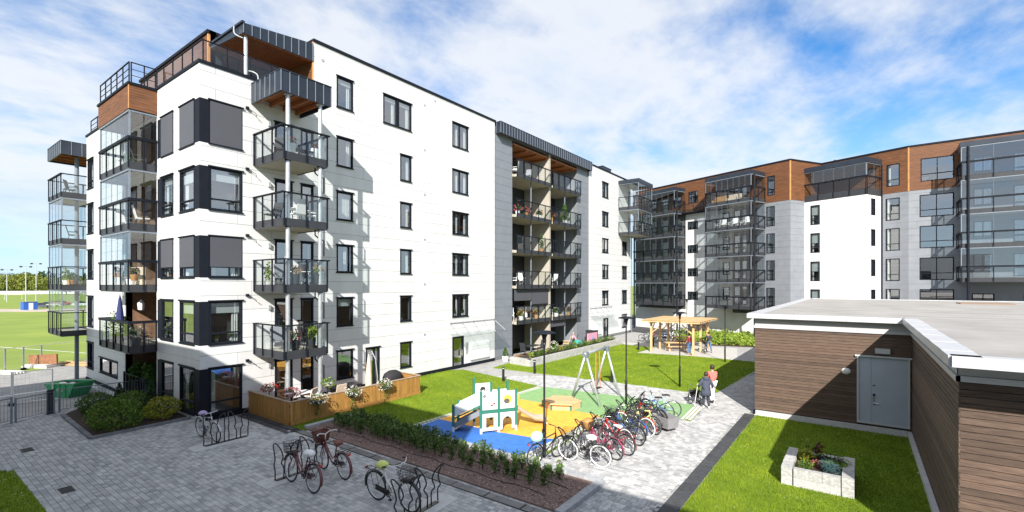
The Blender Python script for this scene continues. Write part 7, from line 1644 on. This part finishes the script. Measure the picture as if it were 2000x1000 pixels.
# gable balconies
chair('dark chair behind the glass of the top glazed gable balcony', (-28.3, 7.9, fz(3)), R(160), 'char', 'char'); table('white table behind the glass of the top glazed gable balcony', (-30.2, 7.9, fz(3)), 0)
potted('potted_plant', 'green plant behind the glass of the top glazed gable balcony', 'potted plant', (-29.3, 7.7, fz(3)), .18, .35, 'wpaint', 'leaf_green', (.25, .25, .45), 170, .06, seed=8)
chair('pale chair with cushions in the third floor glazed gable balcony', (-28.0, 7.9, fz(2)), R(170), 'wpaint', 'char'); chair('white chair on the left in the third floor glazed gable balcony', (-30.3, 7.9, fz(2)), R(200), 'wpaint')
table('brown plant bench in the second floor glazed gable balcony', (-30.6, 7.8, fz(1)), 0, 1.0, .4, .5, 'pine'); potted('flower_pot', 'clay pot of pink flowers at the left of the second floor gable balcony', 'potted plant', (-31.1, 7.7, fz(1)+.5), .16, .22, 'rust' if 'rust' in M else 'tan', 'leaf_green', (.2, .2, .2), 100, .05, 'petal_pink', seed=9)
potted('flower_pot', 'pot of pink flowers at the right of the second floor gable balcony', 'potted plant', (-28.1, 7.6, fz(1)+.3), .18, .3, 'tan', 'leaf_green', (.22, .22, .2), 110, .05, 'petal_pink', seed=10); potted('potted_plant', 'leafy green plant in the middle of the second floor gable balcony', 'potted plant', (-29.4, 7.8, fz(1)), .2, .4, 'wpaint', 'leaf_green', (.3, .3, .4), 170, .07, seed=11)
bd = thing('leaning_board', 'beige board leaning behind the glass of the second floor gable balcony', 'board', (-29.6, 8.1, fz(1)), 0); b = MB(); b.bar((-.9, 0, .5), (.8, .12, .5), .04, 1.0); b.build('board', 'beige_cloth', bd)
potted('olive_tree', 'wispy olive tree in a pot on the first floor gable balcony', 'potted plant', (-30.6, 7.6, fz(0)), .22, .45, 'char', 'leaf_green', (.62, .5, .75), 420, .06, seed=12); pz = thing('parasol', 'closed navy blue parasol standing on the first floor gable balcony', 'parasol', (-29.9, 7.5, fz(0)), 0); b = MB(); b.tube([(0, 0, 0), (0, 0, 2.5)], .022, 7); b.build('pole', 'char', pz); b = MB(); b.lathe([(.10, 1.0), (.17, 1.15), (.14, 1.6), (.06, 2.3), (.001, 2.45)], 10); b.build('canopy', mat('navy_cloth', (.02, .03, .12), .8), pz)
potted('potted_plant', 'silvery green plant at the right of the first floor gable balcony', 'potted plant', (-27.8, 7.6, fz(0)), .2, .4, 'char', 'leaf_green', (.35, .3, .35), 200, .06, 'petal_white', seed=13); chair('dark chair at the back of the first floor gable balcony', (-28.6, 8.0, fz(0)), R(150), 'char', 'char')
lt = thing('lantern', 'white house shaped lantern hanging at the first floor gable balcony', 'lantern', (-28.6, 8.0, 4.5), 0); b = MB(); b.lathe([(.06, 0), (.13, .05), (.15, .35), (.05, .5), (.001, .55)], 6); b.build('body', 'wpaint', lt); b = MB(); b.tube([(0, 0, .55), (0, 0, .9)], .006, 4); b.build('cord', 'black', lt)
chair('dark rocking chair on the top corner balcony', (-40.7, 7.8, fz(3)), R(150), 'char', 'char'); table('small dark table on the top corner balcony', (-41.7, 7.8, fz(3)), 0, .5, .5, .6, 'char'); chair('dark seat on the third floor corner balcony', (-40.9, 7.9, fz(2)), R(170), 'char', 'char')
potted('potted_plant', 'tall green plants on the second floor corner balcony', 'potted plant', (-41.8, 7.7, fz(1)), .2, .4, 'wpaint', 'leaf_lime', (.5, .2, .5), 220, .06, seed=14); potted('potted_plant', 'bushy plant at the right of the second floor corner balcony', 'potted plant', (-40.1, 7.6, fz(1)), .2, .4, 'tan', 'leaf_green', (.3, .25, .3), 170, .06, seed=15)
for i in range(4): potted('potted_shrub', ('large leafy shrub at the left of the ground floor recess', 'leafy shrub left of centre in the ground floor recess', 'leafy shrub right of centre in the ground floor recess', 'palm like shrub at the right of the ground floor recess by the glass')[i], 'potted plant', (-31.2+1.15*i, 8.6+.2*(i % 2), 0), .25, .5, 'char', 'leaf_green', (.5, .4, .8), 260, .12, seed=16+i)
fence_run('railing', 'dark steel rail across the ground floor recess', [(-31.9, 8.18), (-27.35, 8.18)], 1.05, .5, 'dark', bar=.03)
# grey block balconies
zf = lambda k: LVM[k]+.27
GB = [(4, 31.2, 'wpaint', None), (3, 31.4, None, 'petal_pink'), (3, 32.6, None, 'petal_pink'), (3, 34.6, None, 'petal_orange'), (3, 36.6, None, 'petal_red'), (3, 39.0, None, 'petal_pink'), (2, 35.0, None, None), (0, 31.9, None, 'petal_yellow'), (0, 34.2, None, 'petal_orange'), (0, 37.5, None, 'petal_white'), (0, 39.8, None, 'petal_pink')]
wd_ = {31.4: 'at the left end', 32.6: 'left of centre', 34.6: 'by the dividing wall', 36.6: 'just right of the dividing wall', 39.0: 'under the conifer', 35.0: 'tall by the dividing wall', 31.9: 'at the left', 34.2: 'right of the seated person', 37.5: 'by the white chairs', 39.8: 'at the right end'}
for i, (k, y, q, pt) in enumerate(GB):
    if q: chair('white chair on the top balcony of the grey block', (-22.7, y, zf(4)), R(-60), 'wpaint'); continue
    potted('potted_plant', '%s plant %s on the %s grey block balcony' % ({'petal_pink': 'pink flowering', 'petal_orange': 'orange flowering', 'petal_red': 'red flowering', None: 'tall green leafy', 'petal_yellow': 'yellow flowering', 'petal_white': 'white flowering'}[pt], wd_[y], {4: 'top', 3: 'fourth floor', 2: 'third floor', 0: 'first floor'}[k]), 'potted plant', (-22.5, y, zf(k)), .2, .35, 'wpaint' if i % 2 else 'tan', 'leaf_green', (.34, .34, .8 if pt is None else .3), 170, .07, pt, seed=60+i)
potted('potted_conifer', 'small conifer on the right fourth floor balcony of the grey block', 'potted plant', (-22.4, 38.9, zf(3)), .24, .4, 'wpaint', 'leaf_green', (.55, .55, 1.6), 420, .09, cone=True, seed=90)
for i, (k, y, a) in enumerate(((2, 36.8, 40), (1, 31.4, -40), (1, 32.5, 60), (1, 36.7, 30), (1, 37.7, -120), (0, 36.9, 60), (0, 31.0, 40), (4, 33.5, 20))): chair(('white chair on the right third floor balcony of the grey block', 'white chair at the left end of the second floor balcony of the grey block', 'white chair beside the table on the second floor balcony of the grey block', 'white chair nearest the dividing wall on the right second floor balcony', 'white chair further right on the right second floor balcony', 'pale chair on the right first floor balcony of the grey block', 'pale chair at the left end of the first floor balcony of the grey block', 'grey chair in the middle of the top balcony of the grey block')[i], (-22.9, y, zf(k)), R(a), 'wpaint' if i < 7 else 'lgrey')
for i, (lab, y, z, r_, m) in enumerate((('round yellow plaque on the back wall of the second floor balcony', 32.2, 7.4, .35, 'petal_yellow'), ('small brown plaque on the second floor dividing wall', 34.0, 7.1, .25, 'brown'))):
    t = thing('wall_plaque', lab, 'plaque', (XA-RD+.08, y, z), 0); b = MB(); b.add([(0.03, r_*math.cos(a), r_*math.sin(a)) for a in [6.283*j/12 for j in range(12)]]+[(0, r_*math.cos(a), r_*math.sin(a)) for a in [6.283*j/12 for j in range(12)]], [tuple(range(12))]+[(j, j+12, (j+1) % 12+12, (j+1) % 12) for j in range(12)]); b.build('plate', m, t)
table('dark dining table on the far ground floor terrace', (-21.4, 32.0, .1), 0, .8, 1.4, .74, 'char'); chair('dark chair at the far ground floor terrace table', (-21.5, 31.0, .1), R(180), 'char', 'char'); chair('dark chair right of the far ground floor terrace table', (-21.3, 33.1, .1), 0, 'char', 'char')
potted('flower_pot', 'white pot of white flowers on the far ground floor terrace', 'potted plant', (-20.6, 34.0, .1), .25, .4, 'wpaint', 'leaf_green', (.35, .35, .3), 170, .07, 'petal_white', seed=95)
td = thing('drying_towel', 'pink and lilac patterned towel hung over a rack on the far terrace', 'towel', (-20.7, 41.2, .1), 0); b = MB(); b.box(-.06, .06, -.95, .95, .12, 1.02); b.build('cloth', 'c_pinkc', td); b = MB(); b.box(-.07, .07, -.25, .2, .3, .8); b.build('pattern_patch', 'lilac', td)
gb_ = thing('garden_bin', 'dark storage bin beside the pink towel on the far terrace', 'bin', (-21.3, 42.3, .1), 0); b = MB(); b.box(-.45, .45, -.45, .45, 0, 1.1); b.build('body', 'char', gb_); b = MB(); b.box(-.48, .48, -.48, .48, 1.101, 1.16); b.build('lid', 'black', gb_)
dc = chair('orange brown wooden deck chair on the far terrace by the dividing wall', (-21.2, 37.0, .1), R(-60), 'pine', 'pine')
potted('potted_conifer', 'small conifer in a blue pot on the far terrace', 'potted plant', (-20.5, 37.2, .1), .2, .35, 'p_blue', 'leaf_green', (.25, .25, .6), 200, .06, cone=True, seed=96)
# building C balconies
for i in range(6): s_ = ST2a+1.0+.72*i; chair('white chair, %s from the left on the fourth glazed balcony of the angled block' % ORD[i], FC1.p(s_, -D2+.6, CLV[3]+.25), math.atan2(FC1.e.y, FC1.e.x)+R((i*67) % 120-60), 'wpaint', group='row of white chairs on the glazed balcony')
for i, (s_, m) in enumerate(((ST2a+.9, 'tan'), (ST2a+2.6, 'beige_cloth'))):
    t = thing('sofa', ('tan sofa at the left of the top glazed balcony', 'beige sofa at the right of the top glazed balcony')[i], 'sofa', FC1.p(s_+.3, -D2+.7, CLV[4]+.25), math.atan2(FC1.e.y, FC1.e.x)); b = MB(); b.box(-.7, .7, -.35, .35, .05, .42); b.build('seat', m, t); b = MB(); b.box(-.7, .7, .25, .42, .421, .85); b.build('backrest', m, t)
# plants in the bed by the far wall
pgb = GL([(1316, 660), (1325, 667), (1372, 668), (1378, 674), (1474, 678), (1474, 658), (1380, 652), (1330, 652)]); rgp = np.random.default_rng(8); Pq = np.array(pgb); lo, hi = Pq.min(0), Pq.max(0); Q = rgp.uniform(lo, hi, (9000, 2)); Q = Q[inside(Q, pgb)]
P3 = np.c_[Q, rgp.uniform(.05, .55, len(Q))*(1+.3*np.sin(Q[:, 0]*3))]; o = foliage('ground_cover', P3, .13, rgp, 'leaf_lime', None, .5, .7); tag(o, 'bright lime green ground cover in the bed by the far white wall', None, None, 'stuff')
b = MB(); b.prism(pgb, -.03, .06); struct('planting_bed', b, 'soil')
# pebbles of the hedge bed
rgp = np.random.default_rng(12); n = 9000; x = rgp.uniform(-17.7, -6.25, n); y = rgp.uniform(10.38, 12.48, n); c3 = np.c_[x, y, np.full(n, .055)]
M['pebble'] = shade_mat('reddish_pebble', (.10, .055, .045), (.46, .36, .33), .85, cc=(.24, .15, .125)); o = foliage('pebbles', c3, .028, rgp, 'pebble', None, 3.0, .8); tag(o, 'reddish gravel pebbles strewn over the hedge bed', None, None, 'stuff')
# lamp on the wall, bins
bn = thing('waste_bin', 'dark waste bin behind the pergola near the white wall', 'bin', G(1362, 655), 0); b = MB(); b.box(-.9, .9, -.5, .5, 0, 1.15); b.build('body', 'char', bn); b = MB(); b.box(-.95, .95, -.55, .55, 1.151, 1.25); b.build('lid', 'black', bn)

for (s_, z, lab) in ((23.95, 3.62, 'left green plant on the sill behind the panes above the entrance door'), (24.75, 3.62, 'right green plant on the sill behind the panes above the entrance door'), (19.3, 3.62, 'small green plant on the sill of the narrow first floor window')):
    q = FA.p(s_, .2, z); potted('sill_plant', lab, 'potted plant', q, .09, .14, 'wpaint', 'leaf_green', (.16, .16, .22), 90, .05, seed=int(s_*10))
for (s_, z, lab) in ((9.0, 3.3, 'left green plant on the sill of the first floor corner window'), (9.6, 3.3, 'right green plant on the sill of the first floor corner window')):
    q = FA.p(s_, .24, z); potted('sill_plant', lab, 'potted plant', q, .09, .14, 'wpaint', 'leaf_lime', (.16, .16, .16), 90, .05, seed=int(s_*10))
